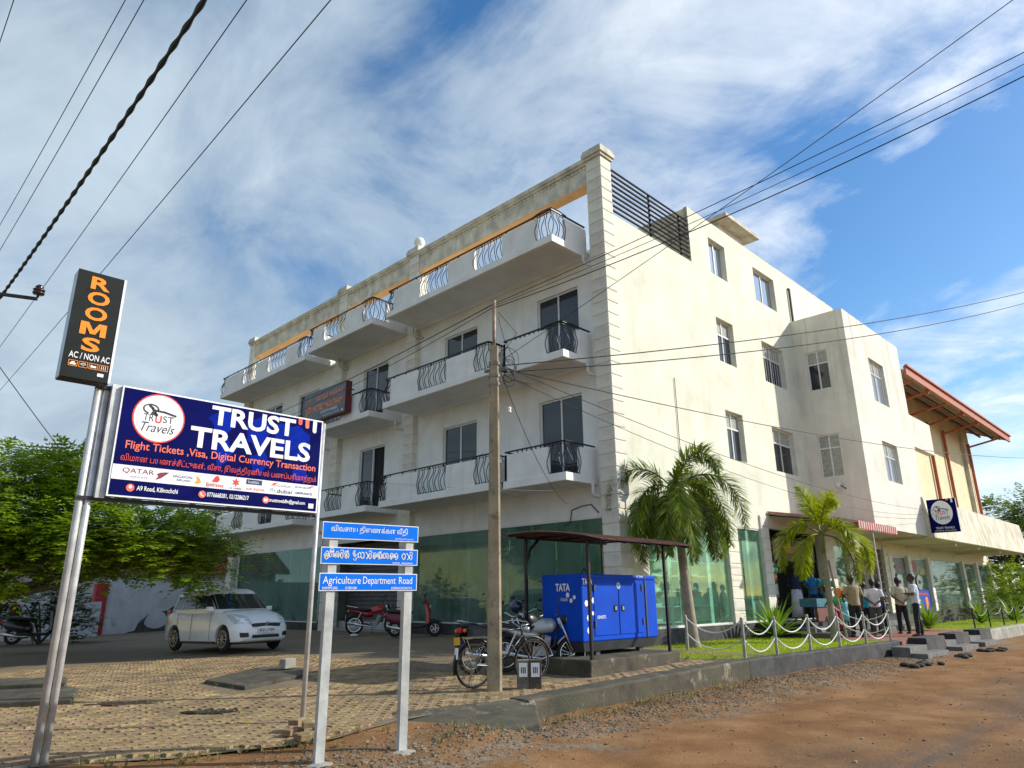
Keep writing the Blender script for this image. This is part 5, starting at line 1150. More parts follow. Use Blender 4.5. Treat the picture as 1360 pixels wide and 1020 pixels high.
mb=MB(); mb.prism([(12.1+.5*math.cos(q*.45)*(1+.12*math.sin(5*q)),.75+.38*math.sin(q*.45)) for q in range(14)],lambda u,v,d:(u,wy-d,v),.013,.02); mb.build('pale_core',m_cwall,pt)
t=thing('gate_pillar','red painted gate pillar at the end of the whitewashed wall','pillar',(9.7,wy,.1),world=True)
m_rpaint=M('red_wall_paint',(.42,.03,.03),.7,.15,2)
mb=MB(); mb.box(9.45,9.93,wy-.1,wy+.3,.0,2.3); mb.build('pillar',m_rpaint,t,bevel=.02)
t=thing('striped_wall','low wall painted in red and white stripes beside the black scooter','wall',(5.5,34,.1),world=True)
mb=MB(); mb.box(0,9.4,33.4,33.6,.0,1.55); w=mb.build('wall',m_cwall,t)
for i in range(12): x=.2+i*.55; mb=MB(); mb.box(x,x+.26,33.385,33.4,.1,1.5); mb.build('red_stripe',m_rpaint,w)
HT=thing('tiled_house','low house with orange tiled roof behind the whitewashed wall','house',(17,46,.2),world=True)
m_tile=M('orange_roof_tile',(.42,.12,.045),.8,.3,6,.3,30)
mb=MB(); mb.box(8,22,44,50,0,3.3); mb.build('wall',m_cwall,HT)
mb=MB(); mb.loft([[(x,43.2,3.2),(x,47,5.4),(x,50.8,3.2),(x,50.8,3.1),(x,47,5.3),(x,43.2,3.1)] for x in (7.4,22.6)]); rf=mb.build('roof',m_tile,HT)
mb=MB()
for r_ in range(9):
    for i in range(60):
        x=7.5+i*.25; y=43.2+r_*.42; z=3.24+r_*.243; mb.tube([(x,y,z+.05),(x,y+.44,z+.27)],.07,5,cap=False)
o=mb.build('roof_tiles',m_tile,rf,fix=False); o['kind']='stuff'
# ---- building and garden across the yard (what the shop glass mirrors)
OP=thing('facing_building','yellow two storey building facing the hotel across the yard','building',(-16,48,0),world=True)
m_ochre=M('ochre_render',(.55,.42,.18),.85,.12,1,.2,30)
mb=MB(); mb.box(-24,-15,33,66,-.3,6.6); mb.build('wall',m_ochre,OP); mb=MB(); mb.loft([[(-24.6,y,6.6),(-19.5,y,9),(-14.4,y,6.6),(-14.4,y,6.45),(-19.5,y,8.8),(-24.6,y,6.45)] for y in (32.5,66.5)]); mb.build('roof',M('dark_roof',(.06,.055,.05),.8,.2,2),OP)
for y in (35,40,45,50,55,60):
    for z in (1.0,4.2): window(OP,'X',-14.99,y,y+1.6,z,z+1.4,2,dep=-.06)
# ================================================================== PLANTS
m_bark=M('grey_brown_bark',(.13,.10,.07),.9,.3,5,.6,30); m_palmtrunk=M('ringed_palm_trunk',(.30,.25,.18),.85,.2,4,.3,30)
def leaf(mb,p,d,l,w,nrm):
    """one pointed leaf as a folded diamond"""
    d=d.normalized(); s=d.cross(nrm); s=s.normalized() if s.length>1e-4 else d.orthogonal().normalized()
    mb.add([p,p+d*l*.45+s*w*.5,p+d*l,p+d*l*.45-s*w*.5],[(0,1,2,3)])
def rv(): 
    while True:
        v=Vector((random.uniform(-1,1),random.uniform(-1,1),random.uniform(-1,1)))
        if .05<v.length<1: return v.normalized()
def spray(mb,p,d,L,n,ll,lw,droop=.4):
    """compound leaf: leaflets along a drooping rachis"""
    q=p.copy(); step=L/n
    for i in range(n):
        d2=(d+Vector((0,0,-droop*i/n))).normalized(); q=q+d2*step
        s=d2.cross(Vector((0,0,1))); s=s.normalized() if s.length>.1 else Vector((1,0,0)); u=s.cross(d2)
        for sg in (-1,1): leaf(mb,q,(d2*.45+s*sg+u*random.uniform(-.25,.1)),ll*random.uniform(.8,1.15),lw,u)
    leaf(mb,q,d2,ll,lw,Vector((0,0,1)))
def crown(name,lobes,mat,parent,clumps,per,L,n,ll,lw,seed,shell=.5,clump_r=.6):
    random.seed(seed); mb=MB()
    tot=sum(r.x*r.y*r.z for c,r in lobes)
    for c,r in lobes:
        k=max(3,int(clumps*(r.x*r.y*r.z/tot)**.75*1.3))
        for i in range(k):
            v=rv()*(shell+(1-shell)*random.random()); cc=c+Vector((v.x*r.x,v.y*r.y,v.z*r.z)); out=Vector((v.x,v.y,max(-.15,v.z)*.6+.15))
            for j in range(per):
                o=rv(); p=cc+Vector((o.x,o.y,o.z*.55))*clump_r*random.random()
                d=(out*.7+Vector((o.x,o.y,o.z*.3))).normalized(); spray(mb,p,d,L*random.uniform(.7,1.2),n,ll,lw,random.uniform(.2,.7))
    return mb.build(name,mat,parent,fix=False)
def limb(mb,a,b,r0,r1,bend=.15):
    a=Vector(a);b=Vector(b); n=6; off=rv()*bend*(b-a).length; mb.tube([a.lerp(b,i/n)+off*math.sin(math.pi*i/n)*.5 for i in range(n+1)],[r0+(r1-r0)*i/n for i in range(n+1)],7)
# ---- big leafy tree on the left
m_leafA=leafmat('bright_tree_leaf',(.19,.32,.014),.5,.48)
random.seed(11)
tb=atD(-45,848,23.0); tb.z=gz(tb.x,tb.y)
T=thing('leafy_tree','big bright green leafy tree spreading over the yard in front of the white wall','tree',tb,world=True)
L1=[(atD(40,680,23.5),Vector((3.4,2.6,1.4))),(atD(130,712,22.0),Vector((2.4,2.0,1.0))),(atD(215,718,21),Vector((1.8,1.5,.75))),(atD(265,752,20.5),Vector((1.3,1.0,.45))),(atD(-20,745,22.5),Vector((2.0,2,.8))),(atD(60,632,24),Vector((1.8,1.6,.8)))]
mb=MB(); fork=tb+Vector((.3,-.2,1.6)); limb(mb,tb-Vector((0,0,.2)),fork,.24,.19,.1); mb.build('trunk',m_bark,T,smooth=True)
for c,r in L1: mb=MB(); limb(mb,fork,c-Vector((0,0,r.z*.3)),.11,.03,.2); [limb(mb,c-Vector((0,0,r.z*.3)),c+Vector((random.uniform(-1,1)*r.x,random.uniform(-1,1)*r.y,random.uniform(-.3,.6)*r.z))*.8+c*.0 if False else c+Vector((random.uniform(-.8,.8)*r.x,random.uniform(-.8,.8)*r.y,random.uniform(-.4,.7)*r.z)),.03,.012) for _ in range(5)]; mb.build('limb',m_bark,T,smooth=True)
crown('crown',L1,m_leafA,T,185,24,.45,4,.15,.07,5,.3,.75)
# dark shrub behind the black scooter
m_leafD=leafmat('dark_shrub_leaf',(.035,.06,.012),.4,.25)
sb=atD(55,835,30); sb.z=gz(sb.x,sb.y)
T2=thing('dark_shrub','dense dark green shrub behind the parked black scooter','shrub',sb,world=True)
mb=MB(); [limb(mb,sb,sb+Vector((random.uniform(-1,1),random.uniform(-.5,.5),1.3)),.05,.02) for _ in range(5)]; mb.build('stem',m_bark,T2,smooth=True)
crown('foliage',[(sb+Vector((-.7,.3,1.3)),Vector((1.9,.8,1.1))),(sb+Vector((.9,.2,1.0)),Vector((1.2,.7,.9)))],m_leafD,T2,34,16,.3,3,.16,.08,8,.3,.5)
# ---- palms
def frond(mb,p,az,el,L,droop,ll,lw,den=.035,bushy=True,rach=None):
    n=int(L/den); d=Vector((math.cos(az)*math.cos(el),math.sin(az)*math.cos(el),math.sin(el))); q=p.copy(); pts=[q.copy()]
    for i in range(n):
        t=i/n; d=(d+Vector((0,0,-droop*den*(.6+1.6*t)))).normalized(); q=q+d*den; pts.append(q.copy())
        if t<.16: continue
        s=d.cross(Vector((0,0,1))); s=s.normalized() if s.length>.05 else Vector((-math.sin(az),math.cos(az),0)); u=s.cross(d)
        prof=ll*(.55+.75*math.sin(math.pi*min(1,(t-.1)/.9)**.8))*(1 if t<.85 else .75)
        for k in range(3 if bushy else 2):
            if bushy: a=random.uniform(0,6.28); v=s*math.cos(a)+u*math.sin(a)
            else: v=s*(1 if k else -1)+u*random.uniform(-.15,.2)
            dl=(d*.75+v*.85+Vector((0,0,-.18 if bushy else -.45))).normalized(); l=prof*random.uniform(.8,1.15)
            w=dl.cross(u); w=w.normalized()*lw*.5 if w.length>.05 else s*lw*.5
            m=q+dl*l*.5+Vector((0,0,.01)); e=q+dl*l+Vector((0,0,-.10*l))
            mb.add([q-w*.5,q+w*.5,m+w,e,m-w],[(0,1,2,4),(2,3,4)])
    if rach is not None: rach.tube(pts[::6]+[pts[-1]],[.022*(1-i/(len(pts[::6])+1))+.004 for i in range(len(pts[::6])+1)],5)
def palm(name,lab,base,top,r0,r1,fr,ll,lw,mat,seed,bushy=True,den=.035,shaft=None,group=None):
    random.seed(seed); T=thing(name,lab,'palm',base,world=True,group=group); b=Vector(base); t=Vector(top); mb=MB(); n=26
    pts=[b.lerp(t,i/n) for i in range(n+1)]; rr=[(r0+(r1-r0)*i/n)*(1.35 if i==0 else 1.12 if i==1 else 1)*(1+.03*(i%2)) for i in range(n+1)]
    mb.tube(pts,rr,12); mb.build('trunk',m_palmtrunk,T,smooth=True)
    if shaft: mb=MB(); mb.tube([t-Vector((0,0,.03)),t+Vector((0,0,.3)),t+Vector((0,0,.62))],[r1*1.05,r1*1.0,r1*.55],10); mb.build('crown_shaft',shaft,T,smooth=True)
    c=t+Vector((0,0,.5 if shaft else 0)); lf=MB(); ra=MB()
    for az,el,L,dr in fr: frond(lf,c,R(az),R(el),L,dr,ll,lw,den,bushy,ra)
    lf.build('fronds',mat,T,fix=False); ra.build('frond_stems',m_stemg,T,smooth=True,fix=False); return T
m_stemg=leafmat('palm_stem',(.16,.20,.05),.2,.1)
m_palmA=leafmat('foxtail_leaf',(.13,.20,.022),.42,.3); m_palmB=leafmat('young_palm_leaf',(.36,.42,.01),.3,.45)
pb=onz(922,861,.33); D_=math.hypot(pb.x,pb.y)
pc=atD(897,665,D_); 
palm('foxtail_palm','tall palm with bushy drooping fronds on the lawn beside the generator',(pb.x,pb.y,.30),(pc.x,pc.y,pc.z-.25),.15,.085,
 [(135,55,2.63,1.06),(-50,48,2.87,1.13),(170,25,2.71,1.09),(-20,18,2.63,1.13),(215,40,2.56,1.34),(-80,30,2.56,1.41),(100,12,2.41,1.34),(250,62,2.41,0.92),(-130,8,2.49,1.55),(35,35,2.56,1.20),(-35,-8,2.26,1.13),(60,-5,2.20,1.23),(-90,-12,2.20,1.23),(200,2,2.32,1.23),(-5,50,2.44,1.14),(150,-15,2.26,1.13)],.40,.034,m_palmA,21,den=.016,shaft=leafmat('palm_shaft',(.14,.17,.06),.2,.1))
p2=Vector((20.35,8.6,.30)); c2=atD(1090,708,math.hypot(p2.x,p2.y)); p2=Vector((c2.x,c2.y,.30))
palm('young_palm','young yellow-green palm with arching fronds on the lawn by the shop entrance',p2,(c2.x,c2.y,c2.z-.55),.11,.055,
 [(140,42,2.18,1.53),(-45,40,2.18,1.57),(160,10,1.72,1.80),(-60,0,1.72,1.89),(225,70,1.72,1.08),(40,72,1.49,0.81),(110,80,1.49,0.63),(-100,50,1.49,2.07)],.36,.036,m_palmB,22,den=.016,shaft=m_stemg)
# stake tied to the young palm
t=thing('palm_stake','thin pale wooden stake leaning beside the young palm','stake',(p2.x+.2,p2.y-.2,.3),world=True); mb=MB(); mb.tube([(p2.x+.25,p2.y-.25,.25),(p2.x+.02,p2.y-.1,2.5)],.03,8); mb.build('stake',M('pale_wood',(.38,.31,.2),.8,.2,4),t)
m_coco=leafmat('coconut_leaf',(.055,.085,.016),.45,.3)
for i,(px,py,D,zt,l) in enumerate(((75,640,46,None,'coconut palm rising behind the big leafy tree'),(262,700,50,None,'coconut palm behind the hotel edge under the signboard'),(225,712,56,None,'smaller coconut palm between the signboard and the leafy tree'))):
    c=atD(px,py,D); random.seed(40+i); fr=[(random.uniform(0,360),random.uniform(5,65),random.uniform(3.2,4.2),.42) for _ in range(15)]
    palm('coconut_palm',l,(c.x+1,c.y+.5,0),(c.x,c.y,c.z),.18,.11,fr,.75,.055,m_coco,50+i,bushy=False,den=.075)
# ---- spiky rosette plants
m_spk=leafmat('spiky_leaf',(.17,.32,.025),.35,.3)
def spiky(p,n,L,lab,seed,mat=m_spk,w=.13):
    random.seed(seed); p=Vector(p); T=thing('rosette_plant',lab,'plant',p,world=True,group='spiky rosette plants'); mb=MB()
    for i in range(n):
        az=i*2.399+random.uniform(-.2,.2); el=R(20+65*(i/n)+random.uniform(-8,8)); l=L*random.uniform(.75,1.1); d=Vector((math.cos(az)*math.cos(el),math.sin(az)*math.cos(el),math.sin(el))); s=Vector((-math.sin(az),math.cos(az),0)); q=p+Vector((0,0,.05)); vs=[];k=7
        for j in range(k+1):
            t=j/k; ww=w*(.5+.5*math.sin(math.pi*min(1,t*1.1+.15)))*(1-t**3); vs+=[q-s*ww*.5+Vector((0,0,.012)),q,q+s*ww*.5+Vector((0,0,.012))] if False else [q-s*ww*.5,q-Vector((0,0,.012)),q+s*ww*.5]; d=(d+Vector((0,0,-.10))).normalized(); q=q+d*l/k
        mb.add(vs,[(3*j+a,3*j+a+1,3*j+a+4,3*j+a+3) for j in range(k) for a in (0,1)])
    mb.build('leaves',mat,T,fix=False)
q=onz(1032,848,.34); spiky((q.x,q.y,.33),52,1.35,'large spiky green rosette plant on the lawn behind the chain fence',1)
spiky((28.6,7.9,.35),40,1.15,'spiky green rosette plant beside the annex steps',2); 
spiky((36.5,8.0,.3),36,1.2,'spiky green rosette plant in the annex bed under the canopy',3); spiky((40.5,7.6,.3),36,1.3,'spiky green rosette plant at the far end of the annex bed',4)
# ---- trees and bushes at the right-hand end of the street
m_leafR=leafmat('far_tree_leaf',(.085,.15,.018),.45,.35); m_leafY=leafmat('yellow_green_bush',(.17,.27,.02),.4,.4)
def rtree(nm,lab,b,lobes,mat,cl,per,seed,ll=.3,cat='tree',th=.2,L=.7):
    b=Vector(b); T=thing(nm,lab,cat,b,world=True); random.seed(seed); mb=MB(); c0=lobes[0][0]
    limb(mb,b-Vector((0,0,.2)),c0,th,th*.4,.08); [limb(mb,b.lerp(c0,.6),c,th*.45,.03,.15) for c,r in lobes[1:]]; mb.build('trunk',m_bark,T,smooth=True)
    crown('crown',lobes,mat,T,cl,per,L,3,ll,ll*.5,seed,.3,1.0)
c=atD(1325,690,78); rtree('roadside_tree','green leafy tree rising behind the annex parapet',(c.x,c.y,-.2),[(c+Vector((0,0,-.6)),Vector((3.6,3.6,2.8))),(c+Vector((2.5,-3,.3)),Vector((2.6,2.6,2.0)))],m_leafR,50,16,61)
c=atD(1375,690,66); rtree('roadside_tree','loose crowned green tree beyond the end of the annex',(c.x,c.y,-.2),[(c,Vector((3.2,3.2,2.2)))],m_leafR,30,14,62)
c=atD(1350,745,62); rtree('dark_tree','dark shady tree standing past the annex shop piers',(c.x,c.y,-.2),[(c+Vector((0,0,1.2)),Vector((4.5,4.5,2.2))),(c+Vector((3,-2,-.5)),Vector((3,3,1.6)))],m_leafD,60,18,63)
for i,(px,py,D,rx,rz,l) in enumerate(((1335,800,49,1.4,.9,'yellow-green bush at the end of the annex piers'),(1362,790,46,1.6,1.2,'yellow-green bush growing past the annex bed'),(1345,775,56,2.2,1.1,'tall yellow-green bush under the dark tree'))):
    c=atD(px,py,D); rtree('garden_bush',l,(c.x,c.y,.0),[(c,Vector((rx,rx,rz)))],m_leafY,16,14,70+i,.22,'bush',.05,.45)
# ---- far-off wood; the unseen part behind the camera is added for glass reflections
random.seed(90); mb=MB()
for i in range(64):
    a=random.uniform(0,2*math.pi); D=random.uniform(95,150); x,y=D*math.cos(a),D*math.sin(a); h=random.uniform(4,8.5)
    for j in range(230):
        v=rv(); p=Vector((x+v.x*7,y+v.y*7,h*.5+v.z*h*.5)); leaf(mb,p,rv(),1.5,1.0,rv())
o=mb.build('distant_wood',leafmat('distant_leaf',(.06,.095,.02),.4,.2),fix=False); tag(o,'far-off belt of dark green trees round the horizon','trees',kind='stuff')
# ================================================================== VEHICLES
m_tyre=M('tyre_rubber',(.018,.017,.016),.85,.2,12); m_rim=M('alloy_rim',(.40,.39,.37),.35,.1,6,metal=.8); m_chrome=M('chrome',(.62,.62,.62),.18,.05,6,metal=.95)
m_blk=M('black_plastic',(.016,.016,.017),.5,.15,8); m_cream=M('number_plate_yellow',(.75,.42,.03),.4,.05,8); m_lens=M('lamp_lens',(.55,.58,.60),.12,.1,14,spec=.8); m_redl=M('red_lens',(.5,.012,.01),.2,.05,8); m_amber=M('amber_lens',(.7,.2,.02),.25)
def ev_mesh(o):
    bpy.context.view_layer.update(); dg=bpy.context.evaluated_depsgraph_get(); return bpy.data.meshes.new_from_object(o.evaluated_get(dg))
# ---- white hatchback: local +x forward, origin on the ground at its centre
def hatchback():
    m_paint=M('pearl_white_paint',(.86,.87,.85),.25,.03,2,coat=.6); m_cg=M('car_glass',(.02,.03,.035),.04,0,spec=.8)
    T=thing('parked_car','white five door hatchback parked on the shaded pavers','car')
    # stations along x: (x, half width sill, half width belt, z bottom, z belt/top of lower body, crown)
    st=[(-1.90,.60,.62,.42,.62),(-1.86,.72,.74,.34,.86),(-1.78,.80,.80,.26,.95),(-1.55,.835,.83,.22,.985),(-1.2,.845,.845,.20,.98),(-.6,.845,.845,.19,.955),(0,.845,.84,.19,.945),(.5,.845,.835,.19,.95),(.85,.845,.82,.20,.955),(1.15,.842,.80,.20,.94),(1.40,.835,.775,.20,.90),(1.60,.815,.74,.21,.845),(1.75,.76,.70,.22,.785),(1.85,.68,.63,.24,.71),(1.90,.60,.56,.27,.64),(1.925,.50,.46,.32,.55)]
    rings=[]
    for x,ws,wb,z0,z1 in st:
        h=z1-z0; half=[(0,z0),(ws*.80,z0),(ws*.96,z0+.05*h),(ws,z0+.22*h),(ws*1.005,z0+.48*h),(ws*.985,z0+.66*h),(wb*.985,z0+.80*h),(wb*.93,z0+.92*h),(wb*.80,z1-.01),(wb*.45,z1+.025),(0,z1+.038)]
        rings.append([(x,y,z) for y,z in half]+[(x,-y,z) for y,z in half[-2:0:-1]])
    mb=MB(); mb.loft(rings); body=mb.build('body',m_paint,T,smooth=True)
    cut=MB()
    for x in (1.21,-1.22):
        for s in (-1,1): cut.lathe([(.001,s*.60),(.345,s*.60),(.345,s*.95),(.001,s*.95)],(x,0,.30),28,'y')
    co=cut.build('cut',m_blk); bm_=body.modifiers.new('arch','BOOLEAN'); bm_.object=co; bm_.operation='DIFFERENCE'; bm_.solver='EXACT'
    me=ev_mesh(body); body.modifiers.clear(); body.data=me; bpy.data.objects.remove(co); me.polygons.foreach_set('use_smooth',[True]*len(me.polygons)); me.set_sharp_from_angle(angle=R(38))
    from mathutils.bvhtree import BVHTree
    bv=BVHTree.FromPolygons([v.co for v in me.vertices],[tuple(q.vertices) for q in me.polygons])
    def snap(name,c,mat,n=7):
        c=[Vector(q) for q in c]; mb=MB(); vs=[]
        for a in range(5):
            for b in range(n):
                u,v=b/(n-1),a/4; q=c[0].lerp(c[1],u).lerp(c[3].lerp(c[2],u),v); l,nn,_,_=bv.find_nearest(q); nn=nn if nn.dot(l-Vector((0,0,.5)))>0 else -nn; vs.append(l+nn*.007)
        mb.add(vs,[(a*n+b,a*n+b+1,(a+1)*n+b+1,(a+1)*n+b) for a in range(4) for b in range(n-1)]); return mb.build(name,mat,T,smooth=True)
    # greenhouse: belt ring to roof ring, corners rounded
    def ring(xf,xr,wf,wr,z,zz=0):
        o=[]
        P_=[(xf,0),(xf-.02,wf*.55),(xf-.10,wf*.9),(xf-.22,wf)]+[(xf-.22+(xr+.16-xf+.22)*t,wf+(wr-wf)*t) for t in (.2,.4,.6,.8)]+[(xr+.16,wr),(xr+.05,wr*.88),(xr,wr*.5),(xr-.01,0)]
        for x,y in P_: o.append((x,y,z))
        for x,y in P_[-2:0:-1]: o.append((x,-y,z))
        return o
    lev=[(1.04,-1.76,.79,.76,.90),(.93,-1.73,.785,.75,.985),(.70,-1.66,.745,.715,1.17),(.46,-1.57,.69,.665,1.37),(.34,-1.52,.655,.63,1.45),(.18,-1.44,.58,.56,1.492),(-.3,-1.1,.30,.30,1.515)]
    gl=MB(); gl.loft([ring(*l) for l in lev],cap=True); gh=gl.build('cabin',m_paint,T,smooth=True,auto=50)
    # glazing: patches lifted off the cabin between two levels
    def pt(k,t):
        a=ring(*lev[1]); b=ring(*lev[3]); i=int(k)%len(a); j=(i+1)%len(a); f=k-int(k)
        p=Vector(a[i]).lerp(Vector(a[j]),f); q=Vector(b[i]).lerp(Vector(b[j]),f); m_=ring(*lev[2]); w=Vector(m_[i]).lerp(Vector(m_[j]),f)
        r_=p.lerp(w,t*2) if t<.5 else w.lerp(q,(t-.5)*2); c=Vector((-.35,0,1.0)); return r_+(r_-c).normalized()*.012
    def patch(name,ks,t0,t1,mat=m_cg,par=gh):
        mb=MB(); n=len(ks); mb.add([pt(k,t) for t in (t0,(t0+t1)/2,t1) for k in ks],[(r_*n+i,r_*n+i+1,(r_+1)*n+i+1,(r_+1)*n+i) for r_ in (0,1) for i in range(n-1)]); return mb.build(name,mat,par,smooth=True)
    N_=len(ring(*lev[0])); 
    patch('windscreen',[N_-2.3,N_-2,N_-1,N_-.01],.03,.97); patch('windscreen',[0,1,2,2.3],.03,.97)
    for s in (0,1):
        f=(lambda k:k) if s==0 else (lambda k:N_-k)
        for a,b in ((3.1,5.05),(5.2,6.85),(6.98,7.85)):
            ks=sorted([f(a),f((a+b)/2),f(b)]); patch('side_window',ks,.08,.88)
        patch('side_pillar',sorted([f(5.04),f(5.21)]),.05,.9,m_blk); patch('side_pillar',sorted([f(2.4),f(3.08)]),.02,.93,m_blk)
    patch('rear_window',[9.2,10,11,12,12.8],.15,.9)
    for s in (-1,1):
        # lamps, mirrors, fog lamps, handles, door lines
        hl=snap('headlight',[(1.90,s*.40,.60),(1.66,s*.79,.655),(1.20,s*.81,.875),(1.70,s*.46,.80)],m_lens)
        mb=MB(); mb.sph((1.73,s*.60,.705),.05,10,7,(.6,1,1)); mb.sph((1.55,s*.70,.765),.035,10,7,(.8,1,1)); mb.build('lamp_reflector',m_chrome,hl,smooth=True)
        mb=MB(); mb.loft([[(.62,s*.80,.955),(.62,s*.80,1.0),(.70,s*.80,1.0),(.70,s*.80,.955)],[(.60,s*.88,.95),(.60,s*.88,1.05),(.72,s*.86,1.05),(.72,s*.86,.95)],[(.60,s*1.0,.95),(.60,s*1.0,1.06),(.70,s*.98,1.06),(.70,s*.98,.95)]]); mb.build('wing_mirror',m_paint,T,bevel=.015)
        fg=snap('fog_lamp_recess',[(1.95,s*.50,.35),(1.84,s*.70,.34),(1.82,s*.72,.45),(1.93,s*.52,.44)],m_blk); mb=MB(); mb.sph((1.87,s*.60,.39),.035,8,6); mb.build('fog_lamp',m_lens,fg,smooth=True)
        for x in (-.05,-.95): mb=MB(); mb.box(x-.08,x+.08,s*.835-.012,s*.835+.025,.79,.815) ; mb.build('door_handle',m_paint,T,bevel=.006)
        for x in (.62,-.32,-1.05): mb=MB(); mb.tube([(x,s*.848,.28),(x-.01,s*.851,.6),(x-.03,s*.838,.8),(x-.05,s*.80,.9)],.005,4); mb.build('door_seam',m_blk,T)
        mb=MB(); mb.box(-1.86,-1.66,s*.70-.06,s*.70+.06,.72,1.0); mb.build('tail_lamp',m_redl,T,bevel=.02)
        mb=MB(); mb.box(-.85,.85,s*.835-.01,s*.835+.018,.20,.25); mb.build('sill_trim',m_blk,T)
        for x in (1.21,-1.22):
            mb=MB(); mb.torus((x,s*.745,.305),.225,.082,'y',28,10); mb.lathe([(.2,s*.66),(.2,s*.82)],(x,0,.305),20,'y'); w=mb.build('wheel',m_tyre,T,smooth=True)
            mb=MB(); mb.torus((x,s*.815,.305),.195,.018,'y',24,6)
            for k in range(10): a=2*math.pi*k/10; mb.bar((x,s*.82,.305),(x+.19*math.cos(a),s*.815,.305+.19*math.sin(a)),.03,.02)
            mb.lathe([(.001,s*.80),(.045,s*.80),(.045,s*.835),(.001,s*.84)],(x,0,.305),12,'y'); mb.build('rim',m_rim,w)
    gr=snap('grille',[(2.0,-.42,.585),(2.0,.42,.585),(1.95,.46,.665),(1.95,-.46,.665)],m_blk,10)
    fr=frame((1.935,-.0,.625),(0,1,0),(0,0,1)); mb=MB(); stroke(mb,fr,[(.045,.045),(-.04,.03),(.04,.0),(-.04,-.015),(.0,-.035)],.016,0,.008); stroke(mb,fr,[(.0,.06),(.04,.03)],.014,0,.008); mb.build('badge',m_chrome,gr)
    snap('lower_grille',[(2.0,-.42,.30),(2.0,.42,.30),(2.0,.40,.39),(2.0,-.40,.39)],m_blk,10)
    mb=MB(); mb.box(1.93,1.965,-.26,.26,.43,.54); pl=mb.build('number_plate',m_white,T); text_mb('KV-1739',.04,.02,.44,.065,frame((1.967,-.26,.435),(0,1,0),(0,0,1)),bold=.02).build('plate_text',m_ink,pl,fix=False)
    mb=MB(); mb.tube([(.1,.0,1.50),(-.05,.0,1.66)],.006,5); mb.build('aerial',m_blk,T)
    mb=MB(); mb.box(.78,.86,.1,.5,.98,1.0); mb.build('wiper',m_blk,T)
    mb=MB(); mb.box(-.5,.5,-.6,.6,.45,.85)
    for s in (-.36,.36): mb.box(-.1,.1,s-.2,s+.2,.8,1.25)
    mb.build('seats',m_blk,T); mb=MB(); mb.box(-1.7,1.6,-.6,.6,.18,.45); mb.build('underbody',m_blk,T)
    return T
car=hatchback(); fl=gnd(295,869); rl=gnd(237,866); frr=gnd(366,864)
hd=math.atan2(-1,.12); dirx=Vector((math.cos(hd),math.sin(hd),0)); right=Vector((dirx.y,-dirx.x,0))
# front-left-of-picture wheel is the car's right-hand one
cen=Vector((fl.x,fl.y,0))-dirx*1.21-right*.745; car.location=(cen.x,cen.y,gz(cen.x,cen.y)+.005); car.rotation_euler=(0,R(-1.0),hd+R(2)); car.scale=(.94,.98,1.06)
# ---- two-wheelers: local +x forward
def wheel(T,x,r,w,spokes=True,tr=.035,rim=m_chrome,disc_=False,name='wheel'):
    mb=MB(); mb.torus((x,0,r),r-tr,tr,'y',32,8); W=mb.build(name,m_tyre,T,smooth=True)
    mb=MB(); mb.torus((x,0,r),r-tr*1.9,tr*.4,'y',28,6)
    if spokes:
        for k in range(18): a=2*math.pi*k/18; mb.tube([(x+.03*math.cos(a+.6),(.03 if k%2 else -.03),r+.03*math.sin(a+.6)),(x+(r-tr*1.9)*math.cos(a),0,r+(r-tr*1.9)*math.sin(a))],.0028,3,cap=False)
        mb.lathe([(.001,-.05),(.032,-.05),(.032,.05),(.001,.05)],(x,0,r),10,'y')
    else:
        for k in range(5): a=2*math.pi*k/5; mb.bar((x,0,r),(x+(r-tr*1.9)*math.cos(a),0,r+(r-tr*1.9)*math.sin(a)),.04,.03)
        mb.lathe([(.001,-.06),(.06,-.06),(.06,.06),(.001,.06)],(x,0,r),12,'y')
    mb.build('rim',rim,W); return W
def fender(T,x,r,a0,a1,w,mat,name='mudguard'):
    mb=MB(); rings=[]
    for i in range(13):
        a=R(a0+(a1-a0)*i/12); ca,sa=math.cos(a),math.sin(a); rings.append([(x+rr*ca,y,r+rr*sa) for rr,y in ((r+.015,-w),(r+.04,-w*.6),(r+.045,0),(r+.04,w*.6),(r+.015,w),(r+.03,w*.5),(r+.035,0),(r+.03,-w*.5))])
    mb.loft(rings); return mb.build(name,mat,T,smooth=True)
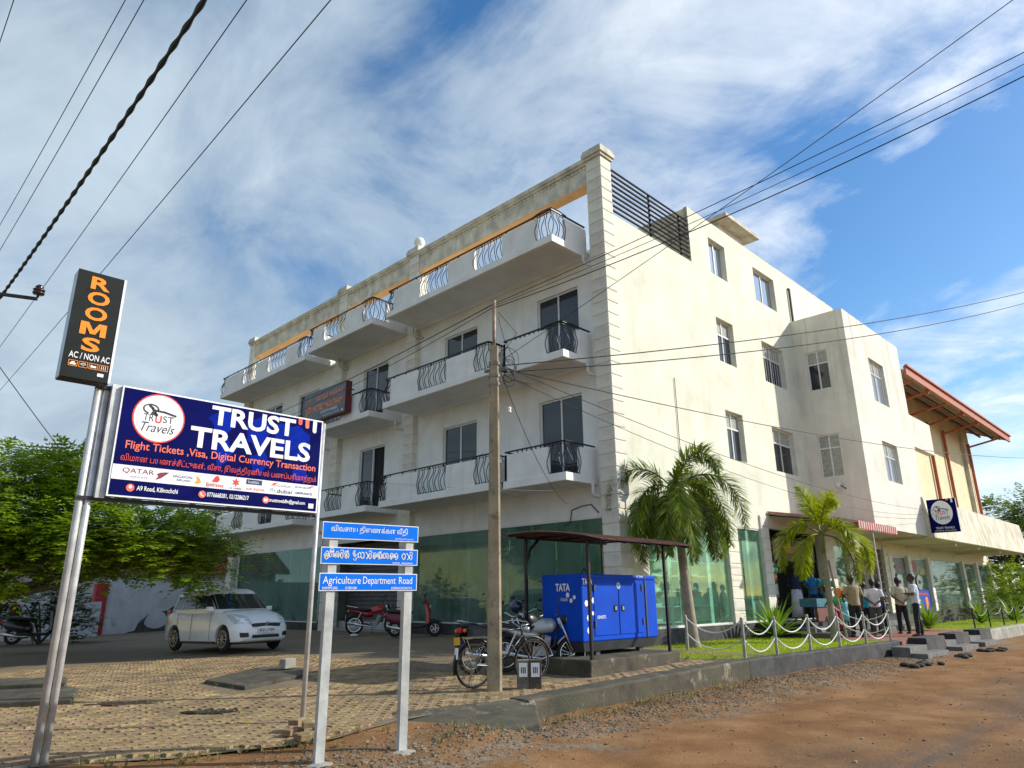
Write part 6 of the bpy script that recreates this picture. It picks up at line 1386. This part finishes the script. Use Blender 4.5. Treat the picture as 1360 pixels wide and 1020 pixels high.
def motorbike(lab,paint,group=None,plate=None,luggage=False,seatc=m_blk):
    T=thing('motorcycle',lab,'motorcycle',group=group); r=.30
    wheel(T,.64,r,.04); wheel(T,-.62,r,.05,tr=.045); fender(T,.64,r,20,150,.06,paint); fender(T,-.62,r,40,165,.07,m_blk)
    mb=MB(); 
    for s in (-.075,.075): mb.tube([(.64,s,.30),(.50,s,.66),(.40,s,.93)],.022,8)
    mb.build('fork',m_chrome,T,smooth=True)
    mb=MB(); mb.tube([(.30,.36,1.02),(.36,.22,1.04),(.40,.08,.96),(.40,-.08,.96),(.36,-.22,1.04),(.30,-.36,1.02)],.013,7); hb=mb.build('handlebar',m_chrome,T,smooth=True)
    for s in (-1,1):
        mb=MB(); mb.tube([(.335,s*.26,1.03),(.30,s*.37,1.02)],.019,7); mb.build('grip',m_blk,hb)
        mb=MB(); mb.tube([(.36,s*.22,1.04),(.37,s*.30,1.20)],.006,5); mb.sph((.365,s*.33,1.24),.06,10,6,(.35,1,.65)); mb.build('mirror',m_blk,hb,smooth=True)
    mb=MB(); mb.lathe([(.001,-.07),(.06,-.06),(.085,.0),(.085,.03)],(.50,0,.90),16,'x'); hl=mb.build('headlight',m_blk,T,smooth=True); mb=MB(); mb.lathe([(.08,.031),(.06,.05),(.001,.056)],(.50,0,.90),16,'x'); mb.build('lens',m_lens,hl,smooth=True)
    mb=MB(); mb.loft([[(x,y*w,z0+(z1-z0)*k) for y,k in ((-1,.25),(-.8,.8),(-.3,1),(.3,1),(.8,.8),(1,.25),(.6,0),(-.6,0))] for x,w,z0,z1 in ((.34,.05,.76,.86),(.26,.11,.68,.93),(.08,.13,.66,.92),(-.08,.10,.66,.84),(-.14,.05,.68,.80))]); mb.build('fuel_tank',paint,T,smooth=True)
    mb=MB(); mb.loft([[(x,y*w,z0+(z1-z0)*k) for y,k in ((-1,.3),(-.85,.9),(-.4,1),(.4,1),(.85,.9),(1,.3),(.6,0),(-.6,0))] for x,w,z0,z1 in ((-.06,.09,.74,.80),(-.2,.13,.72,.81),(-.5,.14,.74,.84),(-.75,.12,.78,.87),(-.80,.08,.8,.86))]); mb.build('seat',seatc,T,smooth=True)
    for s in (-1,1):
        mb=MB(); mb.loft([[(x,s*.09,z0),(x,s*.13,(z0+z1)/2),(x,s*.09,z1)] for x,z0,z1 in ((-.02,.55,.70),(-.25,.54,.74),(-.55,.66,.78),(-.78,.74,.80))],closed=True); mb.build('side_panel',paint,T,smooth=True)
        mb=MB(); mb.tube([(-.62,s*.11,.30),(-.42,s*.11,.68)],.022,8); mb.build('shock',m_chrome,T)
    mb=MB(); mb.tube([(.38,0,.82),(.30,0,.45),(.05,0,.28),(-.3,0,.34),(-.62,0,.30)],.025,7); mb.tube([(.36,0,.78),(-.1,0,.66),(-.72,0,.74)],.025,7); mb.build('frame',m_blk,T,smooth=True)
    mb=MB(); mb.box(-.12,.16,-.11,.11,.26,.44); mb.loft([[(.06,-.08,.42),(.2,-.08,.38),(.2,.08,.38),(.06,.08,.42)],[(.12,-.08,.64),(.24,-.08,.60),(.24,.08,.60),(.12,.08,.64)]]); mb.build('engine',M('engine_alloy',(.22,.21,.20),.4,.3,12,metal=.6),T,bevel=.015)
    mb=MB(); mb.tube([(.2,-.09,.40),(.24,-.11,.28),(.05,-.13,.22),(-.35,-.15,.28),(-.45,-.15,.30),(-.85,-.15,.36)],[.018,.018,.02,.03,.042,.045],9); mb.build('exhaust',m_chrome,T,smooth=True)
    mb=MB(); mb.tube([(-.55,.13,.84),(-.86,.10,.90),(-.90,0,.91),(-.86,-.10,.90),(-.55,-.13,.84)],.012,6); mb.build('grab_rail',m_chrome,T)
    mb=MB(); mb.box(-.88,-.82,-.06,.06,.70,.79); mb.build('tail_lamp',m_redl,T,bevel=.015)
    for s in (-1,1): mb=MB(); mb.sph((-.84,s*.14,.74),.035,8,6); mb.build('indicator',m_amber,T,smooth=True)
    mb=MB(); mb.box(-.93,-.915,-.09,.09,.50,.63); mb.build('number_plate',plate or m_cream,T)
    mb=MB(); mb.tube([(-.05,.1,.28),(-.02,.24,.02)],.012,6); mb.build('side_stand',m_blk,T)
    if luggage:
        for s in (-1,1): mb=MB(); mb.box(-.80,-.42,s*.13,s*.28,.44,.80) if s>0 else mb.box(-.80,-.42,-.28,-.13,.44,.80); mb.build('saddle_bag',m_blk,T,bevel=.04)
    return T
def scooter(lab,paint,group=None,accent=None):
    T=thing('scooter',lab,'scooter',group=group); r=.235; ac_=accent or paint
    wheel(T,.62,r,.05,False,.055,m_rim); wheel(T,-.58,r,.05,False,.055,m_rim); fender(T,.62,r,30,160,.075,m_blk)
    def lf(secs,mat,name): 
        mb=MB(); mb.loft([[(x,y*w,z0+(z1-z0)*k) for y,k in ((-1,.3),(-.85,.8),(-.45,1),(.45,1),(.85,.8),(1,.3),(.7,0),(-.7,0))] for x,w,z0,z1 in secs]); return mb.build(name,mat,T,smooth=True)
    lf(((-.92,.07,.58,.68),(-.80,.14,.44,.70),(-.55,.18,.36,.70),(-.25,.17,.32,.66),(-.12,.12,.30,.56)),ac_,'rear_body'); lf(((-.30,.16,.28,.36),(-.1,.17,.25,.33),(.25,.17,.25,.32),(.36,.12,.28,.36)),m_blk,'footboard')
    lf(((-.86,.10,.72,.78),(-.7,.15,.70,.80),(-.35,.16,.67,.77),(-.12,.12,.67,.75),(-.05,.07,.68,.73)),m_blk,'seat')
    mb=MB(); mb.loft([[(.34,-.16,.34),(.44,-.2,.40),(.50,0,.42),(.44,.2,.40),(.34,.16,.34)],[(.34,-.17,.62),(.42,-.21,.66),(.52,0,.68),(.42,.21,.66),(.34,.17,.62)],[(.30,-.10,.90),(.36,-.12,.93),(.43,0,.96),(.36,.12,.93),(.30,.10,.90)]]); mb.build('front_shield',paint,T,smooth=True,auto=60)
    mb=MB(); mb.loft([[(.26,-.16,.95),(.40,-.13,.93),(.46,0,.92),(.40,.13,.93),(.26,.16,.95)],[(.25,-.15,1.03),(.34,-.12,1.06),(.38,0,1.08),(.34,.12,1.06),(.25,.15,1.03)]]); mb.build('handlebar_cowl',paint,T,smooth=True,auto=60)
    mb=MB(); mb.sph((.47,0,.86),.07,12,8,(.5,1.5,.8)); mb.build('headlight',m_lens,T,smooth=True)
    mb=MB(); mb.tube([(.24,.33,1.0),(.30,.18,1.0),(.30,-.18,1.0),(.24,-.33,1.0)],.016,7); hb=mb.build('handlebar',m_blk,T,smooth=True)
    for s in (-1,1): mb=MB(); mb.tube([(.30,s*.2,1.0),(.32,s*.27,1.17)],.006,5); mb.sph((.31,s*.30,1.21),.055,10,6,(.4,1,.7)); mb.build('mirror',m_blk,hb,smooth=True)
    for s in (-1,1): mb=MB(); mb.tube([(.62,s*.06,.235),(.46,s*.06,.5)],.022,7); mb.build('fork',m_blk,T)
    mb=MB(); mb.tube([(-.1,-.15,.22),(-.4,-.17,.22),(-.85,-.17,.30)],[.02,.045,.045],9); mb.build('exhaust',m_chrome,T,smooth=True)
    mb=MB(); mb.box(-.5,-.2,-.1,.1,.18,.36); mb.build('engine',m_blk,T,bevel=.03)
    mb=MB(); mb.box(-.95,-.88,-.09,.09,.60,.69); mb.build('tail_lamp',m_redl,T,bevel=.02); mb=MB(); mb.box(-.93,-.915,-.09,.09,.42,.54); mb.build('number_plate',m_white,T)
    mb=MB(); mb.tube([(-.45,.0,.86),(-.8,.12,.84),(-.92,0,.86),(-.8,-.12,.84),(-.5,0,.86)],.012,6); mb.build('grab_rail',m_blk,T)
    mb=MB(); mb.tube([(-.15,.12,.22),(-.1,.25,.01)],.012,6); mb.build('side_stand',m_blk,T)
    return T
def bicycle(lab):
    T=thing('bicycle',lab,'bicycle'); r=.345; m_fr=M('bicycle_black',(.02,.02,.022),.35,.1,8)
    m_tan=M('worn_tyre',(.05,.045,.04),.9,.2,8)
    for x in (.55,-.52): W=wheel(T,x,r,.02,True,.02)
    fender(T,.55,r,20,150,.025,m_fr); fender(T,-.52,r,30,200,.025,m_fr)
    bb=Vector((-.07,0,.30)); hdt=Vector((.33,0,.86)); st=Vector((-.22,0,.80)); ax=Vector((-.52,0,r)); fx=Vector((.55,0,r))
    for a,b in ((bb,hdt+Vector((.02,0,-.12))),(st,hdt),(bb,st+Vector((-.03,0,.08))),(Vector((.36,0,.70)),hdt+Vector((-.02,0,.06)))): mb=MB(); mb.tube([a,b],.016,8); mb.build('frame_tube',m_fr,T,smooth=True)
    for s in (-.05,.05):
        mb=MB(); mb.tube([ax+Vector((0,s,0)),bb+Vector((0,s*.6,0))],.010,6); mb.tube([ax+Vector((0,s,0)),st+Vector((0,s*.4,0))],.010,6); mb.build('stay',m_fr,T); mb=MB(); mb.tube([fx+Vector((0,s,0)),Vector((.40,s,.66)),Vector((.36,s*.6,.74))],.012,7); mb.build('fork',m_fr,T,smooth=True)
    mb=MB(); mb.loft([[(x,y*w,z) for y,z in ((-1,.90),(-.6,.94),(.6,.94),(1,.90),(.5,.87),(-.5,.87))] for x,w in ((-.38,.10),(-.3,.11),(-.18,.06),(-.06,.025))]); mb.build('saddle',m_blk,T,smooth=True)
    mb=MB(); mb.tube([(.16,.26,.93),(.30,.25,.95),(.36,.10,.97),(.34,0,.96),(.36,-.10,.97),(.30,-.25,.95),(.16,-.26,.93)],.011,7); hb=mb.build('handlebar',m_chrome,T,smooth=True)
    mb=MB(); mb.tube([(.26,.2,.93),(.38,.12,.86),(.42,.02,.80)],.006,5); mb.build('brake_rod',m_chrome,hb)
    mb=MB(); mb.torus((-.07,.03,.30),.09,.006,'y',20,4); mb.tube([(-.07,.06,.30),(-.0,.07,.14)],.009,6); mb.tube([(-.07,-.06,.30),(-.14,-.07,.46)],.009,6); mb.box(-.05,.05,.06,.15,.125,.145); mb.build('crank',m_chrome,T)
    mb=MB(); mb.box(-.75,-.32,-.07,.07,.735,.75); [mb.tube([(-.72,s*.06,.74),(-.54,s*.06,r)],.006,5) for s in (-1,1)]; mb.build('carrier',m_chrome,T)
    mb=MB(); mb.tube([(-.52,.06,r),(-.50,.20,.01)],.008,6); mb.build('stand',m_chrome,T); mb=MB(); mb.box(-.87,-.84,-.03,.03,.44,.60); mb.build('mud_flap',m_white,T)
    mb=MB(); mb.lathe([(.03,-.05),(.055,0),(.05,.03),(.001,.035)],(.43,0,.84),12,'x'); mb.build('lamp',m_chrome,T,smooth=True)
    return T
def place(o,p,rz,lean=0): o.location=(p.x,p.y,gz(p.x,p.y)+.008); o.rotation_euler=(lean,0,rz)
m_bred=M('red_paint',(.42,.022,.02),.3,.1,3,coat=.5); m_sblk=M('scooter_black',(.014,.015,.018),.3,.1,3,coat=.4); m_ssil=M('silver_paint',(.42,.43,.42),.35,.1,4,metal=.4,coat=.3)
# red motorcycle and red scooter stand side-on in front of the shop glass
def on_az(px,X): d=ray(px,843); return Vector((X,X*d.y/d.x,0))
a=on_az(470,13.55); mbk=motorbike('red motorcycle with chrome exhaust parked by the shutter entrance',m_bred); an=math.atan2(-.62,1.0); place(mbk,a+Vector((math.cos(an),math.sin(an),0))*.62,an,R(-4))
a=on_az(577,14.35); sc1=scooter('glossy red scooter with black seat parked beside the red motorcycle',m_bred,accent=M('dark_red_plastic',(.16,.02,.03),.4,.1,4)); an=math.atan2(-.7,1.0); place(sc1,a-Vector((math.cos(an),math.sin(an),0))*.62,an,R(-4))
a=gnd(22,857); a=atD(45,856,26); sc2=scooter('black scooter parked in front of the striped wall',m_sblk); place(sc2,a,math.atan2(-.55,1.0),R(-5)); sc2.location.z=a.z
# bicycle and the bikes behind the utility pole
a=gnd(629,916); bi=bicycle('black roadster bicycle leaning behind the concrete utility pole'); an=R(-12); place(bi,a+Vector((math.cos(an),math.sin(an),0))*.52,an,R(5))
k1=motorbike('black motorcycle with saddle bags and yellow plate standing behind the bicycle',m_sblk,luggage=True,group='motorcycles by the utility pole'); place(k1,gnd(664,893),R(-8),R(-4))
k2=motorbike('silver motorcycle with an orange indicator standing between bicycle and generator',m_ssil,group='motorcycles by the utility pole',plate=m_white); place(k2,gnd(716,893),R(-38),R(-5))
k3=motorbike('motorcycle with red tail lamp standing closest to the blue generator',M('charcoal_paint',(.03,.03,.034),.4,.1,4),group='motorcycles by the utility pole'); place(k3,gnd(706,876),R(-165),R(-4))
# helmet hung on the handlebar
hp_=gnd(687,886); t=thing('helmet','dark blue full face helmet resting on the black motorcycle','helmet',(hp_.x,hp_.y,gz(hp_.x,hp_.y)+1.0)); mb=MB(); mb.sph((0,0,.12),.145,16,10,(1.05,.9,.95)); mb.build('shell',M('helmet_blue',(.02,.035,.08),.15,.1,4,coat=.6),t,smooth=True); mb=MB(); mb.sph((.02,0,.125),.147,16,10,(1.02,.85,.45)); mb.build('visor',m_blk,t,smooth=True)
p=gnd(470,845.5); t=thing('litter','small white plastic bag lying by the wheel of the red motorcycle','litter',(p.x,p.y,gz(p.x,p.y)+.01)); mb=MB(); mb.sph((0,0,.03),.12,9,6,(1.2,.8,.4)); mb.sph((.12,.05,.03),.07,7,5,(1,1,.5)); mb.build('bag',m_white,t)
# ================================================================== PEOPLE and the small things round the entrance
def skin_union(mb,name,mat,parent,vox=.014,it=4):
    o=mb.build('tmp',mat,None,fix=True); m=o.modifiers.new('r','REMESH'); m.mode='VOXEL'; m.voxel_size=vox; m.use_smooth_shade=True
    s=o.modifiers.new('s','SMOOTH'); s.factor=.5; s.iterations=it
    me=ev_mesh(o); me.name=name; bpy.data.objects.remove(o); me.materials.clear(); me.materials.append(mat)
    q=bpy.data.objects.new(name,me); COL.objects.link(q); q.parent=parent; return q
SK=[M('skin_brown',(.16,.075,.04),.55,.08,8),M('skin_deep',(.09,.042,.024),.55,.08,8)]; m_hair=M('black_hair',(.012,.01,.009),.5,.2,30)
POSE={'behind':((-.07,.27,1.13),(-.17,.07,.99)),'side':((-.02,.25,1.12),(.06,.27,.87)),'front':((.03,.27,1.13),(.24,.09,1.08)),'fold':((.05,.28,1.14),(.21,-.03,1.17)),'phone':((.08,.24,1.13),(.25,.10,1.25))}
def person(lab,loc,rz,H=1.7,shirt=(.5,.5,.5),legs=(.02,.02,.025),pose=('side','side'),bend=0,skin=0,bottom='trousers',sleeve=.55,step=.06,hair='short',group='people gathered at the shop entrance'):
    k=H/1.7; T=thing('person',lab,'person',loc,rz,group=group)
    def up_(p):   # bend forward at the hips
        p=Vector(p)
        if bend and p.z>.92: q=p-Vector((0,0,.92)); p=Matrix.Rotation(R(bend),3,'Y')@q+Vector((0,0,.92))
        return p*k
    def sc(r): return tuple(a*k for a in r) if isinstance(r,(tuple,list)) else r*k
    tor=[((0,0,.86),(.155,.115)),((0,0,.98),(.145,.105)),((0,0,1.12),(.145,.105)),((.005,0,1.27),(.172,.118)),((0,0,1.37),(.175,.105)),((0,0,1.43),(.10,.075))]
    arms=[]
    for s,pz in ((1,pose[0]),(-1,pose[1])):
        e,w=POSE[pz]; arms.append([Vector((0,s*.18,1.385)),Vector((e[0],s*e[1],e[2])),Vector((w[0],s*w[1],w[2]))])
    b=MB(); 
    b.tube([up_(p) for p,r in tor],[sc((r[0]*.93,r[1]*.93)) for p,r in tor],14)
    b.tube([up_((0,0,1.38)),up_((.005,0,1.47)),up_((.02,0,1.54))],[sc(.062),sc(.052),sc(.052)],10)
    hc=up_((.02,0,1.60)); b.sph(hc,.1*k,14,10,(1.0,.80,1.18)); b.sph(hc+Vector((.03*k,0,-.06*k)),.065*k,12,8,(.95,.85,.95)); b.sph(hc+Vector((.105*k,0,-.02*k)),.02*k,8,6,(1,.8,1.4)); b.sph(hc+Vector((.092*k,0,-.062*k)),.016*k,8,6,(.7,1.6,.7))
    for s in (-1,1): b.sph(hc+Vector((0,s*.082*k,-.01*k)),.024*k,8,6,(.8,.5,1.3))
    for S,E,W in arms:
        b.tube([up_(S),up_(S.lerp(E,.5)),up_(E),up_(E.lerp(W,.4)),up_(W)],[sc(.05),sc(.045),sc(.038),sc(.037),sc(.026)],9)
        d=(W-E).normalized(); sd_=d.cross(Vector((0,0,1))) if abs(d.z)<.9 else Vector((0,1,0)); sd_=sd_.normalized(); nn=sd_.cross(d)
        b.tube([up_(W),up_(W+d*.045),up_(W+d*.085)],[sc((.026,.018)),sc((.036,.017)),sc((.034,.014))],8)
        for i,(o,l) in enumerate(((-.030,.062),(-.010,.076),(.010,.071),(.030,.055))):
            a=W+d*.08+sd_*o; b.tube([up_(a),up_(a+d*l*.55-nn*.006),up_(a+d*l-nn*.022)],[sc(.0095),sc(.0088),sc(.0075)],6)
        a=W+d*.03+sd_*.03; b.tube([up_(a),up_(a+d*.03+sd_*.028),up_(a+d*.062+sd_*.034)],[sc(.012),sc(.010),sc(.008)],6)
    hips=[]
    for s in (1,-1):
        x=step*s; kn=Vector((x*.5+.015,s*.10,.49)); an=Vector((x,s*.105,.085)); hips.append((s,kn,an))
        b.tube([Vector((0,s*.085,.90))*k,Vector((x*.25,s*.095,.7))*k,kn*k,Vector((x*.8-.01,s*.10,.33))*k,an*k],[sc(.088),sc(.078),sc(.056),sc(.056),sc(.038)],10)
        b.tube([(an+Vector((-.055,0,-.045)))*k,(an+Vector((.02,0,-.035)))*k,(an+Vector((.12,0,-.055)))*k,(an+Vector((.175,0,-.065)))*k],[sc((.034,.038)),sc((.038,.045)),sc((.045,.028)),sc((.034,.018))],9)
    skin_union(b,'body',SK[skin],T,.0135*max(.75,k))
    c=MB(); c.tube([up_((0,0,.86 if bottom!='sarong' else .93))]+[up_(p) for p,r in tor[1:]],[sc((r[0]*1.08+.008,r[1]*1.1+.008)) for p,r in tor],14)
    for S,E,W in arms:
        e=S.lerp(E,sleeve/.55*.85) if sleeve<=.6 else W; c.tube([up_(S+Vector((0,0,.005))),up_(S.lerp(E,.45))]+([up_(e)] if sleeve<=.6 else [up_(E),up_(E.lerp(W,.9))]),[sc(.066),sc(.062)]+([sc(.058)] if sleeve<=.6 else [sc(.052),sc(.04)]),9)
    skin_union(c,'shirt',M('cloth_%d_%d_%d'%tuple(int(v*255) for v in shirt),shirt,.85,.12,9,.2,60),T,.0145*max(.75,k),3)
    g=MB(); ml=M('cloth_%d_%d_%d'%tuple(int(v*255) for v in legs),legs,.85,.15,9,.2,60)
    if bottom=='trousers':
        g.tube([Vector((0,0,.98))*k,Vector((0,0,.9))*k,Vector((0,0,.83))*k],[sc((.15,.112)),sc((.163,.122)),sc((.15,.11))],14)
        for s,kn,an in hips: g.tube([Vector((0,s*.085,.90))*k,Vector((step*s*.25,s*.095,.7))*k,kn*k,Vector((step*s*.8-.005,s*.10,.33))*k,(an+Vector((.0,0,-.0)))*k],[sc(.097),sc(.09),sc(.072),sc(.07),sc(.062)],10)
        skin_union(g,'trousers',ml,T,.0145*max(.75,k),3)
    else:
        rings=[]; n=28; low=.09 if bottom=='sarong' else .42
        for z,ry,rx in ((.99,.152,.115),(.86,.172,.14),(.6,.185,.155),(.3,.195,.165),(low,.205,.175)):
            z=max(z,low); rings.append([(rx*(1+.05*math.sin(5*q*2*math.pi/n+z*3))*math.cos(2*math.pi*q/n)*k,ry*(1+.05*math.sin(5*q*2*math.pi/n+z*3))*math.sin(2*math.pi*q/n)*k,z*k) for q in range(n)])
        g.loft(rings,cap=False); o=g.build(bottom,ml,T,smooth=True,fix=False); sm=o.modifiers.new('t','SOLIDIFY'); sm.thickness=.012
    h=MB(); h.sph(hc+Vector((-.018*k,0,.022*k)),.103*k,14,10,(.98,.86,1.08))
    if hair=='long': h.tube([hc+Vector((-.06*k,0,.02*k)),hc+Vector((-.09*k,0,-.12*k)),hc+Vector((-.10*k,0,-.28*k))],[sc(.08),sc(.07),sc(.03)],9)
    h.build('hair',m_hair,T,smooth=True)
    e=MB(); [e.sph(hc+Vector((.088*k,s*.032*k,.005*k)),.011*k,6,4) for s in (-1,1)]; e.build('eyes',m_ink,T)
    return T
AWAY=math.atan2(.6,.8)
p=onz(1203,842,.35); person('man in cream shirt and black trousers standing with hands behind his back on the landing',(p.x,p.y,.35),AWAY+R(5),1.72,(.50,.43,.29),(.012,.012,.014),('behind','behind'),skin=1)
p=onz(1223,845,.35); person('man in pale grey shirt with folded arms standing on the red landing',(p.x,p.y,.35),AWAY+R(75),1.80,(.55,.60,.64),(.016,.016,.02),('fold','fold'),skin=1)
person('man in tan shirt standing with his back to the road by the table',(22.9,8.25,.35),AWAY+R(10),1.78,(.36,.27,.15),(.014,.015,.018),('front','side'),skin=1)
person('person in turquoise shirt half hidden behind the man in tan',(24.4,8.45,.35),AWAY-R(5),1.60,(.01,.30,.42),(.012,.014,.03),('side','side'))
person('man in white shirt and grey trousers with hands clasped behind him',(23.9,8.0,.35),AWAY-R(15),1.66,(.72,.70,.70),(.09,.09,.095),('behind','behind'),skin=1)
person('person in navy top at the steps behind the man in white',(25.3,8.3,.35),AWAY+R(30),1.60,(.02,.05,.12),(.012,.012,.014),('side','front'),skin=1)
person('man in navy shirt and long white sarong standing in the shop doorway',(25.0,10.9,.745),AWAY-R(20),1.74,(.012,.022,.055),(.66,.66,.70),('front','front'),skin=1,bottom='sarong')
person('person in bright blue shirt standing behind the table in the doorway',(25.35,10.45,.745),R(200),1.66,(.01,.16,.42),(.02,.03,.06),('front','front'))
person('person in green shirt leaning over the table with white papers',(25.6,10.1,.745),R(215),1.62,(.06,.32,.22),(.02,.02,.03),('front','front'),bend=22)
person('girl in pink trousers and grey top leaning on the table',(22.95,8.85,.50),AWAY+R(60),1.42,(.12,.17,.22),(.55,.01,.07),('front','front'),bend=28,hair='long',step=.12)
person('small child in a pale cyan dress beside the pink trousered girl',(23.4,8.75,.50),AWAY,1.02,(.30,.72,.80),(.30,.72,.80),('side','side'),bottom='dress',hair='long')
# table with cloth
TB2=thing('table','long table under a teal cloth in front of the shop doorway','table',(24.3,9.75,.745),world=True)
mb=MB(); mb.box(23.3,25.2,9.55,10.05,1.40,1.44); mb.build('table_top',m_wood,TB2); mb=MB(); mb.box(23.28,25.22,9.53,10.07,1.442,1.452); mb.box(23.27,25.23,9.52,9.53,1.2,1.452); mb.box(23.26,23.27,9.52,10.08,1.2,1.452); mb.build('cloth',M('teal_cloth',(.05,.16,.22),.85,.15,6),TB2)
mb=MB(); mb.box(23.32,25.18,9.56,9.58,.76,1.4); mb.build('front_panel',M('red_brown_panel',(.16,.05,.035),.6,.2,4),TB2)
for x in (23.35,25.1):
    for y in (9.6,9.98): mb=MB(); mb.box(x,x+.05,y,y+.05,.745,1.4); mb.build('leg',m_wood,TB2)
# balloons
def balloon(p,col,lab,hang):
    p=Vector(p); t=thing('balloon',lab,'balloon',p,group='party balloons',world=True); mb=MB(); mb.lathe([(.002,-.19),(.02,-.17),(.08,-.12),(.125,-.03),(.135,.03),(.11,.10),(.06,.14),(.002,.155)],p,16)
    mb.build('skin',M('balloon_%d_%d_%d'%tuple(int(c*99) for c in col),col,.25,.03,3,spec=.6),t,smooth=True); mb=MB(); mb.tube([p+Vector((0,0,-.18)),Vector(hang)],.003,4); mb.build('string',m_white,t)
balloon((22.75,8.62,1.62),(.85,.22,.01),'orange balloon tied at the table beside the girl',(22.9,9.0,.95)); balloon((23.05,8.50,1.70),(.75,.74,.68),'white balloon tied at the table next to the orange one',(22.9,9.0,.95)); balloon((22.85,8.7,1.42),(.10,.55,.22),'green balloon tied below the orange balloon at the table',(22.9,9.0,.95))
balloon((23.95,11.2,2.15),(.85,.22,.01),'orange balloon hanging on the notice panel by the doorway',(24.0,11.33,2.5)); balloon((23.85,11.2,2.4),(.62,.64,.60),'grey-white balloon hanging on the notice panel by the doorway',(24.0,11.33,2.6)); balloon((24.12,11.2,2.4),(.06,.45,.18),'green balloon hanging on the notice panel by the doorway',(24.0,11.33,2.6)); balloon((26.3,10.9,2.2),(.05,.5,.25),'green balloon floating over the table behind the young palm',(25.2,10.0,1.45))
